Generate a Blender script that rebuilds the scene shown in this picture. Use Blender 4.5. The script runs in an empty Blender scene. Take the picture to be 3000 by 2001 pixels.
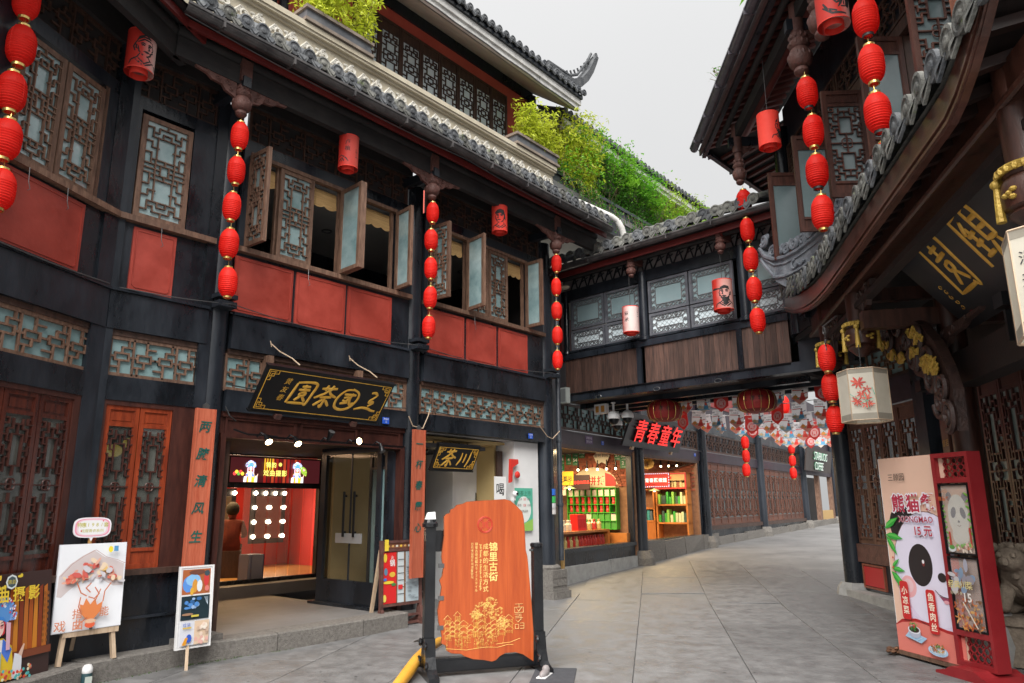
import bpy, math, random
from mathutils import Vector, Matrix
rnd = random.Random(11)
SC = bpy.context.scene
COL = SC.collection
rad = math.radians

# ------------------------------------------------------------------ camera, sky, sun, exposure
YAW, PITCH, ROLL, FPX, EYE = rad(39.507), rad(12.68), rad(-0.434), 2117.4, 1.6
_F = Vector((math.cos(YAW) * math.cos(PITCH), math.sin(YAW) * math.cos(PITCH), math.sin(PITCH)))
_r = Vector((math.sin(YAW), -math.cos(YAW), 0.0))
_u = _r.cross(_F)
_R = _r * math.cos(ROLL) + _u * math.sin(ROLL)
_U = _u * math.cos(ROLL) - _r * math.sin(ROLL)
EYEP = Vector((0, 0, EYE))
cam = bpy.data.cameras.new('camera')
camo = bpy.data.objects.new('camera', cam)
COL.objects.link(camo)
M = Matrix.Identity(4)
for i in range(3):
    M[i][0], M[i][1], M[i][2], M[i][3] = _R[i], _U[i], -_F[i], EYEP[i]
camo.matrix_world = M
cam.sensor_fit = 'HORIZONTAL'
cam.sensor_width = 36.0
cam.lens = FPX / 3000 * 36
cam.clip_start, cam.clip_end = 0.05, 600
SC.camera = camo

SUN_EL, SUN_AZ = rad(52), rad(208)
w = bpy.data.worlds.new('World')
SC.world = w
w.use_nodes = True
nt = w.node_tree
sky = nt.nodes.new('ShaderNodeTexSky')
sky.sky_type = 'NISHITA'
sky.sun_disc = False
sky.sun_elevation = SUN_EL
sky.sun_rotation = math.pi / 2 - SUN_AZ
sky.dust_density = 4
sky.air_density = 1.0
hs = nt.nodes.new('ShaderNodeHueSaturation')
hs.inputs['Saturation'].default_value = 0.25
mx = nt.nodes.new('ShaderNodeMix')
mx.data_type = 'RGBA'
mx.inputs[0].default_value = 0.9
nt.links.new(sky.outputs[0], hs.inputs['Color'])
nt.links.new(hs.outputs[0], mx.inputs[6])
# overcast cloud deck: brightest overhead, a third as bright at the horizon
tcw = nt.nodes.new('ShaderNodeTexCoord')
sepw = nt.nodes.new('ShaderNodeSeparateXYZ')
mrw = nt.nodes.new('ShaderNodeMapRange')
mrw.inputs['From Min'].default_value = 0.0
mrw.inputs['From Max'].default_value = 1.0
mrw.inputs['To Min'].default_value = 2.6
mrw.inputs['To Max'].default_value = 5.3
crw = nt.nodes.new('ShaderNodeCombineColor')
nzw = nt.nodes.new('ShaderNodeTexNoise'); nzw.inputs['Scale'].default_value = 1.6; nzw.inputs['Detail'].default_value = 5
nt.links.new(tcw.outputs['Generated'], nzw.inputs[0])
muw = nt.nodes.new('ShaderNodeMath'); muw.operation = 'MULTIPLY_ADD'; muw.inputs[1].default_value = .16; muw.inputs[2].default_value = .92
nt.links.new(nzw.outputs[0], muw.inputs[0])
mvw = nt.nodes.new('ShaderNodeMath'); mvw.operation = 'MULTIPLY'
nt.links.new(tcw.outputs['Generated'], sepw.inputs[0])
nt.links.new(sepw.outputs[2], mrw.inputs[0])
nt.links.new(mrw.outputs[0], mvw.inputs[0]); nt.links.new(muw.outputs[0], mvw.inputs[1])
for i in range(3):
    nt.links.new(mvw.outputs[0], crw.inputs[i])
nt.links.new(crw.outputs[0], mx.inputs[7])
bg = nt.nodes['Background']
bg.inputs['Strength'].default_value = 0.1
nt.links.new(mx.outputs[2], bg.inputs['Color'])

sl = bpy.data.lights.new('sun', 'SUN')
sl.energy = 4.0
sl.angle = rad(60)
sl.color = (1.0, 0.97, 0.93)
so = bpy.data.objects.new('sun', sl)
COL.objects.link(so)
sd = Vector((math.cos(SUN_AZ) * math.cos(SUN_EL), math.sin(SUN_AZ) * math.cos(SUN_EL), math.sin(SUN_EL)))
so.rotation_euler = sd.to_track_quat('Z', 'Y').to_euler()
vs = SC.view_settings
vs.view_transform = 'Standard'
vs.look = 'None'
vs.gamma = 1.0
vs.use_curve_mapping = False
vs.exposure = 1.1
SC.cycles.max_bounces = 6
SC.cycles.diffuse_bounces = 4
SC.cycles.transparent_max_bounces = 8
SC.cycles.sample_clamp_indirect = 4.0

# ------------------------------------------------------------------ measuring helpers (photo pixels, 2351 wide -> points on real planes)
KP = 1.27605
def ray(x, y):
    return _F + _R * ((x * KP - 1500) / FPX) - _U * ((y * KP - 1000.5) / FPX)
def onz(x, y, z=0.0):
    d = ray(x, y)
    return EYEP + d * ((z - EYE) / d.z)

class Frame:
    """a vertical wall plane: u along it (to the right as seen), w away from the viewer, z up"""
    def __init__(s, o, a):
        s.o = Vector((o[0], o[1], 0)); s.a = rad(a)
        s.d = Vector((math.cos(s.a), math.sin(s.a), 0)); s.n = Vector((-math.sin(s.a), math.cos(s.a), 0))
    def P(s, u, w=0.0, z=0.0):
        return s.o + s.d * u + s.n * w + Vector((0, 0, z))
    def uz(s, x, y, w=0.0):
        d = ray(x, y)
        t = (s.n.dot(s.o) + w - s.n.dot(EYEP)) / s.n.dot(d)
        p = EYEP + d * t
        return ((p - s.o).dot(s.d), p.z)
    def uw(s, x, y, z):
        p = onz(x, y, z) - s.o
        return (p.dot(s.d), p.dot(s.n))

A = Frame((0, 7.85), 0)             # tea house front
A3 = Frame((2.92, 7.85), 28.8)      # its bent left end, u negative to the left
B = Frame((12.2, 8.8), -94.88)      # gallery bridge
S = Frame((12.2, 8.85), 5.3)        # shop row up the street
RB = Frame((11.8, 3.72), 216.5)     # upper floor on the right
Q = Frame((13.6, 3.7), 220)         # lattice wall on the right
PV = Frame((8.3, 0.8), 207.3)       # gate pavilion
SG = Frame((5.21, 5.29), -32.3)     # street sign

# ------------------------------------------------------------------ materials
MATS = {}
def nnode(t, k, **kw):
    n = t.nodes.new(k)
    for a, b in kw.items():
        setattr(n, a, b)
    return n
def mat(name, c1, c2=None, scale=4.0, rough=0.6, bump=0.0, bscale=30.0, metal=0.0, wear=None, wearamt=0.0, wscale=6.0, stretch=(1, 1, 1),
        rand=0.0, emit=None, estr=0.0, trans=0.0, spec=0.5, rvar=0.0, coat=0.0, transl=0.0, moss=0.0):
    if name in MATS:
        return MATS[name]
    m = bpy.data.materials.new(name)
    m.use_nodes = True
    t = m.node_tree
    b = t.nodes['Principled BSDF']
    c2 = c2 or tuple(min(1, x * 1.35) for x in c1)
    tc = nnode(t, 'ShaderNodeTexCoord')
    mp = nnode(t, 'ShaderNodeMapping')
    mp.inputs['Scale'].default_value = stretch
    oi = nnode(t, 'ShaderNodeObjectInfo')
    ad = nnode(t, 'ShaderNodeVectorMath', operation='ADD')
    ml = nnode(t, 'ShaderNodeVectorMath', operation='SCALE')
    cx = nnode(t, 'ShaderNodeCombineXYZ')
    for i in range(3):
        t.links.new(oi.outputs['Random'], cx.inputs[i])
    t.links.new(cx.outputs[0], ml.inputs[0])
    ml.inputs['Scale'].default_value = 37.0
    t.links.new(tc.outputs['Object'], ad.inputs[0])
    t.links.new(ml.outputs[0], ad.inputs[1])
    t.links.new(ad.outputs[0], mp.inputs[0])
    nz = nnode(t, 'ShaderNodeTexNoise')
    nz.inputs['Scale'].default_value = scale
    nz.inputs['Detail'].default_value = 7
    nz.inputs['Roughness'].default_value = 0.65
    t.links.new(mp.outputs[0], nz.inputs['Vector'])
    cr = nnode(t, 'ShaderNodeValToRGB')
    cr.color_ramp.elements[0].position = 0.34
    cr.color_ramp.elements[1].position = 0.68
    cr.color_ramp.elements[0].color = (*c1, 1)
    cr.color_ramp.elements[1].color = (*c2, 1)
    t.links.new(nz.outputs[0], cr.inputs[0])
    col = cr.outputs[0]
    if wear and wearamt > 0:
        n2 = nnode(t, 'ShaderNodeTexNoise')
        n2.inputs['Scale'].default_value = wscale
        n2.inputs['Detail'].default_value = 12
        n2.inputs['Roughness'].default_value = 0.72
        t.links.new(mp.outputs[0], n2.inputs['Vector'])
        r2 = nnode(t, 'ShaderNodeValToRGB')
        r2.color_ramp.elements[0].position = 0.72 - wearamt * 0.3
        r2.color_ramp.elements[1].position = 0.80 - wearamt * 0.25
        t.links.new(n2.outputs[0], r2.inputs[0])
        mm = nnode(t, 'ShaderNodeMix', data_type='RGBA')
        t.links.new(r2.outputs[0], mm.inputs[0])
        t.links.new(col, mm.inputs[6])
        mm.inputs[7].default_value = (*wear, 1)
        col = mm.outputs[2]
    if rand > 0:
        h = nnode(t, 'ShaderNodeHueSaturation')
        mr = nnode(t, 'ShaderNodeMapRange')
        mr.inputs['To Min'].default_value = 1 - rand
        mr.inputs['To Max'].default_value = 1 + rand
        t.links.new(oi.outputs['Random'], mr.inputs[0])
        t.links.new(mr.outputs[0], h.inputs['Value'])
        t.links.new(col, h.inputs['Color'])
        col = h.outputs[0]
    t.links.new(col, b.inputs['Base Color'])
    b.inputs['Roughness'].default_value = rough
    if rvar > 0:
        rr = nnode(t, 'ShaderNodeMapRange')
        rr.inputs['To Min'].default_value = max(0.05, rough - rvar)
        rr.inputs['To Max'].default_value = min(1, rough + rvar)
        rr.inputs['From Min'].default_value = 0.3
        rr.inputs['From Max'].default_value = 0.7
        t.links.new(nz.outputs[0], rr.inputs[0])
        t.links.new(rr.outputs[0], b.inputs['Roughness'])
    b.inputs['Metallic'].default_value = metal
    b.inputs['Specular IOR Level'].default_value = spec
    if coat:
        b.inputs['Coat Weight'].default_value = coat
        b.inputs['Coat Roughness'].default_value = 0.15
    if bump > 0:
        n3 = nnode(t, 'ShaderNodeTexNoise')
        n3.inputs['Scale'].default_value = bscale
        n3.inputs['Detail'].default_value = 6
        t.links.new(mp.outputs[0], n3.inputs['Vector'])
        bp = nnode(t, 'ShaderNodeBump')
        bp.inputs['Strength'].default_value = bump
        bp.inputs['Distance'].default_value = 0.02
        t.links.new(n3.outputs[0], bp.inputs['Height'])
        t.links.new(bp.outputs[0], b.inputs['Normal'])
    if emit:
        b.inputs['Emission Color'].default_value = (*emit, 1)
        b.inputs['Emission Strength'].default_value = estr
    out = t.nodes['Material Output']
    if transl > 0:
        tr = nnode(t, 'ShaderNodeBsdfTranslucent')
        t.links.new(col, tr.inputs[0])
        ms = nnode(t, 'ShaderNodeMixShader')
        ms.inputs[0].default_value = transl
        t.links.new(b.outputs[0], ms.inputs[1])
        t.links.new(tr.outputs[0], ms.inputs[2])
        t.links.new(ms.outputs[0], out.inputs[0])
    if trans > 0:
        tr = nnode(t, 'ShaderNodeBsdfTransparent')
        ms = nnode(t, 'ShaderNodeMixShader')
        ms.inputs[0].default_value = trans
        t.links.new(b.outputs[0], ms.inputs[1])
        t.links.new(tr.outputs[0], ms.inputs[2])
        t.links.new(ms.outputs[0], out.inputs[0])
    MATS[name] = m
    return m

BLK = mat('black_painted_wood', (.006, .0075, .010), (.024, .030, .040), 2.0, .34, .22, 18, wear=(.20, .20, .20), wearamt=.09, wscale=8, stretch=(1, 1, .4), rvar=.18)  # bluish patches in the colour imitate sky sheen; grey flecks are wear
BLKC = mat('black_painted_column', (.006, .0075, .010), (.028, .035, .047), 1.5, .30, .15, 14, wear=(.25, .25, .25), wearamt=.06, stretch=(1, 1, .3), rvar=.16)  # same painted bluish sheen, drawn out along the shaft
SOOT = mat('dark_soffit_board', (.012, .011, .012), (.03, .026, .025), 5, .8, .2, 30, wear=(.10, .085, .08), wearamt=.22, wscale=3.5, stretch=(.6, 1, 1))
BRN = mat('brown_window_wood', (.10, .052, .034), (.23, .135, .09), 9, .55, .2, 60, stretch=(3, 3, .6), rand=.15, wear=(.34, .27, .21), wearamt=.10, wscale=14)
BRN2 = mat('dark_brown_wood', (.035, .018, .013), (.085, .045, .032), 7, .5, .2, 50, stretch=(3, 3, .5), rand=.12)
LACQ = mat('red_brown_lacquer', (.15, .024, .010), (.33, .058, .02), 5, .28, .08, 40, stretch=(4, 4, .5), rand=.15, coat=.3)
MAHO = mat('dark_mahogany', (.035, .012, .010), (.085, .028, .02), 5, .38, .08, 40, stretch=(3, 3, .5), rand=.1)
REDP = mat('red_wall_panel', (.27, .034, .022), (.42, .062, .042), 2.2, .45, .3, 6, wear=(.14, .03, .025), wearamt=.14, wscale=3, rand=.10, rvar=.1)
REDW = mat('red_plaster', (.52, .085, .06), (.62, .12, .085), 1.2, .7, .05, 30)
REDB = mat('red_eave_board', (.10, .010, .009), (.16, .018, .015), 3, .5, .05, 30)
PLANK = mat('stained_plank', (.042, .024, .020), (.12, .062, .045), 6, .58, .25, 40, stretch=(5, 5, .5), rand=.35, wear=(.24, .15, .11), wearamt=.05, wscale=20)
TEAL = mat('frosted_teal_glass', (.16, .27, .28), (.44, .57, .58), 1.6, .12, 0, spec=.8, trans=.10, rand=.25, coat=.5)  # pale blotches in the tint imitate reflected sky and trees
TEALD = mat('dusty_teal_pane', (.17, .28, .285), (.27, .40, .41), 2.5, .5, .1, 30, rand=.08)
PALE = mat('sky_pale_glass', (.58, .68, .72), (.70, .79, .83), .8, .16, 0, spec=.9, coat=.5, rand=.1)
TILE = mat('grey_roof_tile', (.035, .040, .048), (.12, .125, .13), 9, .8, .5, 40, wear=(.34, .33, .30), wearamt=.15, wscale=14, rand=.25)
TILEM = mat('mossy_roof_tile', (.06, .062, .06), (.18, .178, .16), 9, .9, .6, 40, wear=(.10, .14, .03), wearamt=.42, wscale=7, rand=.25)
RIDGE = mat('carved_grey_ridge', (.09, .105, .13), (.25, .27, .30), 5, .75, .4, 30, wear=(.15, .145, .105), wearamt=.3, wscale=4)
GUT = mat('weathered_gutter', (.03, .028, .03), (.10, .092, .09), 5, .4, .25, 30, stretch=(1, 1, 1), wear=(.36, .33, .31), wearamt=.18, wscale=7, rvar=.15)
WHITEG = mat('peeling_white_board', (.48, .47, .45), (.7, .69, .66), 4, .7, .15, 30, wear=(.05, .05, .055), wearamt=.32, wscale=5)
CREAM = mat('cream_cornice', (.40, .35, .26), (.54, .49, .38), 2, .75, .12, 20, wear=(.3, .26, .2), wearamt=.1)
CREAMR = mat('pale_scroll_relief', (.52, .49, .42), (.7, .68, .62), 3, .7, .12, 20)
SOFF = mat('pale_soffit_plaster', (.42, .39, .33), (.55, .52, .45), 1.5, .8)
CARV = mat('carved_red_brown_wood', (.075, .030, .024), (.15, .065, .052), 8, .6, .5, 35, rand=.1, wear=(.28, .18, .15), wearamt=.06)
DCARV = mat('carved_dark_wood', (.022, .011, .009), (.06, .03, .024), 8, .5, .5, 35)
GILT = mat('gilded_carving', (.34, .21, .03), (.58, .40, .08), 14, .45, .5, 50, metal=.25)
GOLD = mat('gold_lettering', (.70, .36, .04), (.92, .56, .10), 9, .36, .2, 40, metal=.2)
BRASS = mat('brass_ring', (.62, .42, .12), (.8, .6, .22), 6, .28, 0, metal=.8)
LRED = mat('red_lantern_cloth', (.88, .022, .014), (.95, .045, .03), 3, .55, .1, 60, rand=.06, transl=.45, spec=.3)
LRED2 = mat('red_lantern_paper', (.88, .06, .04), (.95, .10, .07), 2, .65, 0, rand=.05, transl=.3, spec=.3)
LDRK = mat('wine_red_lantern_cloth', (.22, .012, .010), (.34, .022, .018), 3, .6, .1, 60, transl=.2)
INK = mat('black_ink', (.012, .011, .012), (.02, .018, .018), 5, .7)
WIRE = mat('dark_wire', (.02, .02, .022), (.04, .04, .04), 5, .5)
STEEL = mat('grey_iron', (.12, .12, .125), (.2, .2, .2), 5, .35, metal=.7)
STONE = mat('rough_kerb_stone', (.12, .11, .10), (.22, .205, .185), 30, .9, .7, 90, wear=(.07, .10, .03), wearamt=.07, wscale=3)
STONEL = mat('pale_cut_stone', (.26, .26, .25), (.38, .38, .37), 6, .8, .3, 40, wear=(.12, .12, .11), wearamt=.15)
PAVE = mat('grey_paving_slab', (.118, .117, .118), (.195, .193, .193), 5, .55, .35, 80, rand=.13, wear=(.075, .072, .07), wearamt=.20, wscale=2.6, rvar=.2)
CONC = mat('street_concrete', (.125, .124, .124), (.205, .203, .2), .9, .65, .2, 40, wear=(.07, .068, .066), wearamt=.28, wscale=.8)
MOSS = mat('green_moss', (.03, .07, .012), (.07, .14, .02), 20, .95, .6, 60)
INTW = mat('pale_interior_plaster', (.40, .39, .37), (.5, .49, .47), 1, .8)
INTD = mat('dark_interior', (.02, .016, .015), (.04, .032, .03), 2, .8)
BAMB = mat('bamboo_blind', (.42, .24, .09), (.62, .40, .17), 12, .7, .3, 60, stretch=(.3, 1, 8))
PWHT = mat('white_paint', (.70, .70, .70), (.8, .8, .8), 1.5, .5)
PLAS = mat('white_plastic', (.72, .72, .72), (.8, .8, .8), 2, .3)
PIPE = mat('black_downpipe', (.022, .027, .034), (.05, .058, .07), 3, .4, wear=(.3, .3, .3), wearamt=.03)
LIGHTW = mat('pale_easel_wood', (.42, .30, .20), (.58, .45, .32), 10, .6, .1, 50, stretch=(5, 5, .5))
ORNG = mat('orange_varnished_board', (.30, .047, .009), (.44, .085, .017), 3.2, .36, .05, 20, stretch=(7, 1, .35), wear=(.30, .055, .012), wearamt=.22, wscale=2.4, coat=.25)
COUP = mat('orange_red_couplet_board', (.36, .07, .032), (.50, .14, .075), 8, .5, .15, 50, stretch=(6, 6, .4), wear=(.62, .36, .26), wearamt=.12, rand=.1)
BLKL = mat('black_lacquer', (.004, .004, .005), (.008, .008, .009), 3, .32, .03, 20, spec=.35)
BLKG = mat('glossy_black_paint', (.005, .0055, .007), (.013, .014, .016), 3, .26, .1, 20, wear=(.09, .06, .05), wearamt=.08)

def flat(rgb, rough=.5, em=0.0):
    k = 'print_%d_%d_%d%s' % (*[int(c * 999) for c in rgb], '_lit' if em else '')
    return mat(k, tuple(c * .94 for c in rgb), rgb, 3, rough, emit=rgb if em else None, estr=em)

# ------------------------------------------------------------------ mesh builder
class MB:
    def __init__(s):
        s.v, s.f, s.m, s.c = [], [], [], 0
    def add(s, vs, fs):
        o = len(s.v)
        s.v += [tuple(p) for p in vs]
        s.f += [tuple(i + o for i in f) for f in fs]
        s.m += [s.c] * len(fs)
        return s
    def box(s, x0, x1, y0, y1, z0, z1):
        return s.add([(x0, y0, z0), (x1, y0, z0), (x1, y1, z0), (x0, y1, z0), (x0, y0, z1), (x1, y0, z1), (x1, y1, z1), (x0, y1, z1)],
                     [(0, 3, 2, 1), (4, 5, 6, 7), (0, 1, 5, 4), (1, 2, 6, 5), (2, 3, 7, 6), (3, 0, 4, 7)])
    def bar(s, a, b, wd, ht, up=(0, 0, 1)):
        a, b = Vector(a), Vector(b)
        d = (b - a).normalized()
        x = d.cross(Vector(up))
        if x.length < 1e-4:
            x = d.cross(Vector((0, 1, 0)))
        x.normalize()
        y = x.cross(d)
        x *= wd / 2; y *= ht / 2
        return s.add([a - x - y, a + x - y, a + x + y, a - x + y, b - x - y, b + x - y, b + x + y, b - x + y],
                     [(0, 1, 2, 3), (7, 6, 5, 4), (1, 0, 4, 5), (2, 1, 5, 6), (3, 2, 6, 7), (0, 3, 7, 4)])
    def tube(s, pts, r, n=6, cap=True):
        pts = [Vector(p) for p in pts]
        k = len(pts)
        rs = r if isinstance(r, (list, tuple)) else [r] * k
        vs, ref = [], None
        for i, p in enumerate(pts):
            d = (pts[min(i + 1, k - 1)] - pts[max(i - 1, 0)])
            d = d.normalized() if d.length > 1e-9 else Vector((0, 0, 1))
            if ref is None:
                ref = Vector((0, 0, 1)) if abs(d.z) < .9 else Vector((1, 0, 0))
            x = (ref - d * ref.dot(d))
            x = x.normalized() if x.length > 1e-6 else d.orthogonal().normalized()
            ref = x
            y = d.cross(x)
            vs += [p + (x * math.cos(2 * math.pi * j / n) + y * math.sin(2 * math.pi * j / n)) * rs[i] for j in range(n)]
        fs = [(i * n + j, i * n + (j + 1) % n, (i + 1) * n + (j + 1) % n, (i + 1) * n + j) for i in range(k - 1) for j in range(n)]
        if cap:
            fs += [tuple(range(n))[::-1], tuple(range((k - 1) * n, k * n))]
        return s.add(vs, fs)
    def lathe(s, prof, n=16, c=(0, 0, 0), cap=True):
        vs = [(c[0] + r * math.cos(2 * math.pi * j / n), c[1] + r * math.sin(2 * math.pi * j / n), c[2] + z) for r, z in prof for j in range(n)]
        k = len(prof)
        fs = [(i * n + j, i * n + (j + 1) % n, (i + 1) * n + (j + 1) % n, (i + 1) * n + j) for i in range(k - 1) for j in range(n)]
        if cap:
            fs += [tuple(range(n))[::-1], tuple(range((k - 1) * n, k * n))]
        return s.add(vs, fs)
    def prism(s, pts, y0, y1):
        """polygon of (x, z) thickened from y0 (front) to y1 (back)"""
        n = len(pts)
        a = sum(pts[i][0] * pts[(i + 1) % n][1] - pts[(i + 1) % n][0] * pts[i][1] for i in range(n))
        if a < 0:
            pts = pts[::-1]
        vs = [(x, y0, z) for x, z in pts] + [(x, y1, z) for x, z in pts]
        fs = [tuple(range(n)), tuple(range(n, 2 * n))[::-1]] + [(i, i + n, (i + 1) % n + n, (i + 1) % n) for i in range(n)]
        return s.add(vs, fs)
    def poly(s, pts):
        return s.add(pts, [tuple(range(len(pts)))])
    def fpoly(s, pts, y):
        n = len(pts)
        a = sum(pts[i][0] * pts[(i + 1) % n][1] - pts[(i + 1) % n][0] * pts[i][1] for i in range(n))
        if a < 0:
            pts = pts[::-1]
        return s.add([(x, y, z) for x, z in pts], [tuple(range(n))])
    def ball(s, c, r, n=8, k=5, sq=(1, 1, 1)):
        vs = [(c[0], c[1], c[2] - r * sq[2])]
        for i in range(1, k):
            t = math.pi * i / k
            vs += [(c[0] + r * sq[0] * math.sin(t) * math.cos(2 * math.pi * j / n), c[1] + r * sq[1] * math.sin(t) * math.sin(2 * math.pi * j / n), c[2] - r * sq[2] * math.cos(t)) for j in range(n)]
        vs.append((c[0], c[1], c[2] + r * sq[2]))
        fs = [(0, 1 + (j + 1) % n, 1 + j) for j in range(n)]
        for i in range(k - 2):
            a = 1 + i * n
            fs += [(a + j, a + (j + 1) % n, a + n + (j + 1) % n, a + n + j) for j in range(n)]
        a = 1 + (k - 2) * n
        fs += [(a + j, a + (j + 1) % n, len(vs) - 1) for j in range(n)]
        return s.add(vs, fs)
    def merge(s, o, mtx=None):
        off = len(s.v)
        s.v += [tuple(mtx @ Vector(p)) for p in o.v] if mtx else list(o.v)
        s.f += [tuple(i + off for i in f) for f in o.f]
        s.m += list(o.m)
        return s
    def mesh(s, name, mats, smooth=False):
        me = bpy.data.meshes.new(name)
        me.from_pydata(s.v, [], s.f)
        for m in (mats if isinstance(mats, (list, tuple)) else [mats]):
            me.materials.append(m)
        if any(s.m):
            me.polygons.foreach_set('material_index', s.m)
        if smooth:
            me.polygons.foreach_set('use_smooth', [True] * len(me.polygons))
            if hasattr(me, 'set_sharp_from_angle'):
                me.set_sharp_from_angle(angle=rad(40))
        me.update()
        return me
    def build(s, name, mats, parent=None, smooth=False, loc=None, rot=None, **props):
        return ob(name, s.mesh(name, mats, smooth), parent, loc, rot, **props)

def ob(name, me, parent=None, loc=None, rot=None, **props):
    o = bpy.data.objects.new(name, me)
    COL.objects.link(o)
    if parent is not None:
        o.parent = parent
    if loc is not None:
        o.location = loc
    if rot is not None:
        o.rotation_euler = rot
    for k, v in props.items():
        o[k] = v
    return o
def thing(name, label, cat, loc=(0, 0, 0), rz=0.0, group=None, rx=0.0, ry=0.0):
    o = ob(name, None, None, loc, (rx, ry, rz))
    o.empty_display_size = .1
    o['label'] = label; o['category'] = cat
    if group:
        o['group'] = group
    return o
def thingf(name, label, cat, fr, u, w, z, group=None, rx=0.0, rz=0.0):
    return thing(name, label, cat, fr.P(u, w, z), fr.a + rz, group, rx)
def structure(name, mb, m, smooth=False):
    return mb.build(name, m, None, smooth, kind='structure')
def copy_tree(o, parent=None):
    c = o.copy(); COL.objects.link(c)
    if parent is not None:
        c.parent = parent
    for ch in list(o.children):
        copy_tree(ch, c)
    return c
def B1(x0, x1, y0, y1, z0, z1):
    return MB().box(x0, x1, y0, y1, z0, z1)
def arc(cx, cz, r, a0, a1, n=10):
    return [(cx + r * math.cos(rad(a0 + (a1 - a0) * i / n)), cz + r * math.sin(rad(a0 + (a1 - a0) * i / n))) for i in range(n + 1)]
def ell(cx, cz, rx, rz, n=16, rot=0.0):
    c, s_ = math.cos(rot), math.sin(rot)
    o = []
    for i in range(n):
        a = 2 * math.pi * i / n
        x, z = rx * math.cos(a), rz * math.sin(a)
        o.append((cx + x * c - z * s_, cz + x * s_ + z * c))
    return o
def spiral(cx, cz, r0, r1, a0, a1, n=16):
    return [(cx + (r0 + (r1 - r0) * i / n) * math.cos(rad(a0 + (a1 - a0) * i / n)), cz + (r0 + (r1 - r0) * i / n) * math.sin(rad(a0 + (a1 - a0) * i / n))) for i in range(n + 1)]

# ------------------------------------------------------------------ lettering
_G = {}
def glyph(ch, bold=0.0, ext=0.0):
    k = (ch, bold, ext)
    if k not in _G:
        cu = bpy.data.curves.new('lettering', 'FONT')
        cu.body = ch; cu.size = 1.0; cu.offset = bold; cu.extrude = ext
        cu.resolution_u = 2
        o = bpy.data.objects.new('lettering', cu)
        me = bpy.data.meshes.new_from_object(o)
        vs = [tuple(v.co) for v in me.vertices]
        fs = [tuple(p.vertices) for p in me.polygons]
        bpy.data.objects.remove(o); bpy.data.meshes.remove(me); bpy.data.curves.remove(cu)
        _G[k] = (vs, fs)
    return _G[k]
def put_text(mb, txt, x, z, size, y=0.0, vert=False, gap=1.08, bold=0.0, ext=0.0, shear=0.0, sx=1.0, jit=0.0, center=True):
    """lettering in the x-z plane facing -y; x, z = centre of the run (vert: centre of the first sign)"""
    def put(vs, fs, cx, cz, s, rot=0.0):
        if not vs:
            return
        x0, x1 = min(v[0] for v in vs), max(v[0] for v in vs)
        z0, z1 = min(v[1] for v in vs), max(v[1] for v in vs)
        mx_, mz_ = (x0 + x1) / 2, (z0 + z1) / 2
        zm = min(v[2] for v in vs)
        c, s_ = math.cos(rot), math.sin(rot)
        out = []
        for v in vs:
            px, pz = (v[0] - mx_) * s * sx, (v[1] - mz_) * s
            px += pz * shear
            out.append((cx + px * c - pz * s_, y - (v[2] - zm) * s, cz + px * s_ + pz * c))
        mb.add(out, fs)
    if vert or any(ord(c) > 0x2000 for c in txt):
        n = len(txt)
        for i, ch in enumerate(txt):
            if ch == ' ':
                continue
            vs, fs = glyph(ch, bold, ext)
            r = rnd.uniform(-jit, jit)
            if vert:
                put(vs, fs, x, z - i * size * gap, size, r)
            else:
                put(vs, fs, x + (i - (n - 1) / 2) * size * gap * sx, z, size, r)
    else:
        vs, fs = glyph(txt, bold, ext)
        put(vs, fs, x, z, size)
    return mb

class Print(MB):
    """flat printed picture: coloured shapes layered half a millimetre apart, facing -y"""
    def __init__(s, y=0.0, em=0.0, step=.0006):
        super().__init__(); s.y = y; s.em = em; s.mats = []; s.step = step; s.keys = {}
    def _c(s, rgb, m=None):
        k = m.name if m else rgb
        if k not in s.keys:
            s.keys[k] = len(s.mats)
            s.mats.append(m or flat(rgb, .45, s.em))
        s.c = s.keys[k]
        s.y -= s.step
    def shape(s, rgb, pts, m=None):
        s._c(rgb, m); s.fpoly(pts, s.y); return s
    def rect(s, rgb, x0, x1, z0, z1, m=None):
        return s.shape(rgb, [(x0, z0), (x1, z0), (x1, z1), (x0, z1)], m)
    def oval(s, rgb, cx, cz, rx, rz=None, n=16, rot=0.0):
        return s.shape(rgb, ell(cx, cz, rx, rz or rx, n, rot))
    def dots(s, rgb, pts, r, n=6):
        s._c(rgb)
        for x, z in pts:
            s.fpoly(ell(x, z, r, r, n), s.y)
        return s
    def line(s, rgb, pts, wd):
        s._c(rgb)
        for a, b in zip(pts[:-1], pts[1:]):
            dx, dz = b[0] - a[0], b[1] - a[1]
            l = math.hypot(dx, dz) or 1
            nx, nz = -dz / l * wd / 2, dx / l * wd / 2
            ex, ez = dx / l * wd * .3, dz / l * wd * .3
            s.fpoly([(a[0] + nx - ex, a[1] + nz - ez), (b[0] + nx + ex, b[1] + nz + ez), (b[0] - nx + ex, b[1] - nz + ez), (a[0] - nx - ex, a[1] - nz - ez)], s.y)
        return s
    def text(s, rgb, txt, x, z, size, m=None, **kw):
        s._c(rgb, m)
        put_text(s, txt, x, z, size, s.y, **kw); return s
    def done(s, name, parent=None, loc=None, rot=None):
        return s.build(name, s.mats, parent, False, loc, rot)
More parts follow.
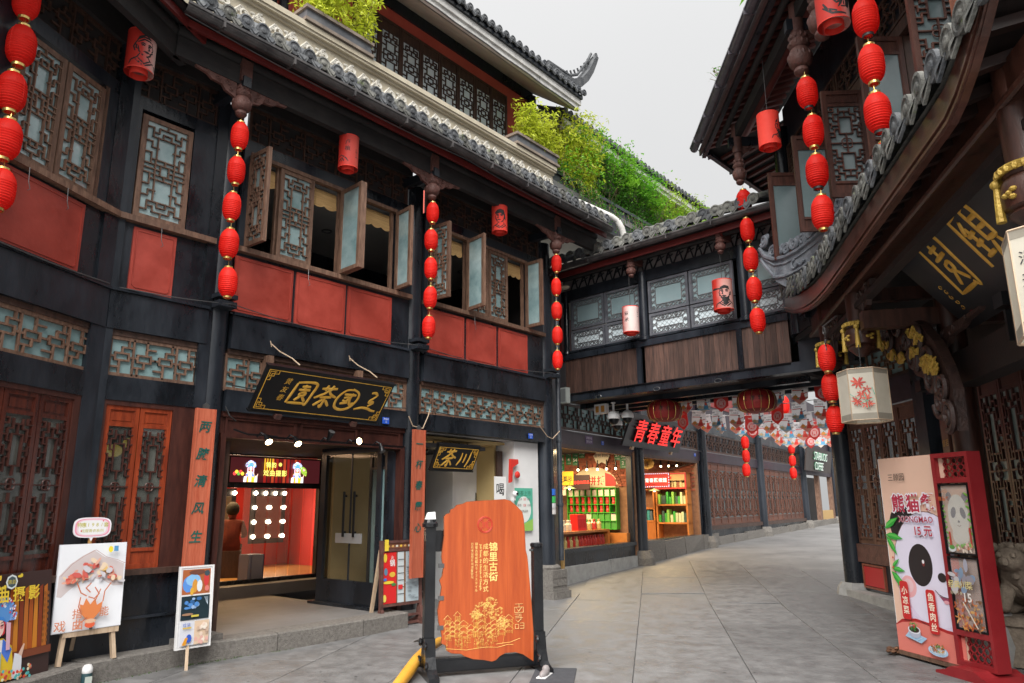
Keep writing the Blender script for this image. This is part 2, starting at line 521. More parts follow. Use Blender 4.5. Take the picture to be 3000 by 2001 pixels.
# ------------------------------------------------------------------ lattices: segments on a small grid, mirrored
def mirror(q, W, H):
    """q: segments (x0, y0, x1, y1) of the lower left quarter"""
    o = set()
    for a, b, c, d in q:
        for sx in (0, 1):
            for sy in (0, 1):
                p = (W - a if sx else a, H - b if sy else b, W - c if sx else c, H - d if sy else d)
                o.add(tuple(round(v, 4) for v in (min(p[0], p[2]), min(p[1], p[3]), max(p[0], p[2]), max(p[1], p[3]))))
    return sorted(o)
def HS(y, x0, x1): return (x0, y, x1, y)
def VS(x, y0, y1): return (x, y0, x, y1)
LAT_STEP = (8, 20, mirror([VS(2.3, 3.1, 7.9), HS(3.1, 1.3, 4), HS(7.9, 1.3, 4), VS(3.2, 8.9, 10), HS(8.9, 2.2, 4), HS(10, 0, 3.2), VS(2.2, 7.9, 10),
     VS(1.3, 1.2, 3.1), HS(2.1, 1.3, 2.4), VS(2.4, 1.0, 2.1), HS(1.0, 2.4, 4), VS(4, 0, 1.0), HS(4.2, 0, 1.3), VS(1.3, 4.2, 5.4), HS(5.4, 1.3, 2.6), HS(1.2, 0, 1.3),
     VS(1.3, 6.6, 9.0), HS(6.6, 0, 1.3), HS(9.0, 0, 2.2), VS(3.2, 2.1, 3.1), HS(2.1, 3.2, 4), VS(4, 7.9, 8.9)], 8, 20))
LAT_FLOWER = (8, 20, mirror([VS(2.4, 2.9, 7.4), HS(2.9, 2.4, 4), HS(7.4, 2.4, 4), VS(4, 7.4, 8.7), HS(10, 0, 2.6), VS(4, 1.4, 2.9), HS(1.4, 2.6, 4), VS(2.6, .7, 2.1), HS(2.1, 1.2, 2.6),
     VS(1.2, 2.1, 3.9), HS(3.9, 1.2, 2.4), HS(3.0, 0, 1.2), VS(.6, 4.6, 5.8), HS(4.6, 0, .6), HS(5.2, .6, 2.4), VS(1.2, 6.2, 8.2), HS(6.2, 1.2, 2.4), HS(8.2, 0, 1.2), HS(7.1, 0, 1.2),
     VS(1.3, .6, 1.4), HS(.6, .7, 1.3), HS(1.4, 0, 1.3)], 8, 20))
LAT_UP = (8, 20, mirror([VS(2.0, 4.2, 8.0), HS(4.2, 1.2, 4), HS(8.0, 1.2, 4), VS(2.8, 9.0, 10), HS(9.0, 2.8, 4), VS(4, 8, 9), VS(1.2, 1.2, 3.2), HS(1.2, 1.2, 3), VS(3, 0, 2.4), HS(2.4, 2, 4), VS(2, 2.4, 3.2), HS(3.2, 0, 2),
     VS(4, 2.4, 4.2), HS(6.1, 0, 2.0), VS(1.0, 8, 10), HS(10, 0, 2.8)], 8, 20))
LAT_DOOR = (8, 30, mirror([VS(2.4, 3.4, 11.6), HS(3.4, 1.2, 4), HS(11.6, 1.2, 4), VS(4, 11.6, 13.6), HS(15, 0, 2.6), VS(1.2, 1.2, 5), HS(1.2, 1.2, 2.8), VS(2.8, 0, 2.2), HS(2.2, 2.8, 4), VS(4, 2.2, 3.4),
     HS(5, 0, 2.4), HS(6.2, 0, 1.2), VS(1.2, 6.2, 8.2), HS(7.2, 1.2, 2.4), HS(8.2, 0, 1.2), HS(9.4, 0, 2.4), VS(1.2, 9.4, 13), HS(10.6, 0, 1.2), HS(13, 0, 2.4), VS(2.4, 11.6, 13), HS(2.4, 0, 1.2)], 8, 30))
def lat_transom(n):
    s_ = []
    for k in range(n):
        o = 6 * k
        h_ = [VS(2.35, 3.1, 4), HS(3.1, 1.5, 3), VS(1.5, 2.4, 3.1), HS(2.4, .6, 2.4), HS(1.6, .6, 2.4), VS(.6, 1.6, 2.4), VS(2.4, 1.6, 2.4), HS(2, 0, .6), HS(2, 2.4, 3), VS(1.2, 0, 1.6), HS(.8, 0, 1.2)]
        q = [VS(3, 0, 4)] + h_ + [(6 - c, 4 - d, 6 - a, 4 - b) for a, b, c, d in h_]
        s_ += [(a + o, b, c + o, d) for a, b, c, d in q]
    s_.append(VS(6 * n, 0, 4))
    return (6 * n, 4, s_)
def lat_small(n, m):
    s_ = []
    for i in range(n):
        for j in range(m):
            x, y = i * 2, j * 2
            s_ += [HS(y + .7, x, x + 1.3), VS(x + 1.3, y + .7, y + 2), HS(y + 1.4, x + .5, x + 2), VS(x + .6, y, y + 1.4)]
    return (2 * n, 2 * m, s_)
def lattice(mb, pat, x0, x1, z0, z1, y, t=.016, d=.022):
    W, H, segs = pat
    sx, sz = (x1 - x0) / W, (z1 - z0) / H
    for k, (a, b, c, e) in enumerate(segs):
        dy = (k % 3) * .0012
        if abs(b - e) < 1e-6:
            mb.box(x0 + a * sx - t / 2, x0 + c * sx + t / 2, y - d - dy, y, z0 + b * sz - t / 2, z0 + b * sz + t / 2)
        else:
            mb.box(x0 + a * sx - t / 2, x0 + a * sx + t / 2, y - d - .004 - dy, y, z0 + b * sz - t / 2, z0 + e * sz + t / 2)
    return mb
def quatrefoil(mb, cx, cz, r, y, t=.016, d=.024):
    for k in range(4):
        a0 = 45 + 90 * k
        mx_, mz_ = cx + r * .5 * math.cos(rad(a0)), cz + r * .5 * math.sin(rad(a0))
        pts = [(p[0], y - d * .7, p[1]) for p in arc(mx_, mz_, r * .56, a0 - 100, a0 + 100, 8)]
        mb.tube(pts, t * .65, 4)
    mb.box(cx - r * 1.05, cx + r * 1.05, y - d, y, cz - t / 2, cz + t / 2)
    mb.box(cx - t / 2, cx + t / 2, y - d - .003, y, cz - r * 1.05, cz + r * 1.05)
    return mb
def frame_mb(x0, x1, z0, z1, fw, y0, y1, mid=None):
    m = MB()
    m.box(x0, x0 + fw, y0, y1, z0, z1); m.box(x1 - fw, x1, y0, y1, z0, z1)
    m.box(x0 + fw, x1 - fw, y0 + .002, y1 - .002, z1 - fw, z1); m.box(x0 + fw, x1 - fw, y0 + .002, y1 - .002, z0, z0 + fw)
    if mid:
        for z in mid:
            m.box(x0 + fw, x1 - fw, y0 + .004, y1 - .004, z - fw * .4, z + fw * .4)
    # thin inner bead
    b = fw * .22
    m.box(x0 + fw, x0 + fw + b, y0 + .012, y1 - .006, z0 + fw, z1 - fw); m.box(x1 - fw - b, x1 - fw, y0 + .012, y1 - .006, z0 + fw, z1 - fw)
    return m
_leaf = {}
def leaf(parent, w_, h, style, loc, rz=0.0, wood=None, latm=None, glass=None, fw=.055, hinge=0, name='window', t=.0135, label=None):
    """one window or door leaf; local x runs away from its hinge (hinge=1: towards -x)"""
    wood = wood or BRN; latm = latm or wood; glass = glass or TEAL
    k = (round(w_, 3), round(h, 3), style, wood.name, latm.name, glass.name, fw, hinge, t)
    if k not in _leaf:
        x0, x1 = (0, w_) if not hinge else (-w_, 0)
        zb, zt = fw, h - fw
        fm = frame_mb(x0, x1, 0, h, fw, -.025, .025)
        if style in ('flower', 'door'):                      # top board and skirting board with a rail between
            r = .17 if style == 'flower' else .2
            zt = h - fw - r
            fm.box(x0 + fw, x1 - fw, -.022, .022, zt, zt + .035)
            fm.box(x0 + fw, x1 - fw, -.006, .006, zt + .035, h - fw)
            fm.box(x0 + fw + .03, x1 - fw - .03, -.012, -.006, zt + .06, h - fw - .025)
            zb = fw + (.16 if style == 'flower' else .06)
            fm.box(x0 + fw, x1 - fw, -.022, .022, zb - .035, zb)
            fm.box(x0 + fw, x1 - fw, -.006, .006, fw, zb - .035)
        elif style == 'up':
            zt = h - fw - .2
            fm.box(x0 + fw, x1 - fw, -.022, .022, zt, zt + .03)
            fm.box(x0 + fw, x1 - fw, -.006, .006, zt + .03, h - fw)
        lm = MB()
        pat = {'step': LAT_STEP, 'flower': LAT_FLOWER, 'up': LAT_UP, 'door': LAT_DOOR}[style]
        lattice(lm, pat, x0 + fw, x1 - fw, zb, zt, -.004, t)
        if style in ('flower', 'door'):
            quatrefoil(lm, (x0 + x1) / 2, (zb + zt) / 2, (w_ - 2 * fw) * .17, -.004, t)
        _leaf[k] = (fm.mesh('window_frame', wood), lm.mesh('lattice', latm), MB().box(x0 + fw * .8, x1 - fw * .8, .0, .008, zb - .01, zt + .01).mesh('pane', glass))
    a, b, c = _leaf[k]
    o = ob(name, a, parent, loc, (0, 0, rz))
    ob('lattice', b, o); ob('pane', c, o)
    if label:
        o['label'] = label
    return o
def transom(parent, x0, x1, z0, z1, y, n, wood=None, glass=None, fw=.05, t=.02, name='transom'):
    wood = wood or BRN
    o = frame_mb(x0, x1, z0, z1, fw, y - .03, y + .02).build(name, wood, parent)
    m = MB(); lattice(m, lat_transom(n), x0 + fw, x1 - fw, z0 + fw * .8, z1 - fw * .8, y - .002, t)
    m.build('lattice', wood, o)
    B1(x0 + fw * .7, x1 - fw * .7, y + .004, y + .012, z0 + fw * .5, z1 - fw * .5).build('pane', glass or TEALD, o)
    return o

# ------------------------------------------------------------------ roof tiles
def tile_cover_mb(L=.5, r=.07, slope=28):
    m = MB(); n = 7
    sl_ = math.tan(rad(slope))
    vs = []
    for y in (0, L):
        for j in range(n):
            a = math.pi * j / (n - 1)
            vs.append((r * math.cos(a), y, y * sl_ + r * math.sin(a)))
    m.add(vs, [(j, j + 1, n + j + 1, n + j) for j in range(n - 1)])
    k = 14
    rings = [(r * 1.08, .02), (r * 1.1, -.018), (r * .86, -.022), (r * .80, -.012), (r * .45, -.014), (r * .36, -.026), (.001, -.03)]
    vs = [(q * math.cos(2 * math.pi * j / k), y, .012 + q * math.sin(2 * math.pi * j / k)) for q, y in rings for j in range(k)]
    fs = [(i * k + j, i * k + (j + 1) % k, (i + 1) * k + (j + 1) % k, (i + 1) * k + j) for i in range(len(rings) - 1) for j in range(k)]
    return m.add(vs, fs)
def tile_drip_mb(w_=.15, h=.13, L=.4, slope=28):
    m = MB(); sl_ = math.tan(rad(slope))
    prof = [(-w_ / 2, .015), (-w_ * .46, -.035), (-w_ * .26, -h * .62), (0, -h), (w_ * .26, -h * .62), (w_ * .46, -.035), (w_ / 2, .015), (w_ * .22, -.02), (0, -.03), (-w_ * .22, -.02)]
    vs = [(x, -.012 - .25 * (.015 - z), z) for x, z in prof] + [(x, .012 - .25 * (.015 - z), z) for x, z in prof]
    n = len(prof)
    m.add(vs, [tuple(range(n)), tuple(range(n, 2 * n))[::-1]] + [(i, (i + 1) % n, (i + 1) % n + n, i + n) for i in range(n)])
    inner = [(x * .6, -.02 - .25 * (.015 - z), z * .62 - .012) for x, z in prof[:7]]
    m.poly(inner)
    q = [(-w_ / 2, .015), (-w_ * .22, -.02), (0, -.03), (w_ * .22, -.02), (w_ / 2, .015)]
    vs = [(x, y, z + y * sl_) for y in (0, L) for x, z in q]
    m.add(vs, [(j, j + 1, 5 + j + 1, 5 + j) for j in range(4)])
    return m
_tile = {}
def tile_row(roof, pts, mats=(None,), r=.07, L=.5, slope=28, jit=.006):
    """pts: (x, y, z, rz, rx) of each cover tile along the eave; a drip tile hangs between neighbours"""
    for i, (x, y, z, rz, ry) in enumerate(pts):
        for kind in ('cover_tile', 'drip_tile'):
            m = mats[i % len(mats)]
            k = (kind, r, L, slope, m.name)
            if k not in _tile:
                _tile[k] = (tile_cover_mb(L, r, slope) if kind == 'cover_tile' else tile_drip_mb(r * 2.1, r * 1.75, L, slope)).mesh(kind, m, kind == 'cover_tile')
            if kind == 'drip_tile':
                if i + 1 >= len(pts):
                    continue
                q = pts[i + 1]
                p = ((x + q[0]) / 2, (y + q[1]) / 2 + .01, (z + q[2]) / 2 - .01)
            else:
                p = (x, y, z)
            ob(kind, _tile[k], roof, (p[0] + rnd.uniform(-jit, jit), p[1] + rnd.uniform(-jit, jit), p[2] + rnd.uniform(-jit, jit) * .7), (rnd.uniform(-.05, .05), ry + rnd.uniform(-.05, .05), rz + rnd.uniform(-.04, .04)))
def gutter_mb(u0, u1, y, z, r=.075):
    """half round metal gutter with folded lip along x"""
    m = MB(); n = 8; out = []
    for t in (0, 1):
        for j in range(n + 1):
            a = math.pi + math.pi * j / n
            out.append((a, t))
    k = max(2, int((u1 - u0) / .6)); vs = []
    for i in range(k + 1):
        x = u0 + (u1 - u0) * i / k
        sag = rnd.uniform(-.006, .006)
        for j in range(n + 1):
            a = math.pi + math.pi * j / n
            vs.append((x, y + r * math.cos(a), z + sag + r * 1.1 * math.sin(a)))
        vs.append((x, y + r * 1.08, z + sag + .015)); vs.append((x, y - r * 1.14, z + sag + .018)); vs.append((x, y - r * 1.14, z + sag - .012))
    s_ = n + 4
    fs = []
    for i in range(k):
        for j in range(n):
            fs.append((i * s_ + j, (i + 1) * s_ + j, (i + 1) * s_ + j + 1, i * s_ + j + 1))
        fs.append((i * s_ + n + 2, (i + 1) * s_ + n + 2, (i + 1) * s_ + n + 3, i * s_ + n + 3))
        fs.append((i * s_ + 0, (i + 1) * s_ + 0, (i + 1) * s_ + n + 2, i * s_ + n + 2))
    m.add(vs, fs)
    for x in [u0 + .4 + .9 * i for i in range(int((u1 - u0) / .9))]:
        m.box(x, x + .025, y - r * 1.17, y + r, z - r * 1.14, z + .022)
    return m

# ------------------------------------------------------------------ hanging carved posts, brackets
PEND_PROF = [(.075, .62), (.08, .60), (.08, .42), (.10, .40), (.112, .37), (.10, .335), (.118, .325), (.13, .30), (.118, .27), (.095, .255), (.11, .245), (.14, .20), (.15, .155), (.135, .105), (.10, .075),
             (.075, .07), (.085, .055), (.09, .03), (.07, .005), (.03, -.012)]
def pendant_mb(s=1.0, n=20):
    m = MB().lathe([(r * s, z * s) for r, z in PEND_PROF], n)
    for k in range(10):                                      # petals and knobs cut in relief
        a = 2 * math.pi * k / 10
        for rr, z, q in ((.104, .37, .022), (.128, .175, .03), (.118, .30, .02)):
            a2 = a + (.3 if q == .036 else 0)
            m.ball((rr * s * math.cos(a2), rr * s * math.sin(a2), z * s), q * s, 6, 4, (1, 1, 1.25))
    return m
_pend = pendant_mb().mesh('hanging_post', CARV, True)
def scroll_bracket_mb(w_, h, side=1, t=.05):
    """pierced scroll work under a beam: a triangle of spirals"""
    m = MB()
    out = [(0, 0), (w_, 0), (w_ * .97, -h * .12), (w_ * .72, -h * .22), (w_ * .6, -h * .42), (w_ * .35, -h * .48), (w_ * .26, -h * .75), (w_ * .1, -h * .86), (0, -h)]
    m.prism([(x * side, z) for x, z in out], -t / 2, t / 2)
    for cx, cz, r, a in ((.2, -.22, .2, 0), (.46, -.2, .17, 120), (.72, -.1, .1, 40), (.14, -.55, .14, 200), (.36, -.38, .1, 300)):
        for y in (-t / 2 - .006, t / 2 + .006):
            m.tube([(p[0] * side, y, p[1]) for p in spiral(cx * w_, cz * h, r * h, r * h * .25, a, a + 520, 18)], h * .03, 4)
    return m

# ------------------------------------------------------------------ lanterns
def lantern_meshes():
    prof = []
    n = 15
    R_, H_ = .112, .36
    for i in range(n + 1):
        t = i / n
        base = R_ * (1 - abs(2 * t - 1) ** 3.2 * .52)
        if 0 < i < n:
            prof.append((base + .002, H_ * (t - .5) - .004)); prof.append((base - .0035, H_ * (t - .5) + .006))
        else:
            prof.append((base, H_ * (t - .5)))
    body = MB().lathe(prof, 22, cap=False).tube([(q[0] + .001, 0, q[1]) for q in prof[::2]], .004, 4, False).mesh('lantern_shade', LRED, True)
    ring = MB().lathe([(.046, 0), (.051, .002), (.051, .028), (.045, .03), (.04, .028), (.04, .002), (.046, 0)], 18, cap=False).mesh('ring', BRASS, True)
    ringd = MB().lathe([(.046, 0), (.051, .002), (.051, .028), (.045, .03), (.04, .028), (.04, .002), (.046, 0)], 18, cap=False).mesh('ring', WIRE, True)
    inner = MB().lathe([(.04, 0), (.04, .022), (.001, .024)], 14, cap=False).mesh('inner_disc', LRED2, True)
    cord = MB().tube([(0, 0, .2), (0, 0, .27)], .004, 5).mesh('cord', BRASS)
    return body, ring, ringd, inner, cord
_L = lantern_meshes()
def lantern(x, y, z, s, label, group, rz=0.0, dark=False, tilt=0.0):
    t = thing('red_lantern', label, 'lantern', (x, y, z), rz + rnd.uniform(0, 6), group, tilt + rnd.uniform(-.03, .03), rnd.uniform(-.03, .03))
    q = rnd.uniform(.95, 1.05)
    t.scale = (s * q, s * q, s * rnd.uniform(.975, 1.02))
    ob('lantern_shade', _L[0], t)
    ob('top_ring', _L[1], t, (0, 0, .172))
    ob('bottom_ring', _L[2 if dark else 1], t, (0, 0, -.206))
    ob('inner_disc', _L[3], t, (0, 0, -.2))
    ob('cord', _L[4], t)
    return t
ORD = {3: ['top', 'middle', 'lowest'], 4: ['top', 'second', 'third', 'lowest'], 5: ['top', 'second', 'third', 'fourth', 'lowest']}
def lantern_string(pts, s, where, dark=False, skip=0):
    n = len(pts)
    for i, p in enumerate(pts):
        lantern(p[0], p[1], p[2], s, '%s of %s red lanterns strung %s' % (ORD[n][i], {3: 'three', 4: 'four', 5: 'five'}[n], where), 'red lanterns hung in vertical strings', dark=dark and i % 2 == 0)

def cyl_mark(mb, strokes, r, wd, a0=0.0):
    """ink strokes (x, z in metres) laid on a drum of radius r facing -y"""
    for st in strokes:
        pts = []
        for a, b in zip(st[:-1], st[1:]):
            k = max(1, int(math.hypot(b[0] - a[0], b[1] - a[1]) / .03))
            pts += [(a[0] + (b[0] - a[0]) * i / k, a[1] + (b[1] - a[1]) * i / k) for i in range(k)]
        pts.append(st[-1])
        vs = []
        for i, p in enumerate(pts):
            q0, q1 = pts[max(0, i - 1)], pts[min(len(pts) - 1, i + 1)]
            dx, dz = q1[0] - q0[0], q1[1] - q0[1]
            l = math.hypot(dx, dz) or 1
            tw = wd * (.55 + .9 * math.sin(math.pi * (i + .4) / len(pts)))
            for sg in (-.5, .5):
                x, z = p[0] - dz / l * tw * sg, p[1] + dx / l * tw * sg
                an = x / r + a0
                vs.append((r * 1.006 * math.sin(an), -r * 1.006 * math.cos(an), z))
        mb.add(vs, [(2 * i, 2 * i + 2, 2 * i + 3, 2 * i + 1) for i in range(len(pts) - 1)])
    return mb
def cyl_fill(mb, pts, r, a0=0.0):
    """filled ink shape on the drum, cut in thin upright strips"""
    xs = [p[0] for p in pts]; n = len(pts); x0, x1 = min(xs), max(xs); k = max(2, int((x1 - x0) / .014))
    for i in range(k):
        xa, xb = x0 + (x1 - x0) * (i + .001) / k, x0 + (x1 - x0) * (i + .999) / k
        sp = []
        for xx in (xa, xb):
            zz = sorted(pts[j][1] + (xx - pts[j][0]) / (pts[(j + 1) % n][0] - pts[j][0]) * (pts[(j + 1) % n][1] - pts[j][1]) for j in range(n) if (pts[j][0] - xx) * (pts[(j + 1) % n][0] - xx) < 0)
            sp.append(zz)
        if len(sp[0]) == len(sp[1]):
            for q in range(0, len(sp[0]) - 1, 2):
                v = []
                for xx, zz in ((xa, sp[0][q]), (xb, sp[1][q]), (xb, sp[1][q + 1]), (xa, sp[0][q + 1])):
                    an = xx / r + a0
                    v.append((r * 1.004 * math.sin(an), -r * 1.004 * math.cos(an), zz))
                mb.add(v, [(0, 1, 2, 3)])
    return mb
def cyl_text(mb, txt, x, z, size, r, a0=0.0, gap=1.1, bold=0.0):
    t = MB(); put_text(t, txt, x, z, size, 0, vert=True, gap=gap, bold=bold, jit=.08)
    t.v = [(r * 1.006 * math.sin(p[0] / r + a0), -r * 1.006 * math.cos(p[0] / r + a0), p[2]) for p in t.v]
    return mb.merge(t)
def drum_paint(name, c_red, c_white, phase):
    """drum paper dyed red with a white field on one side"""
    m = bpy.data.materials.new(name); m.use_nodes = True; t = m.node_tree; b = t.nodes['Principled BSDF']
    tc = nnode(t, 'ShaderNodeTexCoord'); mp = nnode(t, 'ShaderNodeMapping'); mp.inputs['Rotation'].default_value = (0, 0, phase)
    t.links.new(tc.outputs['Object'], mp.inputs[0])
    sp = nnode(t, 'ShaderNodeSeparateXYZ'); t.links.new(mp.outputs[0], sp.inputs[0])
    nz = nnode(t, 'ShaderNodeTexNoise'); nz.inputs['Scale'].default_value = 5
    t.links.new(tc.outputs['Object'], nz.inputs[0])
    ad = nnode(t, 'ShaderNodeMath', operation='ADD'); t.links.new(sp.outputs[0], ad.inputs[0])
    mu = nnode(t, 'ShaderNodeMath', operation='MULTIPLY'); t.links.new(nz.outputs[0], mu.inputs[0]); mu.inputs[1].default_value = .12; t.links.new(mu.outputs[0], ad.inputs[1])
    cr = nnode(t, 'ShaderNodeValToRGB'); cr.color_ramp.elements[0].position = .02; cr.color_ramp.elements[1].position = .2
    cr.color_ramp.elements[0].color = (*c_red, 1); cr.color_ramp.elements[1].color = (*c_white, 1)
    t.links.new(ad.outputs[0], cr.inputs[0]); t.links.new(cr.outputs[0], b.inputs['Base Color']); b.inputs['Roughness'].default_value = .6
    tr = nnode(t, 'ShaderNodeBsdfTranslucent'); t.links.new(cr.outputs[0], tr.inputs[0])
    ms = nnode(t, 'ShaderNodeMixShader'); ms.inputs[0].default_value = .3
    t.links.new(b.outputs[0], ms.inputs[1]); t.links.new(tr.outputs[0], ms.inputs[2]); t.links.new(ms.outputs[0], t.nodes['Material Output'].inputs[0])
    return m
def drum_lantern(pos, R_, H_, label, paint, art, rz, cordlen):
    t = thing('painted_lantern', label, 'lantern', pos, rz, 'large painted drum lanterns')
    m = MB().lathe([(R_ * .5, H_ / 2 + R_ * .12), (R_ * .54, H_ / 2 + .004), (R_ * .9, H_ / 2), (R_, H_ / 2 - .012), (R_, -H_ / 2), (R_ * .985, -H_ / 2), (R_ * .985, H_ / 2 - .02)], 36, cap=False)
    m.build('lantern_shade', paint, t, True)
    k = MB()
    for z in (H_ / 2 - .006, -H_ / 2 + .003):
        k.lathe([(R_ * 1.008, z - .006), (R_ * 1.012, z), (R_ * 1.008, z + .006)], 36, cap=False)
    for i in range(4):
        a = math.pi * i / 2 + .4
        k.tube([(R_ * .58 * math.cos(a), R_ * .58 * math.sin(a), -H_ / 2), (R_ * .99 * math.cos(a), R_ * .99 * math.sin(a), -H_ / 2)], .003, 4)
    k.build('hoop', LRED2, t)
    MB().lathe([(R_ * .62, -H_ / 2 + .03), (R_ * .62, -H_ / 2 - R_ * .26), (R_ * .6, -H_ / 2 - R_ * .26), (R_ * .6, -H_ / 2 + .03), (R_ * .62, -H_ / 2 + .03)], 28, cap=False).build('collar', LRED2, t, True)
    art_mb = MB(); art(art_mb, R_, H_)
    if art_mb.v:
        art_mb.build('ink_painting', INK, t)
    MB().tube([(0, 0, H_ / 2), (0, 0, H_ / 2 + cordlen)], .005, 5).build('cord', WIRE, t)
    return t
def face_art(hat, beard, flip=1, a0=0.0, s=1.0):
    def art(mb, R_, H_):
        k = H_ * s
        f = lambda P: [(x * k * flip, z * k) for x, z in P]
        st = [[(-.16, .12), (-.2, .02), (-.17, -.03), (-.19, -.06), (-.14, -.1), (-.13, -.16), (-.06, -.22), (.05, -.2), (.13, -.12), (.16, .02)],   # cheek, nose, chin
              [(-.15, .09), (-.1, .115), (-.06, .1)], [(0, .1), (.06, .12), (.11, .09)], [(-.13, .06), (-.09, .07), (-.06, .055)], [(.01, .06), (.05, .07), (.09, .05)],
              [(-.07, .06), (-.1, -.03), (-.06, -.04)], [(-.1, -.1), (-.05, -.115), (.01, -.1)], [(.16, .02), (.2, .06), (.2, -.04), (.155, -.06)],
              [(-.08, -.22), (-.14, -.3), (-.3, -.36), (-.34, -.46)], [(.1, -.16), (.16, -.28), (.3, -.36), (.34, -.46)], [(-.14, -.3), (0, -.42), (.14, -.3)], [(-.2, -.34), (-.02, -.46)], [(.2, -.34), (.04, -.46)]]
        if hat == 'cap':
            st += [[(-.18, .14), (-.1, .21), (.04, .22), (.17, .12)], [(-.17, .18), (-.08, .27), (.06, .28), (.19, .18)], [(-.12, .26), (0, .34), (.14, .27), (.2, .12)], [(.2, .14), (.26, .0), (.22, -.12)]]
        elif hat == 'helmet':
            cyl_fill(mb, f([(-.2, .12), (-.22, .2), (-.12, .3), (0, .34), (.14, .3), (.2, .16), (.24, -.1), (.17, -.08), (.14, .1), (0, .17)]), R_, a0)
        elif hat == 'official':
            cyl_fill(mb, f([(-.18, .12), (-.16, .22), (-.02, .28), (.14, .24), (.16, .12), (0, .17)]), R_, a0)
            cyl_fill(mb, f([(-.5, .16), (-.38, .21), (-.17, .18), (-.17, .14), (-.38, .13)]), R_, a0)
        if beard >= 1:
            cyl_fill(mb, f([(-.12, -.085), (-.05, -.07), (.03, -.085), (.05, -.12), (-.04, -.092), (-.13, -.13)]), R_, a0)
        if beard >= 2:
            cyl_fill(mb, f([(-.13, -.14), (-.04, -.13), (.06, -.14), (.15, -.06), (.14, -.22), (.03, -.42), (-.05, -.36), (-.12, -.24)]), R_, a0)
        cyl_mark(mb, [f(q) for q in st], R_, .012 * k / .4, a0)
    return art

# brush characters: strokes in a unit square, swelling and tapering like a wet brush
BRUSH = {
 '三': [[(-.08, .42), (.1, .45), (.24, .34)], [(.22, .32), (.02, .1), (.04, .0), (.16, .07), (.2, .0), (.04, -.15)], [(-.5, -.34), (-.2, -.24), (.1, -.25), (.3, -.31), (.5, -.33)]],
 '國': [[(.12, .42), (-.22, .36), (-.44, .02), (-.38, -.34), (-.06, -.45), (.28, -.32), (.45, .04), (.36, .32), (.04, .45)], [(-.22, .2), (.3, .21)], [(-.17, .06), (.04, .09), (0, -.07), (-.18, -.05)], [(.15, .28), (.12, .0), (.25, -.22), (.33, -.1)], [(-.22, -.2), (.08, -.12)]],
 '茶': [[(-.3, .3), (.32, .37)], [(-.1, .47), (-.13, .24)], [(.13, .48), (.08, .26)], [(.02, .26), (-.15, .08), (-.44, -.1)], [(.02, .26), (.2, .1), (.44, .02)], [(-.22, -.05), (.25, .0)], [(.02, .03), (.0, -.42), (-.09, -.35)], [(-.05, -.12), (-.32, -.4)], [(.08, -.14), (.3, -.36)]],
 '園': [[(-.38, .36), (-.42, -.05), (-.47, -.44)], [(-.38, .38), (.1, .45), (.4, .39), (.38, 0), (.32, -.44), (.2, -.37)], [(-.15, .25), (.18, .27)], [(0, .34), (0, .1)], [(-.22, .11), (.22, .14)], [(-.1, .0), (.1, .02), (.07, -.1), (-.1, -.1), (-.1, .0)], [(0, -.1), (-.2, -.32)], [(.02, -.12), (.22, -.32)], [(-.42, -.43), (.2, -.41)]],
 '顧': [[(-.3, .42), (-.1, .47)], [(-.36, .3), (-.04, .33)], [(-.35, .3), (-.44, -.42)], [(-.1, .22), (-.28, .04)], [(-.13, .12), (-.12, -.3)], [(-.26, .0), (0, .03)], [(-.25, -.13), (0, -.1)], [(-.26, -.3), (.03, -.28)], [(.08, .42), (.47, .45)], [(.26, .42), (.18, .3)], [(.14, .3), (.13, -.16)], [(.14, .3), (.42, .31), (.42, -.15)], [(.14, .16), (.42, .16)], [(.14, .02), (.42, .02)], [(.14, -.14), (.42, -.14)], [(.2, -.18), (.06, -.42)], [(.36, -.18), (.5, -.42)]],
 '川': [[(-.3, .32), (-.27, -.05), (-.42, -.38)], [(.0, .27), (.02, .05), (.0, -.22)], [(.33, .38), (.35, -.05), (.25, -.45)]]}
def brush(mb, ch, x, z, size, y, wd=.05, shear=.12, sx=1.0):
    for st in BRUSH[ch]:
        pts = []
        for i in range(len(st) - 1):
            p0, p1, p2, p3 = st[max(0, i - 1)], st[i], st[i + 1], st[min(len(st) - 1, i + 2)]
            for k in range(5):
                t = k / 5
                f = lambda a, b, c, d: .5 * (2 * b + (c - a) * t + (2 * a - 5 * b + 4 * c - d) * t * t + (3 * b - a - 3 * c + d) * t ** 3)
                pts.append((f(p0[0], p1[0], p2[0], p3[0]), f(p0[1], p1[1], p2[1], p3[1])))
        pts.append(st[-1]); n = len(pts)
        rs = [size * wd * (.55 + .6 * math.sin(math.pi * (.12 + .8 * i / n)) * rnd.uniform(.85, 1.1)) for i in range(n)]
        t = MB().tube([((p[0] + p[1] * shear) * size * sx, 0, p[1] * size) for p in pts], rs, 8)
        t.v = [(x + a, y + b * .35, z + c) for a, b, c in t.v]
        mb.merge(t)
    return mb
# ------------------------------------------------------------------ ground
def gz(x, y):
    t = max(0.0, (x - 11.5))
    return .0 + (.036 * min(t, 10) + .012 * max(0, min(t - 10, 16)))
gm = MB(); nx, ny = 60, 30
xs = [-30 + 110 * i / nx for i in range(nx + 1)]; ys = [-45 + 75 * j / ny for j in range(ny + 1)]
xs = sorted(set([round(x, 2) for x in xs] + [11.5, 21.5, 37.5]))
for x in xs:
    for y in ys:
        gm.v.append((x, y, gz(x, y) - .012))
n_ = len(ys)
for i in range(len(xs) - 1):
    for j in range(n_ - 1):
        gm.f.append((i * n_ + j, (i + 1) * n_ + j, (i + 1) * n_ + j + 1, i * n_ + j + 1)); gm.m.append(0)
ground = structure('ground', gm, CONC)
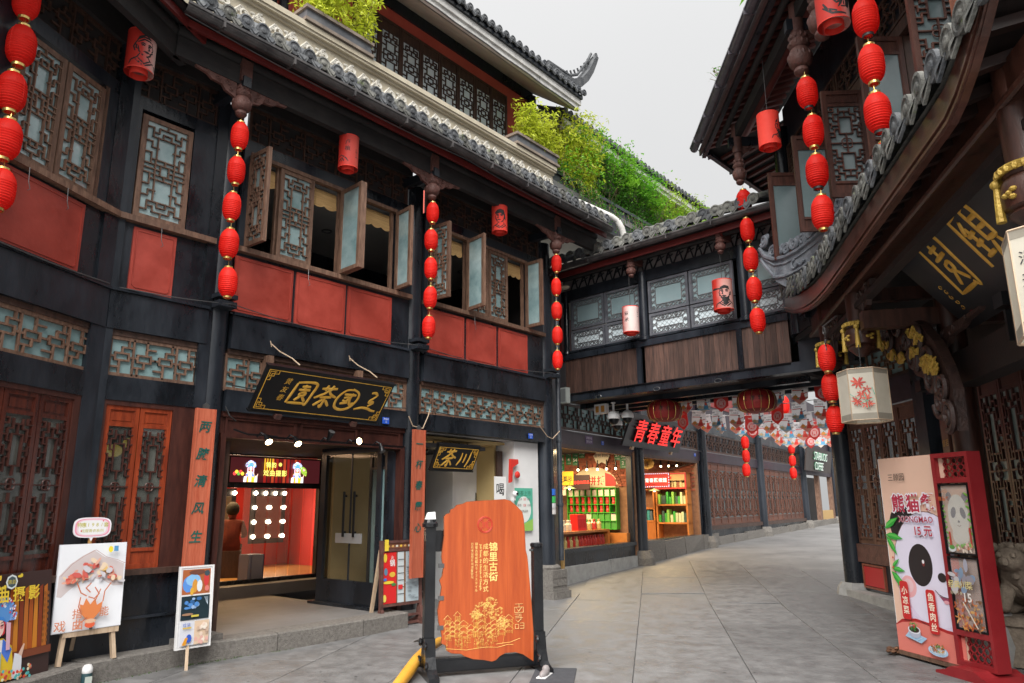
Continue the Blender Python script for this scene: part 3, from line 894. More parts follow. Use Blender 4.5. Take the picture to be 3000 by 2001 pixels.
# paving slabs, each a piece of the ground
G = Frame((4.5, 3.4), 29)
_pv = []
for k in range(3):
    m = MB(); sx, sy, bv = 2.06 / 2, 1.10 / 2, .004
    vs = [(-sx, -sy, 0), (sx, -sy, 0), (sx, sy, 0), (-sx, sy, 0), (-sx + bv, -sy + bv, .012), (sx - bv, -sy + bv, .012), (sx - bv, sy - bv, .012), (-sx + bv, sy - bv, .012)]
    m.add(vs, [(4, 5, 6, 7), (0, 1, 5, 4), (1, 2, 6, 5), (2, 3, 7, 6), (3, 0, 4, 7)])
    _pv.append(m.mesh('paving_slab', PAVE))
npv = 0
for j in range(-6, 8):
    for i in range(-3, 9):
        u, w_ = i * 2.064 + (1.03 if j % 2 else 0), j * 1.104
        p = G.P(u, w_)
        d = p - Vector((0, 0, 0)); fw = d.dot(Vector((_F.x, _F.y, 0)).normalized()); sd_ = abs(d.dot(_r))
        if fw < 3.2 or sd_ > fw * .82 + 1.2 or p.y > 8.6 or p.x > 17 or (p.x > 12 and p.y < 1.5):
            continue
        slope = .036 if p.x > 11.5 else 0
        o = ob('paving_slab', _pv[npv % 3], ground, (p.x, p.y, gz(p.x, p.y) - .006 + rnd.uniform(-.0015, .0015)), (slope * math.sin(-G.a) + rnd.uniform(-.0012, .0012), -slope * math.cos(G.a), G.a))
        npv += 1

# ------------------------------------------------------------------ raised stone kerb and entrance platform
plat = thing('stone_platform', 'raised stone platform with rough grey kerb in front of the dark tea house', 'platform', (0, 0, 0))
pm = MB()
front = [(-1.2, 5.25), (1.6, 6.82), (2.3, 7.22), (3.0, 7.62), (3.95, 7.74), (5.0, 7.62), (6.2, 7.6), (7.0, 7.66)]
edge = front + [(7.0, 14.0), (-1.2, 14.0)]
pm.add([(x, y, .185) for x, y in edge], [tuple(range(len(edge)))])
pm.build('platform_floor', CONC, plat)
for i in range(len(front) - 1):
    a, b = Vector((*front[i], 0)), Vector((*front[i + 1], 0))
    L = (b - a).length; n = max(1, round(L / 1.0)); d = (b - a).normalized(); nn = Vector((-d.y, d.x, 0))
    for k in range(n):
        p, q = a + d * (L * k / n + .004), a + d * (L * (k + 1) / n - .004)
        m = MB()
        f0, b0 = -.05, .28
        o = [p + nn * f0, q + nn * f0, q + nn * b0, p + nn * b0]
        zt = .2 + rnd.uniform(-.003, .003)
        vs = [(v.x, v.y, -.05) for v in o] + [(v.x, v.y, zt - .015) for v in o[:2]] + [(v.x, v.y, zt) for v in (p + nn * (f0 + .015), q + nn * (f0 + .015), o[2], o[3])]
        m.add(vs, [(0, 1, 5, 4), (4, 5, 7, 6), (6, 7, 8, 9), (1, 2, 8, 7, 5), (0, 4, 6, 9, 3)])
        m.build('kerb_stone', STONE, plat)

# ------------------------------------------------------------------ tea house
TH = thing('tea_house', 'long black timber tea house with red panels, lattice windows and a tiled eave', 'building', A.P(0), A.a)
TH3 = ob('bent_wing', None, TH, (A3.o - A.o), (0, 0, A3.a))
TH3['kind'] = 'structure'
def part(name, m, mt, p=TH, smooth=False, **k):
    return m.build(name, mt, p, smooth, **k)
# columns with stone bases, beam-end blocks
for u in (4.16, 7.28, 10.62):
    part('column', MB().lathe([(.165, .18), (.16, 1.2), (.155, 3.0), (.15, 6.5)], 20, (u, .15, 0)), BLKC, smooth=True)
    m = MB()
    m.box(u - .12, u + .10, -.16, .05, 3.86, 3.93); m.box(u - .13, u + .11, -.15, .05, 3.97, 4.02)
    for k in range(7):
        m.box(u - .13 + k * .034, u - .115 + k * .034, -.166, -.15, 3.86, 3.93)
    part('beam_end', m, BLK)
cb = MB().box(10.36, 10.88, -.18, .42, -.1, .13).box(10.39, 10.85, -.15, .39, .13, .17).box(10.41, 10.83, -.13, .37, .17, .48).lathe([(.24, .48), (.25, .52), (.2, .56)], 20, (10.62, .15, 0))
for k in range(4):                                           # carved fields on the base
    x = 10.43 + k * .105
    cb.box(x, x + .08, -.142, -.13, .22, .32); cb.box(x, x + .08, -.14, -.13, .35, .45)
    cb.box(x, x + .085, -.19, -.18, -.02, .09)
part('column_base', cb, STONE)
part('column_base', MB().box(3.9, 4.42, -.12, .42, .1, .26), STONE)

def storey(P, u0, u1):
    """black boards, sills and beams of one stretch of front between u0 and u1"""
    part('lower_beam', B1(u0, u1, 0, .26, 3.42, 3.82), BLK, P)
    part('beam_batten', B1(u0, u1, -.025, .02, 3.825, 3.86), BLKC, P)
    part('panel_board', B1(u0, u1, .05, .09, 3.86, 4.62), BLK, P)
    part('sill', B1(u0, u1, -.035, .1, 4.625, 4.69), BRN, P)
    part('head_beam', B1(u0, u1, .03, .2, 5.98, 6.13), BLK, P)
    part('top_beam', B1(u0, u1, .02, .24, 6.62, 6.98), SOOT, P)
    part('transom_beam', B1(u0, u1, .02, .22, 2.68, 2.93), BLK, P)
    part('lintel_strip', B1(u0, u1, .04, .2, 3.36, 3.418), BRN2, P)
def red_panel(P, u0, u1, z0, z1):
    o = part('red_panel', B1(u0, u1, .025, .05, z0, z1), REDP, P)
    i = .035
    pts = [(u0 + i + .03, z0 + i), (u1 - i - .03, z0 + i), (u1 - i, z0 + i + .03), (u1 - i, z1 - i), (u0 + i, z1 - i), (u0 + i, z0 + i + .03), (u0 + i + .03, z0 + i)]
    m = MB()
    for a, b in zip(pts[:-1], pts[1:]):
        m.bar((a[0], .022, a[1]), (b[0], .022, b[1]), .012, .008, (0, 1, 0))
    m.build('moulding', REDP, o)
    return o
def hook(P, u, z):
    part('wire_hook', MB().tube([(u, -.05, z), (u + .004, -.055, z - .14), (u + .03, -.055, z - .2), (u + .005, -.055, z - .22)], .004, 4), STEEL, P)
storey(TH, 4.31, 7.13); storey(TH, 7.43, 10.47); storey(TH, 2.93, 4.01); storey(TH3, -3.6, -.0)
for a, b in ((4.30, 5.11), (5.16, 5.945), (5.99, 6.78), (7.53, 8.33), (8.40, 9.13), (9.20, 9.99)):
    red_panel(TH, a, b, 3.875, 4.575)
red_panel(TH, 3.10, 3.57, 3.875, 4.585); red_panel(TH3, -1.72, -.43, 3.875, 4.585); red_panel(TH3, -3.2, -1.86, 3.875, 4.585)
for u, z in ((5.28, 4.62), (8.5, 4.62), (3.36, 4.62)):
    hook(TH, u, z)
hook(TH3, -.75, 4.62); hook(TH3, -1.2, 4.62)
# upper windows
for (P, u0, u1) in ((TH, 4.31, 4.40), (TH, 6.85, 7.13), (TH, 7.43, 7.50), (TH, 10.0, 10.47), (TH, 2.93, 3.05), (TH, 3.66, 4.01), (TH3, -.36, 0), (TH3, -1.87, -1.44), (TH3, -3.7, -3.0)):
    part('wall_post', B1(u0, u1, .03, .12, 4.69, 5.98), BLK, P)
part('window_head', B1(4.40, 6.85, .02, .1, 5.93, 5.98), BRN); part('window_head', B1(7.50, 10.0, .02, .1, 5.93, 5.98), BRN)
HH = 1.23
leaf(TH, .40, HH, 'step', (4.41, .03, 4.70), rad(-88))
leaf(TH, .52, HH, 'step', (4.84, .06, 4.70))
leaf(TH, .50, HH, 'step', (5.82, .04, 4.70), rad(86), hinge=1); leaf(TH, .50, HH, 'step', (5.885, .04, 4.70), rad(84), hinge=1)
leaf(TH, .40, HH, 'step', (6.84, .03, 4.70), rad(82), hinge=1)
leaf(TH, .40, HH, 'step', (7.56, .03, 4.70), rad(-86))
leaf(TH, .47, HH, 'step', (8.40, .03, 4.70), rad(80), hinge=1)
leaf(TH, .50, HH, 'step', (8.44, .06, 4.70)); leaf(TH, .50, HH, 'step', (8.96, .06, 4.70))
leaf(TH, .40, HH, 'step', (9.97, .03, 4.70), rad(86), hinge=1)
for u in (4.84, 5.37, 5.83, 6.8, 7.55, 8.42, 9.48, 9.96):
    part('window_post', B1(u - .022, u + .022, .09, .14, 4.69, 5.95), BRN)
leaf(TH, .58, HH, 'step', (3.065, .05, 4.70)); leaf(TH3, .50, HH, 'step', (-.86, .05, 4.70)); leaf(TH3, .50, HH, 'step', (-1.38, .05, 4.70))
leaf(TH3, .55, HH, 'step', (-2.4, .05, 4.70)); leaf(TH3, .55, HH, 'step', (-3.0, .05, 4.70))
part('window_post', B1(-.30, -.36, .03, .1, 4.69, 5.98), BRN, TH3)
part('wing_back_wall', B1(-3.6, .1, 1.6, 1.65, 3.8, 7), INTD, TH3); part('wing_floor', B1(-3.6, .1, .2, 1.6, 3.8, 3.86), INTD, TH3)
# upper transoms under the eave
for (P, u0, u1, n) in ((TH, 4.36, 7.08, 5), (TH, 7.48, 10.42, 5), (TH, 2.98, 3.96, 2), (TH3, -1.6, -.06, 3), (TH3, -3.3, -1.65, 3)):
    transom(P, u0, u1, 6.13, 6.62, .1, n, BRN2, SOOT, .04, .018)
# upper rooms: floor, ceiling, back wall, furniture shapes, blinds
def room(P, u0, u1, w0, w1, z0, z1, ceil, wall):
    m = MB().box(u0, u1, w1, w1 + .05, z0, z1); part('back_wall', m, wall, P)
    part('ceiling', B1(u0, u1, w0, w1, z1, z1 + .05), ceil, P); part('room_floor', B1(u0, u1, w0, w1, z0 - .05, z0), INTD, P)
    part('side_wall', B1(u0 - .05, u0, w0, w1, z0, z1), wall, P); part('side_wall', B1(u1, u1 + .05, w0, w1, z0, z1), wall, P)
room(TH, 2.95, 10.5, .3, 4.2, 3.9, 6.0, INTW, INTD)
part('picture_panel', B1(6.2, 7.0, 2.6, 2.65, 4.6, 5.3), INTW); part('picture_panel', B1(7.9, 9.0, 2.6, 2.65, 4.9, 5.6), INTW); part('picture_panel', B1(9.6, 10.2, 2.6, 2.65, 5.0, 5.5), INTW)
part('room_partition', MB().box(5.4, 5.6, 2.65, 2.8, 4, 6).box(7.2, 7.4, 2.65, 2.8, 4, 6).box(5.4, 10.4, 2.66, 2.8, 5.75, 6.0), BLK)
for u, w_ in ((6.0, 1.2), (6.7, 1.6), (8.2, 1.4), (9.7, 1.4)):
    part('downlight', MB().lathe([(.09, 0), (.09, -.012), (.065, -.014), (.06, 0)], 16, (u, w_, 6.0), cap=False), STEEL)
def blind(u0, u1):
    m = MB(); h = .16
    m.tube([(u0, .19, 5.86), (u1, .19, 5.86)], .05, 8)
    m.box(u0, u1, .14, .15, 5.72, 5.84)
    o = part('bamboo_blind', m, BAMB)
    n = max(2, round((u1 - u0) / .17)); k = MB()
    for i in range(n):
        a, b = u0 + (u1 - u0) * i / n, u0 + (u1 - u0) * (i + 1) / n
        k.prism([(a, 5.73)] + [(a + (b - a) * t, 5.66 - .035 * math.sin(math.pi * t)) for t in (0, .25, .5, .75, 1)] + [(b, 5.73)], .132, .14)
    k.build('scalloped_edge', BAMB, o)
for a, b in ((4.45, 4.82), (5.39, 5.8), (5.88, 6.8), (7.6, 8.38), (9.5, 9.95)):
    blind(a, b)
# ground floor transoms and left windows
transom(TH, 4.27, 7.16, 2.92, 3.37, .1, 5); transom(TH, 7.40, 10.50, 2.92, 3.37, .1, 6)
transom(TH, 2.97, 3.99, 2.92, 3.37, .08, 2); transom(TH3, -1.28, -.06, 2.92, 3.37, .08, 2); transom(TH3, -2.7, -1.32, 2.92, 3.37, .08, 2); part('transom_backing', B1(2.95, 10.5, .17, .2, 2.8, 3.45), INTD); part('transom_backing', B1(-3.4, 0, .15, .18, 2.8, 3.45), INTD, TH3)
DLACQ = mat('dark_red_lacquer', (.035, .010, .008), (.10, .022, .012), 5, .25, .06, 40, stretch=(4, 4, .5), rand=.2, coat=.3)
def gf_window(P, u0, u1, n, u_post0, u_post1):
    part('window_surround', MB().box(u_post0, u0, .03, .13, .98, 2.68).box(u1, u_post1, .03, .13, .98, 2.68).box(u0, u1, .032, .128, 2.63, 2.68), MAHO, P)
    part('sill', B1(u_post0, u_post1, -.06, .14, .93, .985), BRN2, P)
    part('dado', B1(u_post0, u_post1, .02, .1, .18, .93), BLKC, P)
    part('dado_rail', B1(u_post0, u_post1, .0, .1, .50, .525), BLK, P)
    wl = (u1 - u0) / n
    for k in range(n):
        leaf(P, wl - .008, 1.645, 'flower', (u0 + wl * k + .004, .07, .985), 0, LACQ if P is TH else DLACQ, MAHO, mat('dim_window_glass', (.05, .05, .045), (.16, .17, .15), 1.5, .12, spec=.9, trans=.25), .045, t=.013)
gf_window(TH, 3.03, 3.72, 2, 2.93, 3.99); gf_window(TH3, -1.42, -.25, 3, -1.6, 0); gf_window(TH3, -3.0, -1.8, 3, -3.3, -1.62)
part('yellow_lamp', MB().prism(ell(3.35, 2.2, .1, .07, 12), .55, .6).prism(ell(3.56, 2.3, .08, .06, 12), .6, .65), flat((.8, .6, .1), .5, .9))
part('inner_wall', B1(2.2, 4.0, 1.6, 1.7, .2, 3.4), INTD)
# eave: soffit, red board, purlin, gutter, hanging posts
def eave(P, u0, u1):
    part('soffit', MB().add([(u0, .24, 6.99), (u1, .24, 6.99), (u1, -.84, 6.80), (u0, -.84, 6.80), (u0, .24, 7.03), (u1, .24, 7.03), (u1, -.84, 6.84), (u0, -.84, 6.84)], [(0, 1, 2, 3), (7, 6, 5, 4), (0, 3, 7, 4), (1, 5, 6, 2)]), SOOT, P)
    part('eave_board', B1(u0, u1, -.76, -.72, 6.70, 6.79), REDB, P)
    part('eave_purlin', MB().tube([(u0, -.48, 6.78), (u1, -.48, 6.78)], .075, 10), SOOT, P, True)
    part('eave_beam', B1(u0, u1, -.53, -.44, 6.46, 6.70), SOOT, P)
eave(TH, 3.11, 11.55); eave(TH3, -3.6, .12)
part('gutter', gutter_mb(3.0, 11.5, -.88, 6.845), GUT)
for u, s_ in ((3.93, 1.0), (7.05, 1.0), (10.2, 1.0)):
    o = ob('hanging_post', _pend, TH, (u, -.5, 6.07), (0, 0, 0)); o.scale = (.76, .76, .95)
    part('post_block', B1(u - .07, u + .07, -.57, -.43, 6.5, 6.78), CARV, o.parent)
    part('cantilever_beam', B1(u - .05, u + .05, -.6, .1, 6.42, 6.55), BLK)
    part('carved_bracket', scroll_bracket_mb(.5, .2, 1, .04), CARV, loc=(u + .09, -.5, 6.46)); part('carved_bracket', scroll_bracket_mb(.5, .2, -1, .04), CARV, loc=(u - .09, -.5, 6.46))
# tiled eave roof and the cream cornice behind it
roof = part('eave_roof', MB().add([(2.3, -.84, 6.90), (11.5, -.84, 6.90), (11.5, .16, 7.56), (2.3, .16, 7.56), (2.3, -.84, 6.86), (11.5, -.84, 6.86), (11.5, .16, 7.50), (2.3, .16, 7.50)], [(0, 1, 2, 3), (7, 6, 5, 4), (0, 4, 5, 1), (0, 3, 7, 4), (1, 5, 6, 2)]), TILE)
tile_row(roof, [(3.05 + .213 * i, -.90, 7.0, 0, 0) for i in range(40)], (TILE, TILE, TILEM), .084, .9, 33)
part('hip_end', MB().tube([(2.55, -.55, 7.05), (2.85, -.86, 7.0), (3.0, -.98, 7.06)], [.12, .1, .05], 8).box(2.3, 2.95, -.9, -.3, 6.93, 7.02), RIDGE)
cor = MB().box(1.0, 11.05, .16, .40, 7.50, 8.24).box(1.0, 11.06, .08, .16, 7.50, 7.76).box(1.0, 11.06, .12, .16, 7.76, 7.81).box(1.0, 11.06, .12, .16, 8.11, 8.15).box(1.0, 11.06, .07, .42, 8.15, 8.19).box(1.0, 11.06, .05, .42, 8.19, 8.27)
part('cornice', cor, CREAM)
rel = MB()
for k in range(19):
    x = 1.4 + k * .51
    for sgn, xx in ((1, x), (-1, x + .25)):
        rel.tube([(p[0], .155, p[1]) for p in spiral(xx, 7.955 + .025 * sgn, .075, .02, 90 if sgn > 0 else 270, (90 if sgn > 0 else 270) + 480, 14)], [.022] * 8 + [.016] * 7, 5)
        for q in range(3):
            a = rad(200 * (sgn < 0) + 50 * q)
            rel.ball((xx + .13 + .035 * q, .155, 7.955 - .05 * sgn + .035 * q * sgn), .03, 6, 4, (1.5, .6, .7))
    rel.tube([(x - .1 + .05 * i, .155, 7.955 + .07 * math.sin(i * 1.25)) for i in range(11)], .02, 5)
part('scroll_relief', rel, CREAMR)
# terrace and set-back top floor
part('terrace', B1(1.0, 21.0, .40, 1.4, 8.10, 8.24), CONC)
part('top_wall', B1(3.6, 12.0, 1.4, 1.55, 8.24, 10.9), REDW)
part('top_band', B1(3.6, 12.0, 1.36, 1.4, 10.66, 10.95), BLK)
part('window_band', B1(6.86, 11.08, 1.37, 1.4, 9.02, 10.40), BRN2)
for k in range(8):
    leaf(TH, .505, 1.27, 'up', (6.93 + .512 * k, 1.35, 9.08), 0, BRN2, BRN2, PALE, .045, t=.013)
for u in (5.25, 5.46):
    part('top_column', MB().lathe([(.075, 8.24), (.07, 10.7)], 14, (u, 1.3, 0)), BLKC, smooth=True)
part('top_column', MB().lathe([(.12, 8.24), (.12, 10.7)], 14, (11.85, 1.3, 0)), BLKC, smooth=True)
part('top_end_wall', B1(11.95, 12.0, 1.55, 5, 8.24, 10.9), REDW)
part('top_soffit', MB().add([(3.4, 1.4, 10.93), (12.05, 1.4, 10.93), (12.05, .22, 10.03), (3.4, .22, 10.03), (3.4, 1.4, 10.98), (12.05, 1.4, 10.98), (12.05, .22, 10.08), (3.4, .22, 10.08)], [(0, 1, 2, 3), (7, 6, 5, 4), (0, 3, 7, 4), (1, 5, 6, 2)]), SOFF)
part('top_fascia', MB().box(3.4, 12.08, .14, .2, 10.03, 10.16).box(3.4, 12.1, .10, .14, 10.15, 10.30), WHITEG)
part('top_eave_board', B1(3.4, 12.1, .05, .10, 10.28, 10.36), BLK)
part('lightning_cable', MB().tube([(3.4 + .43 * i, .12, 10.02 + .012 * math.sin(i * 2.1)) for i in range(21)], .014, 5), STEEL)
tr_ = part('top_roof', MB().add([(3.4, .05, 10.36), (12.1, .05, 10.36), (12.1, 2.4, 11.55), (3.4, 2.4, 11.55)], [(0, 1, 2, 3)]), TILE)
tile_row(tr_, [(3.5 + .205 * i, .02, 10.43, 0, 0) for i in range(43)], (TILE, TILE), .066, .8, 26)
# upturned ridge at the corner of the top roof
rp = [(10.9, 10.62), (11.4, 10.60), (11.8, 10.66), (12.15, 10.86), (12.45, 11.22), (12.66, 11.58), (12.76, 11.72), (12.84, 11.70), (12.76, 11.52), (12.6, 11.2), (12.38, 10.88), (12.1, 10.60), (11.8, 10.44), (11.3, 10.38), (10.9, 10.40)]
rm = MB().prism(rp, .06, .30)
rm.tube([(x, .18, z + .10 + .03 * math.sin(i * 2)) for i, (x, z) in enumerate([(11.0, 10.62), (11.4, 10.62), (11.8, 10.70), (12.1, 10.86), (12.35, 11.14), (12.55, 11.45), (12.7, 11.7)])], .035, 6)
for i in range(12):
    t = i / 11; x = 11.0 + 1.55 * t; z = 10.60 + .85 * t ** 2.4
    rm.tube([(x, .18, z), (x + .03, .18, z + .05), (x - .02, .18, z + .12)], .022, 5)
rm.tube([(12.78, .18, 11.68), (12.85, .18, 11.80), (12.92, .18, 11.84), (12.90, .18, 11.90)], [.06, .05, .04, .03], 7)
part('flying_ridge', rm, TILE)

# building beyond the terrace, with the long tiled eave
RBD = thing('rear_building', 'grey building behind the green shrubs with a long tiled eave', 'building', A.P(0), A.a)
part('wall', B1(12.05, 24, 1.7, 1.9, 8.0, 10.4), INTW, RBD)
for k in range(5):
    part('window', frame_mb(12.7 + 1.7 * k, 13.9 + 1.7 * k, 8.6, 9.7, .07, 1.62, 1.7), BLK, RBD)
    part('pane', B1(12.76 + 1.7 * k, 13.84 + 1.7 * k, 1.68, 1.695, 8.66, 9.64), INTD, RBD)
part('soffit', MB().add([(12.1, 1.7, 10.3), (24, 1.7, 10.3), (24, .66, 9.82), (12.1, .66, 9.82)], [(0, 1, 2, 3)]), SOFF, RBD)
part('fascia', MB().box(12.1, 24, .62, .68, 9.80, 9.92).box(12.1, 24, .58, .62, 9.91, 10.08), WHITEG, RBD)
part('eave_board', B1(12.1, 24, .55, .58, 10.05, 10.10), BLK, RBD)
rr_ = part('roof', MB().add([(12.0, .54, 10.11), (24, .54, 10.11), (24, 2.8, 11.2), (12.0, 2.8, 11.2)], [(0, 1, 2, 3)]), TILE, RBD)
tile_row(rr_, [(12.1 + .21 * i, .52, 10.19, 0, 0) for i in range(45)], (TILE, TILE), .068, .8, 25)
part('terrace_parapet', MB().box(11.1, 21, .42, .56, 7.7, 8.42).box(11.1, 21, .38, .6, 8.42, 8.5), BLK, RBD)
# ------------------------------------------------------------------ entrance of the tea house (first bay)
part('corner_post', B1(2.90, 3.0, .012, .20, .18, 6.98), BLK); part('corner_post', MB().add([(2.76, -.065, .18), (2.93, .012, .18), (2.90, .2, .18), (2.70, .1, .18), (2.76, -.065, 6.98), (2.93, .012, 6.98), (2.90, .2, 6.98), (2.70, .1, 6.98)], [(0, 1, 5, 4), (1, 2, 6, 5), (2, 3, 7, 6), (3, 0, 4, 7), (4, 5, 6, 7)]), BLK)
part('corner_post', B1(3.93, 4.06, .011, .14, 2.68, 6.98), BLK)
part('door_head', MB().box(4.31, 7.13, .06, .16, 2.62, 2.68).box(4.31, 7.13, .06, .16, 2.38, 2.43).box(4.31, 7.13, .10, .15, 2.43, 2.62), MAHO)
for a, b in ((4.36, 5.32), (5.38, 6.28), (6.34, 7.06)):
    part('head_panel', frame_mb(a, b, 2.43, 2.62, .03, .075, .10), MAHO)
part('door_jamb', MB().box(4.31, 4.37, .05, .2, .19, 2.38), MAHO); part('door_jamb', MB().box(7.06, 7.13, .05, .2, .19, 2.38), MAHO)
for k in range(3):                                           # leaves folded back against both jambs
    leaf(TH, .5, 2.15, 'door', (4.40 + .045 * k, .2, .2), rad(90 + 2 * k), BRN2, BRN2, TEALD, .06, hinge=0, name='folded_door')
    leaf(TH, .42, 2.15, 'door', (6.93 + .05 * k, .16, .2), rad(86 - 3 * k), BLK, BLK, TEALD, .05, hinge=0, name='folded_door')
w1 = 3.45
def inside(u0, u1, z0, z1): return MB().box(u0, u1, w1, w1 + .06, z0, z1)
part('recess_ceiling', B1(4.3, 9.0, .16, 3.6, 2.46, 2.52), SOOT); part('recess_wall', B1(4.30, 4.34, .2, 7, .18, 2.5), INTD)
sf = part('shop_front', MB().box(5.9, 6.32, w1, w1 + .1, .2, 2.5).box(8.14, 8.3, w1, w1 + .1, .2, 2.5).box(6.32, 8.14, w1, w1 + .08, 1.90, 1.98).box(6.32, 8.14, w1, w1 + .1, .18, .42).box(6.32, 8.14, w1 + .02, w1 + .1, 2.44, 2.5), BLKC)
part('shop_step', MB().prism([(5.9, .18), (8.3, .18), (8.3, .36), (5.9, .36)], w1 - .3, w1), CONC)
# lit screen above the shop front
scr = Print(0, 1.0)
x0, x1, z0, z1 = 6.36, 8.12, 1.99, 2.40
scr.rect((.03, .005, .006), x0, x1, z0, z1)
for k in range(10):
    a = x0 + .62 + .075 * k
    scr.rect(((.16, .008, .006), (.08, .004, .004), (.24, .03, .01))[k % 3], a, a + .05, z0, z1)
for k in range(4):
    scr.rect((.45, .3, .02), 6.98 + .05 * k, 7.0 + .05 * k, z0 + .2, z1)
def opera(p, cx, cz, s, fan=False, flip=1):
    """a singer in a beaded headdress with white sleeves, facing the viewer"""
    X = lambda q: [(cx + flip * x * s, cz + z * s) for x, z in q]
    p.shape((.75, .52, .03), X([(-.3, -.62), (.3, -.62), (.24, -.2), (.1, -.08), (-.1, -.08), (-.24, -.2)]))
    p.shape((.6, .05, .04), X([(-.3, -.62), (-.14, -.62), (-.12, -.3), (-.24, -.2)]))
    p.shape((.08, .2, .7), X([(-.24, -.24), (-.1, -.09), (-.04, -.2), (-.18, -.4)])); p.shape((.08, .2, .7), X([(.24, -.24), (.1, -.09), (.04, -.2), (.18, -.4)]))
    p.shape((.8, .8, .82), X([(-.09, -.1), (.09, -.1), (.06, -.6), (-.06, -.6)]))
    for k in range(5):
        p.shape(((.1, .35, .75), (.7, .08, .1))[k % 2], X([(-.06 + .028 * k, -.25), (-.045 + .028 * k, -.25), (-.05 + .03 * k, -.62), (-.07 + .03 * k, -.62)]))
    p.shape((.75, .77, .82), X([(-.34, -.36), (-.2, -.32), (-.2, -.62), (-.36, -.62)])); p.shape((.75, .77, .82), X([(.28, -.3), (.4, -.34), (.4, -.62), (.24, -.62)]))
    p.shape((.75, .5, .4), X([(.34, -.32), (.42, -.2), (.44, -.21), (.4, -.36)]))
    p.oval((.10, .30, .68), cx, cz + .26 * s, .22 * s, .2 * s, 18)
    rr = random.Random(int(cx * 100))
    for col, n, r in (((.75, .8, .9), 34, .02), ((.2, .4, .85), 26, .022), ((.65, .06, .12), 20, .017), ((.85, .85, .9), 24, .014)):
        pts = []
        for i in range(n):
            a, q = rr.uniform(-.35, math.pi + .35), .1 + .16 * math.sqrt(rr.random())
            pts.append((cx + q * s * math.cos(a) * 1.1, cz + .2 * s + q * s * math.sin(a)))
        p.dots(col, pts, r * s)
    for sx in (-1, 1):
        p.shape((.75, .45, .55), X([(sx * .12, .12), (sx * .19, .1), (sx * .19, -.24), (sx * .13, -.24)]))
        p.shape((.62, .03, .05), X([(sx * .05, .15), (sx * .105, .12), (sx * .1, -.02), (sx * .06, -.05)]))
    p.shape((.86, .62, .54), X(ell(0, .06, .085, .12, 16)))
    p.shape((.8, .3, .3), X(ell(-.045, .07, .03, .03, 8))); p.shape((.8, .3, .3), X(ell(.045, .07, .03, .03, 8)))
    p.shape((.05, .25, .7), X([(-.11, .13), (-.06, .19), (0, .2), (.06, .19), (.11, .13), (.05, .15), (0, .16), (-.05, .15)]))
    for sx in (-1, 1):
        p.shape((.02, .01, .01), X([(sx * .02, .085), (sx * .065, .1), (sx * .07, .085), (sx * .03, .075)])); p.shape((.02, .01, .01), X([(sx * .02, .12), (sx * .07, .135), (sx * .072, .125), (sx * .02, .112)]))
    p.shape((.7, .02, .03), X([(-.022, .0), (0, .008), (.022, .0), (0, -.014)]))
    if fan:
        for k in range(10):
            a0, a1 = rad(-30 + 15 * k), rad(-18 + 15 * k)
            p.shape(((.35, .5, .05), (.2, .4, .04))[k % 2], X([(.24, -.1), (.24 + .34 * math.cos(a0), -.1 + .34 * math.sin(a0)), (.24 + .34 * math.cos(a1), -.1 + .34 * math.sin(a1))]))
        p.oval((.8, .35, .4), cx + flip * .38 * s, cz + .06 * s, .06 * s)
for k in range(5):
    scr.oval(((.7, .05, .05), (.75, .5, .05), (.1, .3, .05))[k % 3], 6.44 + .035 * k, 2.13 + .03 * (k % 2), .03)
opera(scr, 6.72, 2.2, .33); opera(scr, 7.62, 2.2, .33, True)
scr.text((.75, .72, .15), '锦韵', 7.08, 2.29, .10, bold=.01); scr.text((.75, .72, .15), '戏曲摄影', 7.17, 2.15, .11, bold=.01)
scr.oval((.6, .5, .1), 7.26, 2.3, .035, .035, 8)
so_ = part('screen', B1(x0 - .02, x1 + .02, w1 - .005, w1 + .03, z0 - .02, z1 + .02), BLKL)
scr.done('screen_picture', so_, (0, w1 - .007, 0))
for k in range(6):                                           # clear strip curtain
    part('curtain_strip', MB().box(6.66 + .235 * k, 6.87 + .235 * k, w1 + .02 + .012 * (k % 2), w1 + .024 + .012 * (k % 2), .42, 1.9), mat('clear_plastic', (.6, .6, .6), (.75, .75, .75), 1, .1, trans=.86, spec=.8))
part('shop_red_wall', MB().box(4.4, 9.6, 6.6, 6.7, .2, 2.6), mat('shop_red', (.52, .03, .03), (.6, .045, .04), 1, .6))
part('shop_side_wall', MB().box(9.6, 9.7, 3.5, 6.7, .2, 2.6), mat('shop_red', (.5, .03, .03)))
part('shop_ceiling', B1(4.4, 9.7, 3.6, 6.7, 2.56, 2.6), INTD); part('shop_floor', B1(4.4, 9.7, 3.5, 6.7, .3, .36), mat('shop_floor', (.4, .2, .06), (.5, .27, .09), 2, .4))
BULB = flat((1.0, .82, .6), .4, 16)
for (ua, ub) in ((7.15, 7.95), (8.3, 9.1)):
    mi = part('mirror', B1(ua, ub, 5.95, 6.0, .85, 1.95), BLKL)
    MB().box(ua + .1, ub - .1, 5.94, 5.95, .95, 1.8).build('mirror_glass', mat('dark_mirror', (.2, .19, .18), (.25, .24, .22), 1, .08, metal=.9), mi)
    for k in range(4):
        for j in range(4):
            if j == 0 or k != 2:
                MB().ball((ua + .06 + (ub - ua - .12) * (k if j == 0 or k != 1 else 1.5) / 3, 5.91, 1.86 - .29 * j), .04, 8, 6).build('bulb', BULB, mi)
part('dressing_shelf', MB().box(5.6, 7.1, 6.0, 6.5, .9, .95).box(5.6, 7.1, 6.2, 6.5, 1.3, 1.34).box(5.6, 7.1, 6.2, 6.5, 1.7, 1.74).box(7.05, 7.1, 6.0, 6.5, .36, 1.9), LIGHTW)
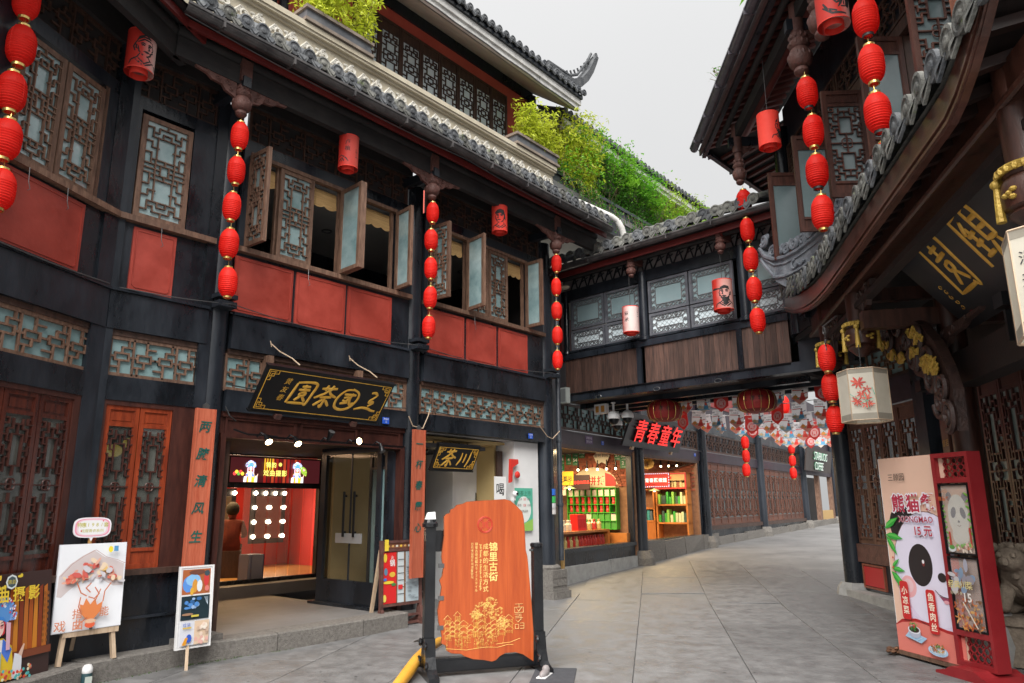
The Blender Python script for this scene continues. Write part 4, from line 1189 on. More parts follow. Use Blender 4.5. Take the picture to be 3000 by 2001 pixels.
for k in range(26):
    part('costume_box', B1(5.65 + .055 * k, 5.69 + .055 * k, 6.25, 6.4, 1.34 if k % 2 else 1.74, (1.34 if k % 2 else 1.74) + rnd.uniform(.1, .26)), flat(rnd.choice([(.1, .35, .3), (.5, .05, .05), (.7, .5, .2), (.15, .1, .1), (.6, .6, .55)])))
for a, b in ((7.3, 7.75), (8.5, 8.95)):
    part('framed_photo', MB().box(a, b, 6.56, 6.6, 2.0, 2.4), flat((.25, .2, .18)))
part('carton', MB().box(6.9, 7.2, 3.6, 3.9, .36, .8), flat((.04, .045, .12)))
# glass door along the right side of the recess (runs away from the street)
gd = ob('glass_door', MB().box(0, .1, -.03, .03, 0, 2.26).box(1.3, 1.42, -.03, .03, 0, 2.26).box(.1, 1.3, -.028, .028, 0, .34).box(.1, 1.3, -.028, .028, 2.16, 2.26).box(.69, .71, -.01, .01, .34, 2.16).mesh('glass_door', BLKC), TH, (6.93, .28, .2), (0, 0, rad(90)))
MB().box(.1, 1.3, -.008, .004, .34, 2.16).build('pane', mat('door_glass', (.05, .045, .03), (.09, .08, .05), 1, .06, trans=.78, spec=.8), gd)
for x in (.56, .80):
    MB().tube([(x, .05, .95), (x, .05, 1.6)], .018, 6).box(x - .01, x + .01, 0, .05, 1.0, 1.03).box(x - .01, x + .01, 0, .05, 1.52, 1.55).build('door_handle', BLKL, gd)
MB().box(.4, 1.0, .012, .03, .86, 1.0).build('sticker_strip', flat((.3, .3, .3)), gd)
part('door_threshold', MB().box(6.8, 7.1, .28, 1.75, .185, .22), BLK)
part('tea_room_wall', MB().box(9.6, 9.66, .5, 3.3, .2, 2.6), mat('warm_wall', (.46, .33, .14), (.55, .42, .2), 1.2, .7))
part('tea_room_wall', MB().add([(6.96, 1.72, .2), (8.16, 3.44, .2), (8.22, 3.40, .2), (7.02, 1.70, .2), (6.96, 1.72, 2.6), (8.16, 3.44, 2.6), (8.22, 3.40, 2.6), (7.02, 1.70, 2.6)], [(0, 3, 2, 1), (4, 5, 6, 7), (0, 1, 5, 4), (1, 2, 6, 5), (2, 3, 7, 6), (3, 0, 4, 7)]), BLKC); part('tea_room_wall', MB().box(8.2, 9.66, 3.3, 3.36, .2, 2.6), MATS['warm_wall']); part('tea_room_ceiling', B1(6.95, 9.66, .3, 3.3, 2.6, 2.64), MATS['warm_wall'])
part('sofa', MB().box(7.8, 9.4, 1.4, 2.2, .2, .6).box(7.8, 9.4, 2.0, 2.3, .6, 1.0).box(7.7, 7.9, 1.4, 2.2, .2, .75), BLKL)
part('picture_panel', B1(9.57, 9.6, .9, 1.6, 1.2, 1.8), BLKL)

def lamp(pos, e, col, size=.3, name='shop_lamp', rot=None):
    l = bpy.data.lights.new(name, 'AREA'); l.energy = e; l.color = col; l.size = size
    o = bpy.data.objects.new(name, l); COL.objects.link(o); o.location = pos
    if rot:
        o.rotation_euler = rot
    return o
lamp(A.P(7.2, 5.0, 2.5), 40, (1, .62, .3), 1.2); lamp(A.P(5.8, 5.2, 2.5), 26, (1, .66, .25), .8); lamp(A.P(8.4, 1.8, 2.55), 70, (1, .75, .4), .8)
lamp(A.P(6.0, 2.2, 2.42), 9, (1, .6, .35), .8)
# track lights on the door head
for k, (u, on, dz, dy) in enumerate(((4.72, 1, -.10, -.14), (5.12, 1, -.10, -.14), (5.62, 0, .1, -.1), (6.02, 2, .0, -.2), (6.48, 0, -.08, -.05))):
    t = thingf('spotlight', 'black clip spotlight over the tea house door, %s' % ('leftmost lit', 'second lit', 'turned upwards', 'glaring outwards', 'rightmost, unlit')[k], 'spotlight', A, u, -.02, 2.40, 'clip spotlights over the tea house door')
    MB().tube([(0, 0, 0), (.02, -.05, .05), (.05, -.09, .02)], .012, 6).build('arm', BLKL, t)
    a, b = Vector((.05, -.09, .02)), Vector((.05, -.09 + dy * .75, .02 + dz))
    d = (b - a).normalized()
    MB().tube([a, a + d * .05, a + d * .12, a + d * .125], [.022, .03, .048, .046], 12).build('lamp_head', BLKL, t, True)
    MB().tube([a + d * .121, a + d * .128], .042, 12).build('lens', flat((1, .75, .42), .4, 9 if on == 1 else 14) if on else flat((.1, .1, .1)), t)
part('light_rail', MB().tube([(4.42, -.01, 2.47), (4.6, -.03, 2.42), (4.85, -.02, 2.425), (5.0, -.01, 2.42)], .012, 5).box(4.9, 7.05, -.02, .0, 2.395, 2.42), BLKL)

# ------------------------------------------------------------------ second bay: pale shop with the small hanging board
part('shop_ceiling', B1(7.43, 10.47, .2, 1.5, 2.66, 2.7), INTW)
part('shop_back_wall', MB().box(7.0, 8.55, 1.5, 1.56, .0, 2.7), MATS['warm_wall'])
part('shop_back_wall', MB().box(9.05, 10.5, .9, .96, .0, 2.7).box(9.0, 9.06, .9, 1.56, .0, 2.7), PWHT)
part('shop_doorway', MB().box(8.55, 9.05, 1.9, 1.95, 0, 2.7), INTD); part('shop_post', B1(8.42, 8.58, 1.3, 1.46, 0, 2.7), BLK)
part('white_pier', MB().box(9.75, 10.42, .16, .9, .0, 2.66), PWHT)
part('shop_floor', B1(7.0, 10.5, .2, 3.0, .0, .06), CONC)
part('wall_scroll', B1(8.05, 8.3, 1.48, 1.5, 1.0, 2.1), flat((.45, .3, .1))); part('lattice_strip', MB().box(9.58, 9.72, .4, .44, .3, 2.5), BRN2)
lamp(A.P(8.2, .9, 2.6), 26, (1, .8, .5), .6)
part('light_track', MB().box(7.75, 9.2, .55, .58, 2.6, 2.63), BLKL)
for k in range(7):
    u = 7.8 + .2 * k
    o = part('track_light', MB().tube([(u, .565, 2.6), (u, .56, 2.5), (u + .01, .5, 2.42)], [.012, .02, .03], 8), BLKL)
    if k in (2, 3, 4, 5):
        MB().ball((u + .012, .485, 2.405), .026, 7, 5).build('lens', flat((1, .75, .42), .4, 9), o)

# ------------------------------------------------------------------ corner between the tea house and the bridge
part('return_wall', MB().add([(10.72, .3, 0), (12.25, 1.0, 0), (12.25, 1.0, 6.4), (10.72, .3, 6.4)], [(0, 1, 2, 3)]).box(10.72, 10.8, .3, 1.0, 0, 6.9), BLK)
part('gable_wall', MB().box(10.75, 15, 1.1, 1.2, 5.6, 7.8), SOFF)
for z in (.9, 2.4, 3.9, 5.3):
    pass

# ------------------------------------------------------------------ gallery bridge
BR = thing('gallery_bridge', 'covered wooden gallery bridging the street with plank parapet and fretted glass windows', 'bridge', B.P(0), B.a)
bp = lambda n, m, mt, p=None, sm=False, **k: m.build(n, mt, p or BR, sm, **k)
BL, BRT = .12, 5.0
bp('bottom_beam', B1(BL, BRT + .7, -.05, .15, 3.64, 3.80), BLKC)
bp('floor_beam', B1(BL, BRT, .15, 1.7, 3.66, 3.72), mat('bridge_underside', (.025, .018, .018), (.05, .035, .033), 3, .6))
for w_ in (.55, 1.1, 1.65):
    bp('cross_beam', B1(BL, BRT, w_, w_ + .12, 3.56, 3.66), BLK)
bp('sill_beam', B1(BL, BRT, -.03, .12, 4.52, 4.64), BLKC); bp('sill_beam', B1(BL, BRT, -.015, .12, 4.66, 4.70), BLK)
for k in range(46):                                          # parapet planks
    u = .20 + .104 * k
    if abs(u - 2.05) < .06:
        continue
    m = B1(0, .100, .0, .03, 0, .72)
    ob('plank', _leaf.setdefault('plank', m.mesh('plank', PLANK)), BR, (u, rnd.uniform(.0, .006), 3.80))
for u in (2.05, 4.12):
    bp('parapet_post', B1(u - .05, u + .05, -.025, .03, 3.80, 4.52), BLKC)
for u, r in ((.24, .06), (2.19, .085), (4.27, .095)):
    bp('column', MB().lathe([(r * 1.25, 4.64), (r * 1.25, 4.70), (r, 4.72), (r, 6.0)], 14, (u, .02, 0)), BLKC, None, True)
bp('head_beam', B1(BL, BRT, .0, .14, 5.80, 6.02), BLK); bp('top_beam', B1(BL, BRT, .0, .14, 6.28, 6.45), SOOT)
# zigzag fret in the gap under the eave
z = MB(); u = .35
while u < 4.8:
    a = rnd.uniform(.06, .16)
    z.bar((u, .06, 6.02), (u + a, .06, 6.28), .02, .02, (0, 1, 0)); z.bar((u + a, .065, 6.28), (u + a + .08, .065, 6.02), .02, .02, (0, 1, 0)); z.bar((u + a * .5, .06, 6.15), (u + a + .1, .06, 6.22), .016, .016, (0, 1, 0))
    u += a + .1
bp('zigzag_fret', z, BLK); bp('fret_backing', B1(BL, BRT, .12, .14, 6.0, 6.3), mat('pale_grey_paper', (.22, .2, .2), (.3, .28, .27), 3, .8))
FRET = mat('grey_blue_fret', (.10, .105, .115), (.20, .20, .205), 8, .6, .3, 50, wear=(.3, .27, .22), wearamt=.15)
FRW = mat('weathered_blue_frame', (.075, .08, .095), (.14, .145, .165), 5, .5, .2, 40, wear=(.3, .25, .18), wearamt=.10, wscale=5)
def fret_border(m, x0, x1, z0, z1, b, y):
    """band of small rings and bars round a pane"""
    s_ = b * .5
    def cell(cx, cz, k):
        if k % 3 == 0:
            m.tube([(p[0], y, p[1]) for p in ell(cx, cz, s_ * .62, s_ * .62, 8) + [(cx + s_ * .62, cz)]], .0075, 4, False)
            m.box(cx - s_ * .95, cx + s_ * .95, y - .006, y + .006, cz - .006, cz + .006)
        else:
            m.bar((cx - s_ * .9, y, cz - s_ * .7), (cx + s_ * .9, y, cz + s_ * .7), .014, .012, (0, 1, 0)); m.bar((cx - s_ * .9, y + .003, cz + s_ * .7), (cx + s_ * .9, y + .003, cz - s_ * .7), .014, .012, (0, 1, 0))
    nx_ = max(4, round((x1 - x0) / b)); nz_ = max(3, round((z1 - z0) / b))
    for i in range(nx_):
        x = x0 + (x1 - x0) * (i + .5) / nx_
        cell(x, z0 + s_, i); cell(x, z1 - s_, i + 1)
    for j in range(1, nz_ - 1):
        zz = z0 + (z1 - z0) * (j + .5) / nz_
        cell(x0 + s_, zz, j); cell(x1 - s_, zz, j + 2)
    for q in ((x0 + b, x1 - b, z0 + b - .006, z0 + b + .006), (x0 + b, x1 - b, z1 - b - .006, z1 - b + .006), (x0 + b - .006, x0 + b + .006, z0 + b, z1 - b), (x1 - b - .006, x1 - b + .006, z0 + b, z1 - b)):
        m.box(q[0], q[1], y - .008, y + .008, q[2], q[3])
for u0 in (.36, 1.25, 2.30, 3.20, 4.36):
    for za, zb in ((4.70, 5.13), (5.15, 5.79)):
        ww = .87 if u0 < 4 else .62
        o = frame_mb(u0, u0 + ww, za, zb, .05, .02, .07).build('window', FRW, BR)
        m = MB(); fret_border(m, u0 + .05, u0 + ww - .05, za + .045, zb - .045, .10, .045); m.build('fret', FRET, o)
        B1(u0 + .04, u0 + ww - .04, .055, .062, za + .04, zb - .04).build('pane', PALE if za < 5 else mat('teal_dim_glass', (.22, .31, .33), (.30, .40, .42), .8, .18, spec=.9, coat=.5), o)
        if za < 5:
            k = MB()
            for i in range(-3, 8):
                x = u0 + .15 + i * .1
                for sg in (1, -1):
                    a, b = max(u0 + .16, min(u0 + ww - .16, x)), max(u0 + .16, min(u0 + ww - .16, x + .24))
                    if b - a > .05:
                        za_, zb_ = za + .1 + .23 * ((a - x) / .24), za + .1 + .23 * ((b - x) / .24)
                        if sg < 0:
                            za_, zb_ = za + zb - za_, za + zb - zb_
                        k.bar((a, .05, za_), (b, .05, zb_), .003, .003, (0, 1, 0))
            k.build('wire_mesh', STEEL, o)
bp('room_back', MB().box(BL, BRT, 1.6, 1.65, 3.7, 6.4), INTD)
bp('soffit', MB().add([(BL, .14, 6.46), (BRT, .14, 6.46), (BRT, -.52, 6.28), (BL, -.52, 6.28)], [(0, 1, 2, 3)]), SOOT)
bp('eave_board', B1(BL, BRT + .1, -.46, -.42, 6.16, 6.27), REDB); bp('purlin', MB().tube([(BL, -.25, 6.2), (BRT, -.25, 6.2)], .05, 10), SOOT, None, True)
bp('gutter', gutter_mb(BL - .05, BRT + .15, -.58, 6.34, .07), GUT)
broof = bp('roof', MB().add([(BL, -.54, 6.40), (BRT + .2, -.54, 6.40), (BRT + .2, .9, 7.0), (BL, .9, 7.0), (BL, 2.2, 6.4), (BRT + .2, 2.2, 6.4)], [(0, 1, 2, 3), (3, 2, 5, 4)]), TILE)
tile_row(broof, [(.22 + .232 * i, -.62, 6.50, 0, 0) for i in range(21)], (TILEM, TILE, TILEM), .092, 1.4, 22)
for u in (2.18, 4.06):
    o = ob('hanging_post', _pend, BR, (u, -.33, 5.83)); o.scale = (.62, .62, .72)
    bp('cantilever_beam', B1(u - .04, u + .04, -.4, .02, 6.12, 6.24), CARV)
bp('hook_ring', MB().tube([(1.1 + .07 * math.cos(t * .7), -.08, 3.66 + .035 * math.sin(t * .7)) for t in range(10)], .006, 4).tube([(2.45 + .07 * math.cos(t * .7), -.08, 3.66 + .035 * math.sin(t * .7)) for t in range(10)], .006, 4).tube([(3.7 + .07 * math.cos(t * .7), -.08, 3.66 + .035 * math.sin(t * .7)) for t in range(10)], .006, 4), STEEL, kind='stuff')
bp('conduit', MB().tube([(BL, -.06, 3.79), (BRT, -.06, 3.79)], .018, 6), BLKL)

# ------------------------------------------------------------------ shop row up the street
SR = thing('shop_row', 'row of dark timber shops with lattice doors running up the street under the bridge', 'building', S.P(0), S.a)
sp_ = lambda n, m, mt, p=None, sm=False, **k: m.build(n, mt, p or SR, sm, **k)
def bays(u): return u
cols = (3.85, 8.45, 14.45, 21.1, 27.6)
for u in cols:
    sp_('column', MB().lathe([(.16, .1), (.15, 1.5), (.145, 6.4)], 16, (u, -.02, 0)), BLKC, None, True)
    sp_('column_base', MB().lathe([(.3, .0), (.29, .25), (.22, .42)], 10, (u, -.03, gz(*S.P(u).xy) - .1)), STONE)
sp_('transom_beam', B1(-.2, 32, 0, .2, 2.82, 3.12), mat('purple_brown_beam', (.022, .014, .022), (.045, .03, .043), 3, .45)); sp_('head_beam', B1(-.2, 32, .0, .2, 3.72, 3.95), BLK)
sp_('upper_wall', B1(-.2, 32, .06, .2, 3.95, 6.3), MATS['purple_brown_beam'])
for k in range(20):
    u = .3 + 1.5 * k
    sp_('upper_panel', B1(u, u + 1.2, .03, .06, 4.6, 5.6), mat('dull_red_panel', (.20, .03, .03), (.28, .05, .045), 2, .6))
for a, b, n in ((0, 3.65, 6), (4.05, 8.25, 7), (8.65, 14.25, 9), (14.65, 20.9, 10), (21.3, 27.4, 10)):
    transom(SR, a, b, 3.14, 3.70, .06, n, BRN2, TEALD if a < 4 else BLK, .05, .022)
for a, b in ((-.1, 3.55), (4.1, 8.2)):                       # open shop windows
    sp_('window_head', B1(a, b, .0, .14, 2.74, 2.82), BRN2); sp_('sill', B1(a, b, -.03, .2, .62, .70), BLKC); sp_('stall_board', B1(a, b, .02, .12, .15 if a < 1 else .3, .62), BLKC)
    for u in (a, b - .08):
        sp_('window_jamb', B1(u, u + .08, .0, .14, .70, 2.74), BLKC)
sp_('stone_plinth', MB().box(.02, 2.1, -.06, .1, -.05, .36), STONEL); sp_('stone_plinth', MB().box(2.12, 3.5, -.06, .1, -.02, .38), STONEL)
sp_('wood_stop', B1(-.06, .02, -.09, .05, -.05, .72), mat('yellowed_wood_post', (.34, .2, .06), (.45, .28, .1), 6, .6))
pl = MB()
for k in range(18):                                          # rubble plinth stones further on
    u = 3.7 + 1.4 * k
    g = gz(*S.P(u).xy)
    h = max(.14, .68 - g) if u < 8.6 else .24
    pl = MB(); q = [rnd.uniform(-.03, .03) for _ in range(8)]
    pl.add([(u + q[0], -.12 + q[1], g - .1), (u + 1.38, -.12 + q[2], g - .1), (u + 1.38, .15, g - .1), (u, .15, g - .1), (u + .02, -.1 + q[3], g + h + q[4]), (u + 1.37, -.1 + q[5], g + h + q[6]), (u + 1.38, .15, g + h), (u, .15, g + h)], [(0, 3, 2, 1), (4, 5, 6, 7), (0, 1, 5, 4), (1, 2, 6, 5), (2, 3, 7, 6), (3, 0, 4, 7)])
    sp_('plinth_stone', pl, STONE)
SDW = mat('street_door_wood', (.075, .028, .018), (.19, .08, .05), 7, .5, .2, 50, stretch=(3, 3, .5), rand=.2, wear=(.3, .19, .13), wearamt=.08)
def door_run(a, b, n):
    sp_('door_sill', B1(a, b, -.06, .14, .80, .92), BRN2); sp_('door_base', B1(a, b, .0, .12, .4, .80), BLK)
    w_ = (b - a) / n
    for k in range(n):
        leaf(SR, w_ - .01, 1.90, 'flower', (a + w_ * k + .005, .06, .92), 0, SDW, SDW, mat('dim_backing', (.04, .05, .05), (.16, .19, .19), 1.5, .3), .05, t=.02, name='lattice_door')
door_run(8.7, 14.2, 8); door_run(14.7, 20.85, 9)
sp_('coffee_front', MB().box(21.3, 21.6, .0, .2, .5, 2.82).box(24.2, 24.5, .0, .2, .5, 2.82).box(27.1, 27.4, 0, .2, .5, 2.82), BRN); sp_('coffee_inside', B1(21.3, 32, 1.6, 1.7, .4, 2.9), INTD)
sp_('coffee_counter', B1(22.2, 24.0, .9, 1.5, .5, 1.2), flat((.3, .02, .02))); sp_('coffee_panel', B1(24.6, 27, .02, .1, .55, 1.2), flat((.5, .32, .12)))
sp_('ceiling', B1(-.2, 8.4, .2, 3.4, 2.86, 2.9), INTD); sp_('floor', B1(-.2, 8.4, .12, 3.4, .3, .36), LIGHTW)
sp_('partition', B1(3.8, 3.9, .2, 3.4, .3, 2.9), flat((.2, .05, .03))); sp_('partition', B1(8.3, 8.4, .2, 3.4, .3, 2.9), flat((.2, .05, .03))); sp_('partition', B1(-.3, -.2, .2, 3.4, .3, 2.9), flat((.2, .05, .03)))
BRK = mat('shop_brick', (.22, .055, .03), (.38, .115, .06), 9, .8, .4, 60, rand=.35)
W1 = Frame(S.P(3.60, 2.4).xy, 5.3 - 90); W2 = Frame(S.P(7.95, 2.4).xy, 5.3 - 90)   # side walls of the two shops, facing down the street
def Z12(x, y): return ((1600 + x / 2.412) / KP, (1100 + y / 2.412) / KP)
bme = B1(0, .17, -.02, .0, 0, .05).mesh('brick', BRK); nb = 0
BWALL = []
for W, hide in ((W1, lambda u, z: z < 2.0 or (.62 < u < 1.98 and z < 2.0 + .52 * math.sqrt(max(0, 1 - ((u - 1.3) / .68) ** 2)))), (W2, lambda u, z: z < 1.95)):
    o = ob('brick_wall', B1(0, 2.4, 0, .1, .36, 2.86).mesh('brick_wall', mat('brick_mortar', (.20, .10, .055), (.30, .16, .09), 10, .9)), SR, SR.matrix_basis.inverted() @ W.P(0) if False else (W.o - SR.location), (0, 0, -math.pi / 2))
    o.location = Matrix.Rotation(-SR.rotation_euler[2], 3, 'Z') @ (W.o - SR.location); BWALL.append(o)
    for j in range(16):
        for i in range(14):
            u = .0 + .18 * i + (.09 if j % 2 else 0); zz = 1.95 + .06 * j
            if hide(u + .09, zz) or zz > 2.8 or u > 2.2 or nb > 298:
                continue
            ob('brick', bme, o, (u + rnd.uniform(-.004, .004), rnd.uniform(-.005, .002), zz)); nb += 1
lamp(S.P(1.8, 1.0, 2.8), 95, (1, .76, .42), 1.4); lamp(S.P(6.0, 1.0, 2.8), 80, (1, .72, .38), 1.4)
GRN = mat('bright_green_shelf', (.05, .34, .03), (.08, .48, .05), 2, .4)
def onwall(name, m, mt, k, sm=False): return m.build(name, mt, BWALL[k], sm)
sg = Print(-.003)
ar = [(1.3 + .68 * math.cos(rad(a_)), 2.0 + .50 * math.sin(rad(a_))) for a_ in range(0, 181, 12)]
sg.shape((.72, .6, .42), ar)
sg.text((.5, .03, .03), '团结拼搏', 1.12, 2.16, .24, bold=.02); sg.shape((.5, .03, .03), [(1.62, 2.02), (1.94, 2.02), (1.90, 2.2), (1.80, 2.3), (1.62, 2.36)])
sg.done('slogan_arch', BWALL[0])
for q in range(22):
    a0, a1 = rad(q * 180 / 22 + .8), rad((q + 1) * 180 / 22 - .8)
    onwall('arch_brick', MB().prism([(1.3 + r * 1.36 * math.cos(t_), 2.0 + r * math.sin(t_)) for r, t_ in ((.5, a0), (.58, a0), (.58, a1), (.5, a1))], -.04, .0), BRK, 0)
cub = MB()
for i in range(9):
    cub.box(.62 + .17 * i, .632 + .17 * i, -.20, -.005, .98, 1.98)
for j in range(6):
    cub.box(.62, 1.992, -.205, -.005, .98 + .197 * j, .993 + .197 * j)
onwall('pigeonhole_shelf', cub, GRN, 0)
onwall('lower_cupboard', B1(.05, 2.3, -.3, -.005, .36, .9), mat('orange_wood', (.38, .13, .03), (.52, .2, .05), 4, .4), 0)
sp_('counter', MB().box(.2, 3.2, .5, .9, .95, 1.0).box(.2, 3.2, .85, .9, .36, .95).box(.2, .26, .5, .9, .36, .95).box(3.1, 3.2, .5, .9, .36, .95), MATS['orange_wood']); sp_('counter_shelf', B1(.25, 3.15, .5, .85, .62, .65), LIGHTW)
bc = MB()
for z_ in (.36, 1.05, 1.42, 1.98):
    bc.box(.1, 1.15, -.3, -.005, z_, z_ + .05)
for u_ in (.1, .6, 1.11):
    bc.box(u_, u_ + .05, -.3, -.005, .36, 2.0)
bc.box(.15, 1.11, -.28, -.24, .41, 1.05)
onwall('bookcase', bc, MATS['orange_wood'], 1)
bc = MB()
for z_ in (.36, 1.0, 1.52, 2.0, 2.42):
    bc.box(1.22, 2.2, -.34, -.005, z_, z_ + .05)
for u_ in (1.22, 2.15):
    bc.box(u_, u_ + .05, -.34, -.005, .36, 2.46)
onwall('bookcase', bc, MATS['orange_wood'], 1)
M3 = Matrix.Translation(A3.o - A.o) @ Matrix.Rotation(A3.a, 4, 'Z')
for ch in list(TH3.children):
    ch.parent = TH
    ch.matrix_basis = M3 @ ch.matrix_basis
bpy.data.objects.remove(TH3)

# ------------------------------------------------------------------ corner house on the right: overhanging upper floor
CH = thing('corner_house', 'dark corner house on the right with opened lattice windows under a deep eave', 'building', RB.P(0), RB.a)
cp = lambda n, m, mt, p=None, sm=False, **k: m.build(n, mt, p or CH, sm, **k)
cp('upper_wall', MB().box(0, 9, .12, .22, 4.4, 5.32).box(0, 9, .12, .22, 6.80, 8.3), BLK)
cp('sill', B1(0, 9, -.04, .2, 5.24, 5.30), BRN); cp('head_beam', B1(0, 9, .04, .2, 6.80, 6.95), BRN2); cp('floor_beam', B1(-.2, 9, -.02, .25, 4.25, 4.55), BLK)
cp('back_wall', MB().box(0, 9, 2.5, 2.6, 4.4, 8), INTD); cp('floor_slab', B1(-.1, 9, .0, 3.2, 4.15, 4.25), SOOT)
cp('corner_column', MB().lathe([(.15, 4.25), (.14, 7.9)], 18, (.03, .05, 0)), BLKC, None, True)
GW = mat('grey_teal_glass', (.15, .205, .215), (.21, .28, .29), .9, .2, spec=.7, trans=.1, coat=.3, rand=.2)
RW = mat('red_brown_window_wood', (.055, .022, .017), (.13, .052, .036), 7, .5, .2, 50, stretch=(3, 3, .5), rand=.12, wear=(.24, .13, .09), wearamt=.06)
RWO = mat('orange_brown_window_wood', (.16, .05, .025), (.26, .09, .045), 7, .5, .2, 50, stretch=(3, 3, .5), rand=.12)
for u, side in ((.68, 1), (1.90, 1), (3.06, 0), (4.15, 1), (5.30, 0), (5.95, 1), (7.1, 0)):
    if side:    # leaf on the far jamb: its glass side looks back at the street corner
        leaf(CH, .52, 1.47, 'flower', (u, .06, 5.31), rad(-88 + rnd.uniform(-3, 3)), RWO if u > 4.5 else RW, RW, GW, .055)
    else:
        leaf(CH, .52, 1.47, 'flower', (u, .06, 5.31), rad(90 + rnd.uniform(-3, 3)), RW, RW, GW, .055, hinge=1)
leaf(CH, .56, 1.47, 'flower', (.14, .08, 5.31), 0, RWO, RW, GW, .055)
for u in (.70, 1.88, 3.08, 4.13, 5.32, 5.93, 7.1):
    cp('window_post', B1(u - .03, u + .03, .08, .18, 5.3, 6.8), BRN2)
for a, b in ((.75, 1.85), (3.12, 4.1)):
    cp('inner_curtain', B1(a, b, .5, .52, 5.3, 6.8), GW)
for a, b in ((.2, 2.3), (2.35, 4.5), (4.55, 6.8)):
    o = frame_mb(a, b, 7.0, 7.5, .04, .06, .1).build('transom', BRN2, CH); k = MB(); lattice(k, lat_transom(4), a + .04, b - .04, 7.04, 7.46, .09, .02); k.build('lattice', BRN2, o)
# deep eave: board soffit, rafters, battens, gutter
EU0 = -1.15
soff = MB().add([(EU0 + .1, -1.05, 8.12), (9, -1.05, 8.12), (9, .2, 8.45), (EU0 + .1, .2, 8.45)], [(0, 3, 2, 1)])
cp('soffit', soff, SOOT)
RAFT = mat('dull_red_rafter', (.10, .022, .018), (.17, .04, .03), 5, .55, .1, 40, rand=.15)
for i in range(46):
    u = EU0 + .25 + .2 * i
    ob('rafter', _leaf.setdefault('rafter', MB().bar((0, -1.0, 8.09), (0, .1, 8.39), .07, .06).mesh('rafter', RAFT)), CH, (u, 0, 0))
cp('purlin', MB().tube([(-.35, -.45, 8.08), (9, -.45, 8.08)], .085, 12), mat('worn_red_purlin', (.13, .022, .018), (.22, .045, .035), 3, .5, wear=(.05, .03, .03), wearamt=.2), None, True)
cp('purlin_beam', B1(-.4, 9, -.74, -.64, 7.78, 7.98), SOOT); cp('purlin', MB().tube([(-.7, -.85, 8.02), (9, -.85, 8.02)], .05, 10), SOOT, None, True)
cp('eave_board', B1(EU0, 9, -1.10, -1.06, 8.05, 8.17), mat('brown_eave_board', (.06, .03, .03), (.11, .06, .055), 4, .5)); cp('eave_trim', B1(EU0, 9, -1.05, -.98, 8.00, 8.06), BLK)
cp('gutter', gutter_mb(EU0, 9, -1.19, 8.2, .075), mat('grey_violet_gutter', (.055, .048, .06), (.13, .12, .14), 4, .35, .2, 30, wear=(.3, .29, .3), wearamt=.1, rvar=.1))
rr_ = cp('roof', MB().add([(EU0, -1.1, 8.28), (9, -1.1, 8.28), (9, 2.5, 9.9), (EU0, 2.5, 9.9)], [(0, 1, 2, 3)]), TILE)
# short return eave towards the bridge
R2 = 40 - 40
rot = rad(-3.4) - RB.a
def ret(n, m, mt):
    return m.build(n, mt, CH, loc=(EU0, -1.1, 0), rot=(0, 0, rot))
ret('gutter', gutter_mb(-.02, 4.2, -.05, 8.2, .07), MATS['grey_violet_gutter'])
ret('eave_board', MB().box(0, 4.2, -.14, -.10, 8.05, 8.2).box(0, 4.2, -.22, -.14, 8.0, 8.06), BLK)
ret('soffit', MB().add([(0, -.1, 8.12), (4.2, -.1, 8.12), (4.2, -2.2, 8.5), (0.6, -2.2, 8.5)], [(0, 1, 2, 3)]), SOOT)
for k in range(14):
    ret('rafter', MB().bar((.5 + .28 * k, -.2, 8.1), (.5 + .28 * k, -1.6, 8.42), .07, .06), RAFT)
ret('side_wall', MB().box(.75, 4.2, -1.25, -1.15, 4.3, 8.4), BLK)
for u, s_ in ((.0, .78), (3.15, 1.02), (3.9, 1.02)):
    o = ob('hanging_post', _pend, CH, (u, -.7, 6.92 if u < 1 else 6.98)); o.scale = (s_, s_, s_ * 1.45)
    cp('post_shaft', MB().lathe([(.085, 7.5), (.085, 8.02)], 14, (u, -.7, 0)), CARV, None, True); cp('carved_bracket', scroll_bracket_mb(.45, .3, 1), CARV, loc=(u, -.62, 7.75), rot=(0, 0, rad(90)))
    cp('cantilever_beam', B1(u - .05, u + .05, -.85, .15, 7.62, 7.78), BLK)
cp('ridge_end', MB().prism([(-1.35, 8.5), (-1.2, 8.5), (-1.0, 9.4), (-1.45, 9.35), (-1.38, 9.15), (-1.45, 8.95), (-1.36, 8.75)], 1.6, 1.9), RIDGE)
# box beam that carries the overhang
cp('box_beam', MB().box(0, .85, 0, .45, 3.72, 4.28).mesh('box_beam', BLKC) and MB().box(0, .85, 0, .45, 3.72, 4.28), BLKC, rot=(0, 0, B.a - RB.a), loc=(0.02, .0, 0))
cp('red_panel', B1(.14, .5, .09, .12, 4.6, 5.2), REDP)
cp('beam_end', MB().box(.5, .75, -.1, .1, 4.36, 4.42).box(.5, .75, -.12, .08, 4.44, 4.5), BLK)
CC = thing('corner_column', 'tall black round column on a stone block at the corner beside the panda banner', 'column', Q.P(0), 0)
MB().lathe([(.175, .27), (.17, 2), (.165, 4.3)], 22).build('shaft', BLKC, CC, True)
cs = MB().lathe([(.36, -.06), (.34, .05), (.30, .2), (.24, .27)], 8).box(-.36, .36, -.3, .36, -.1, .02)
cs.build('stone_base', STONEL, CC)

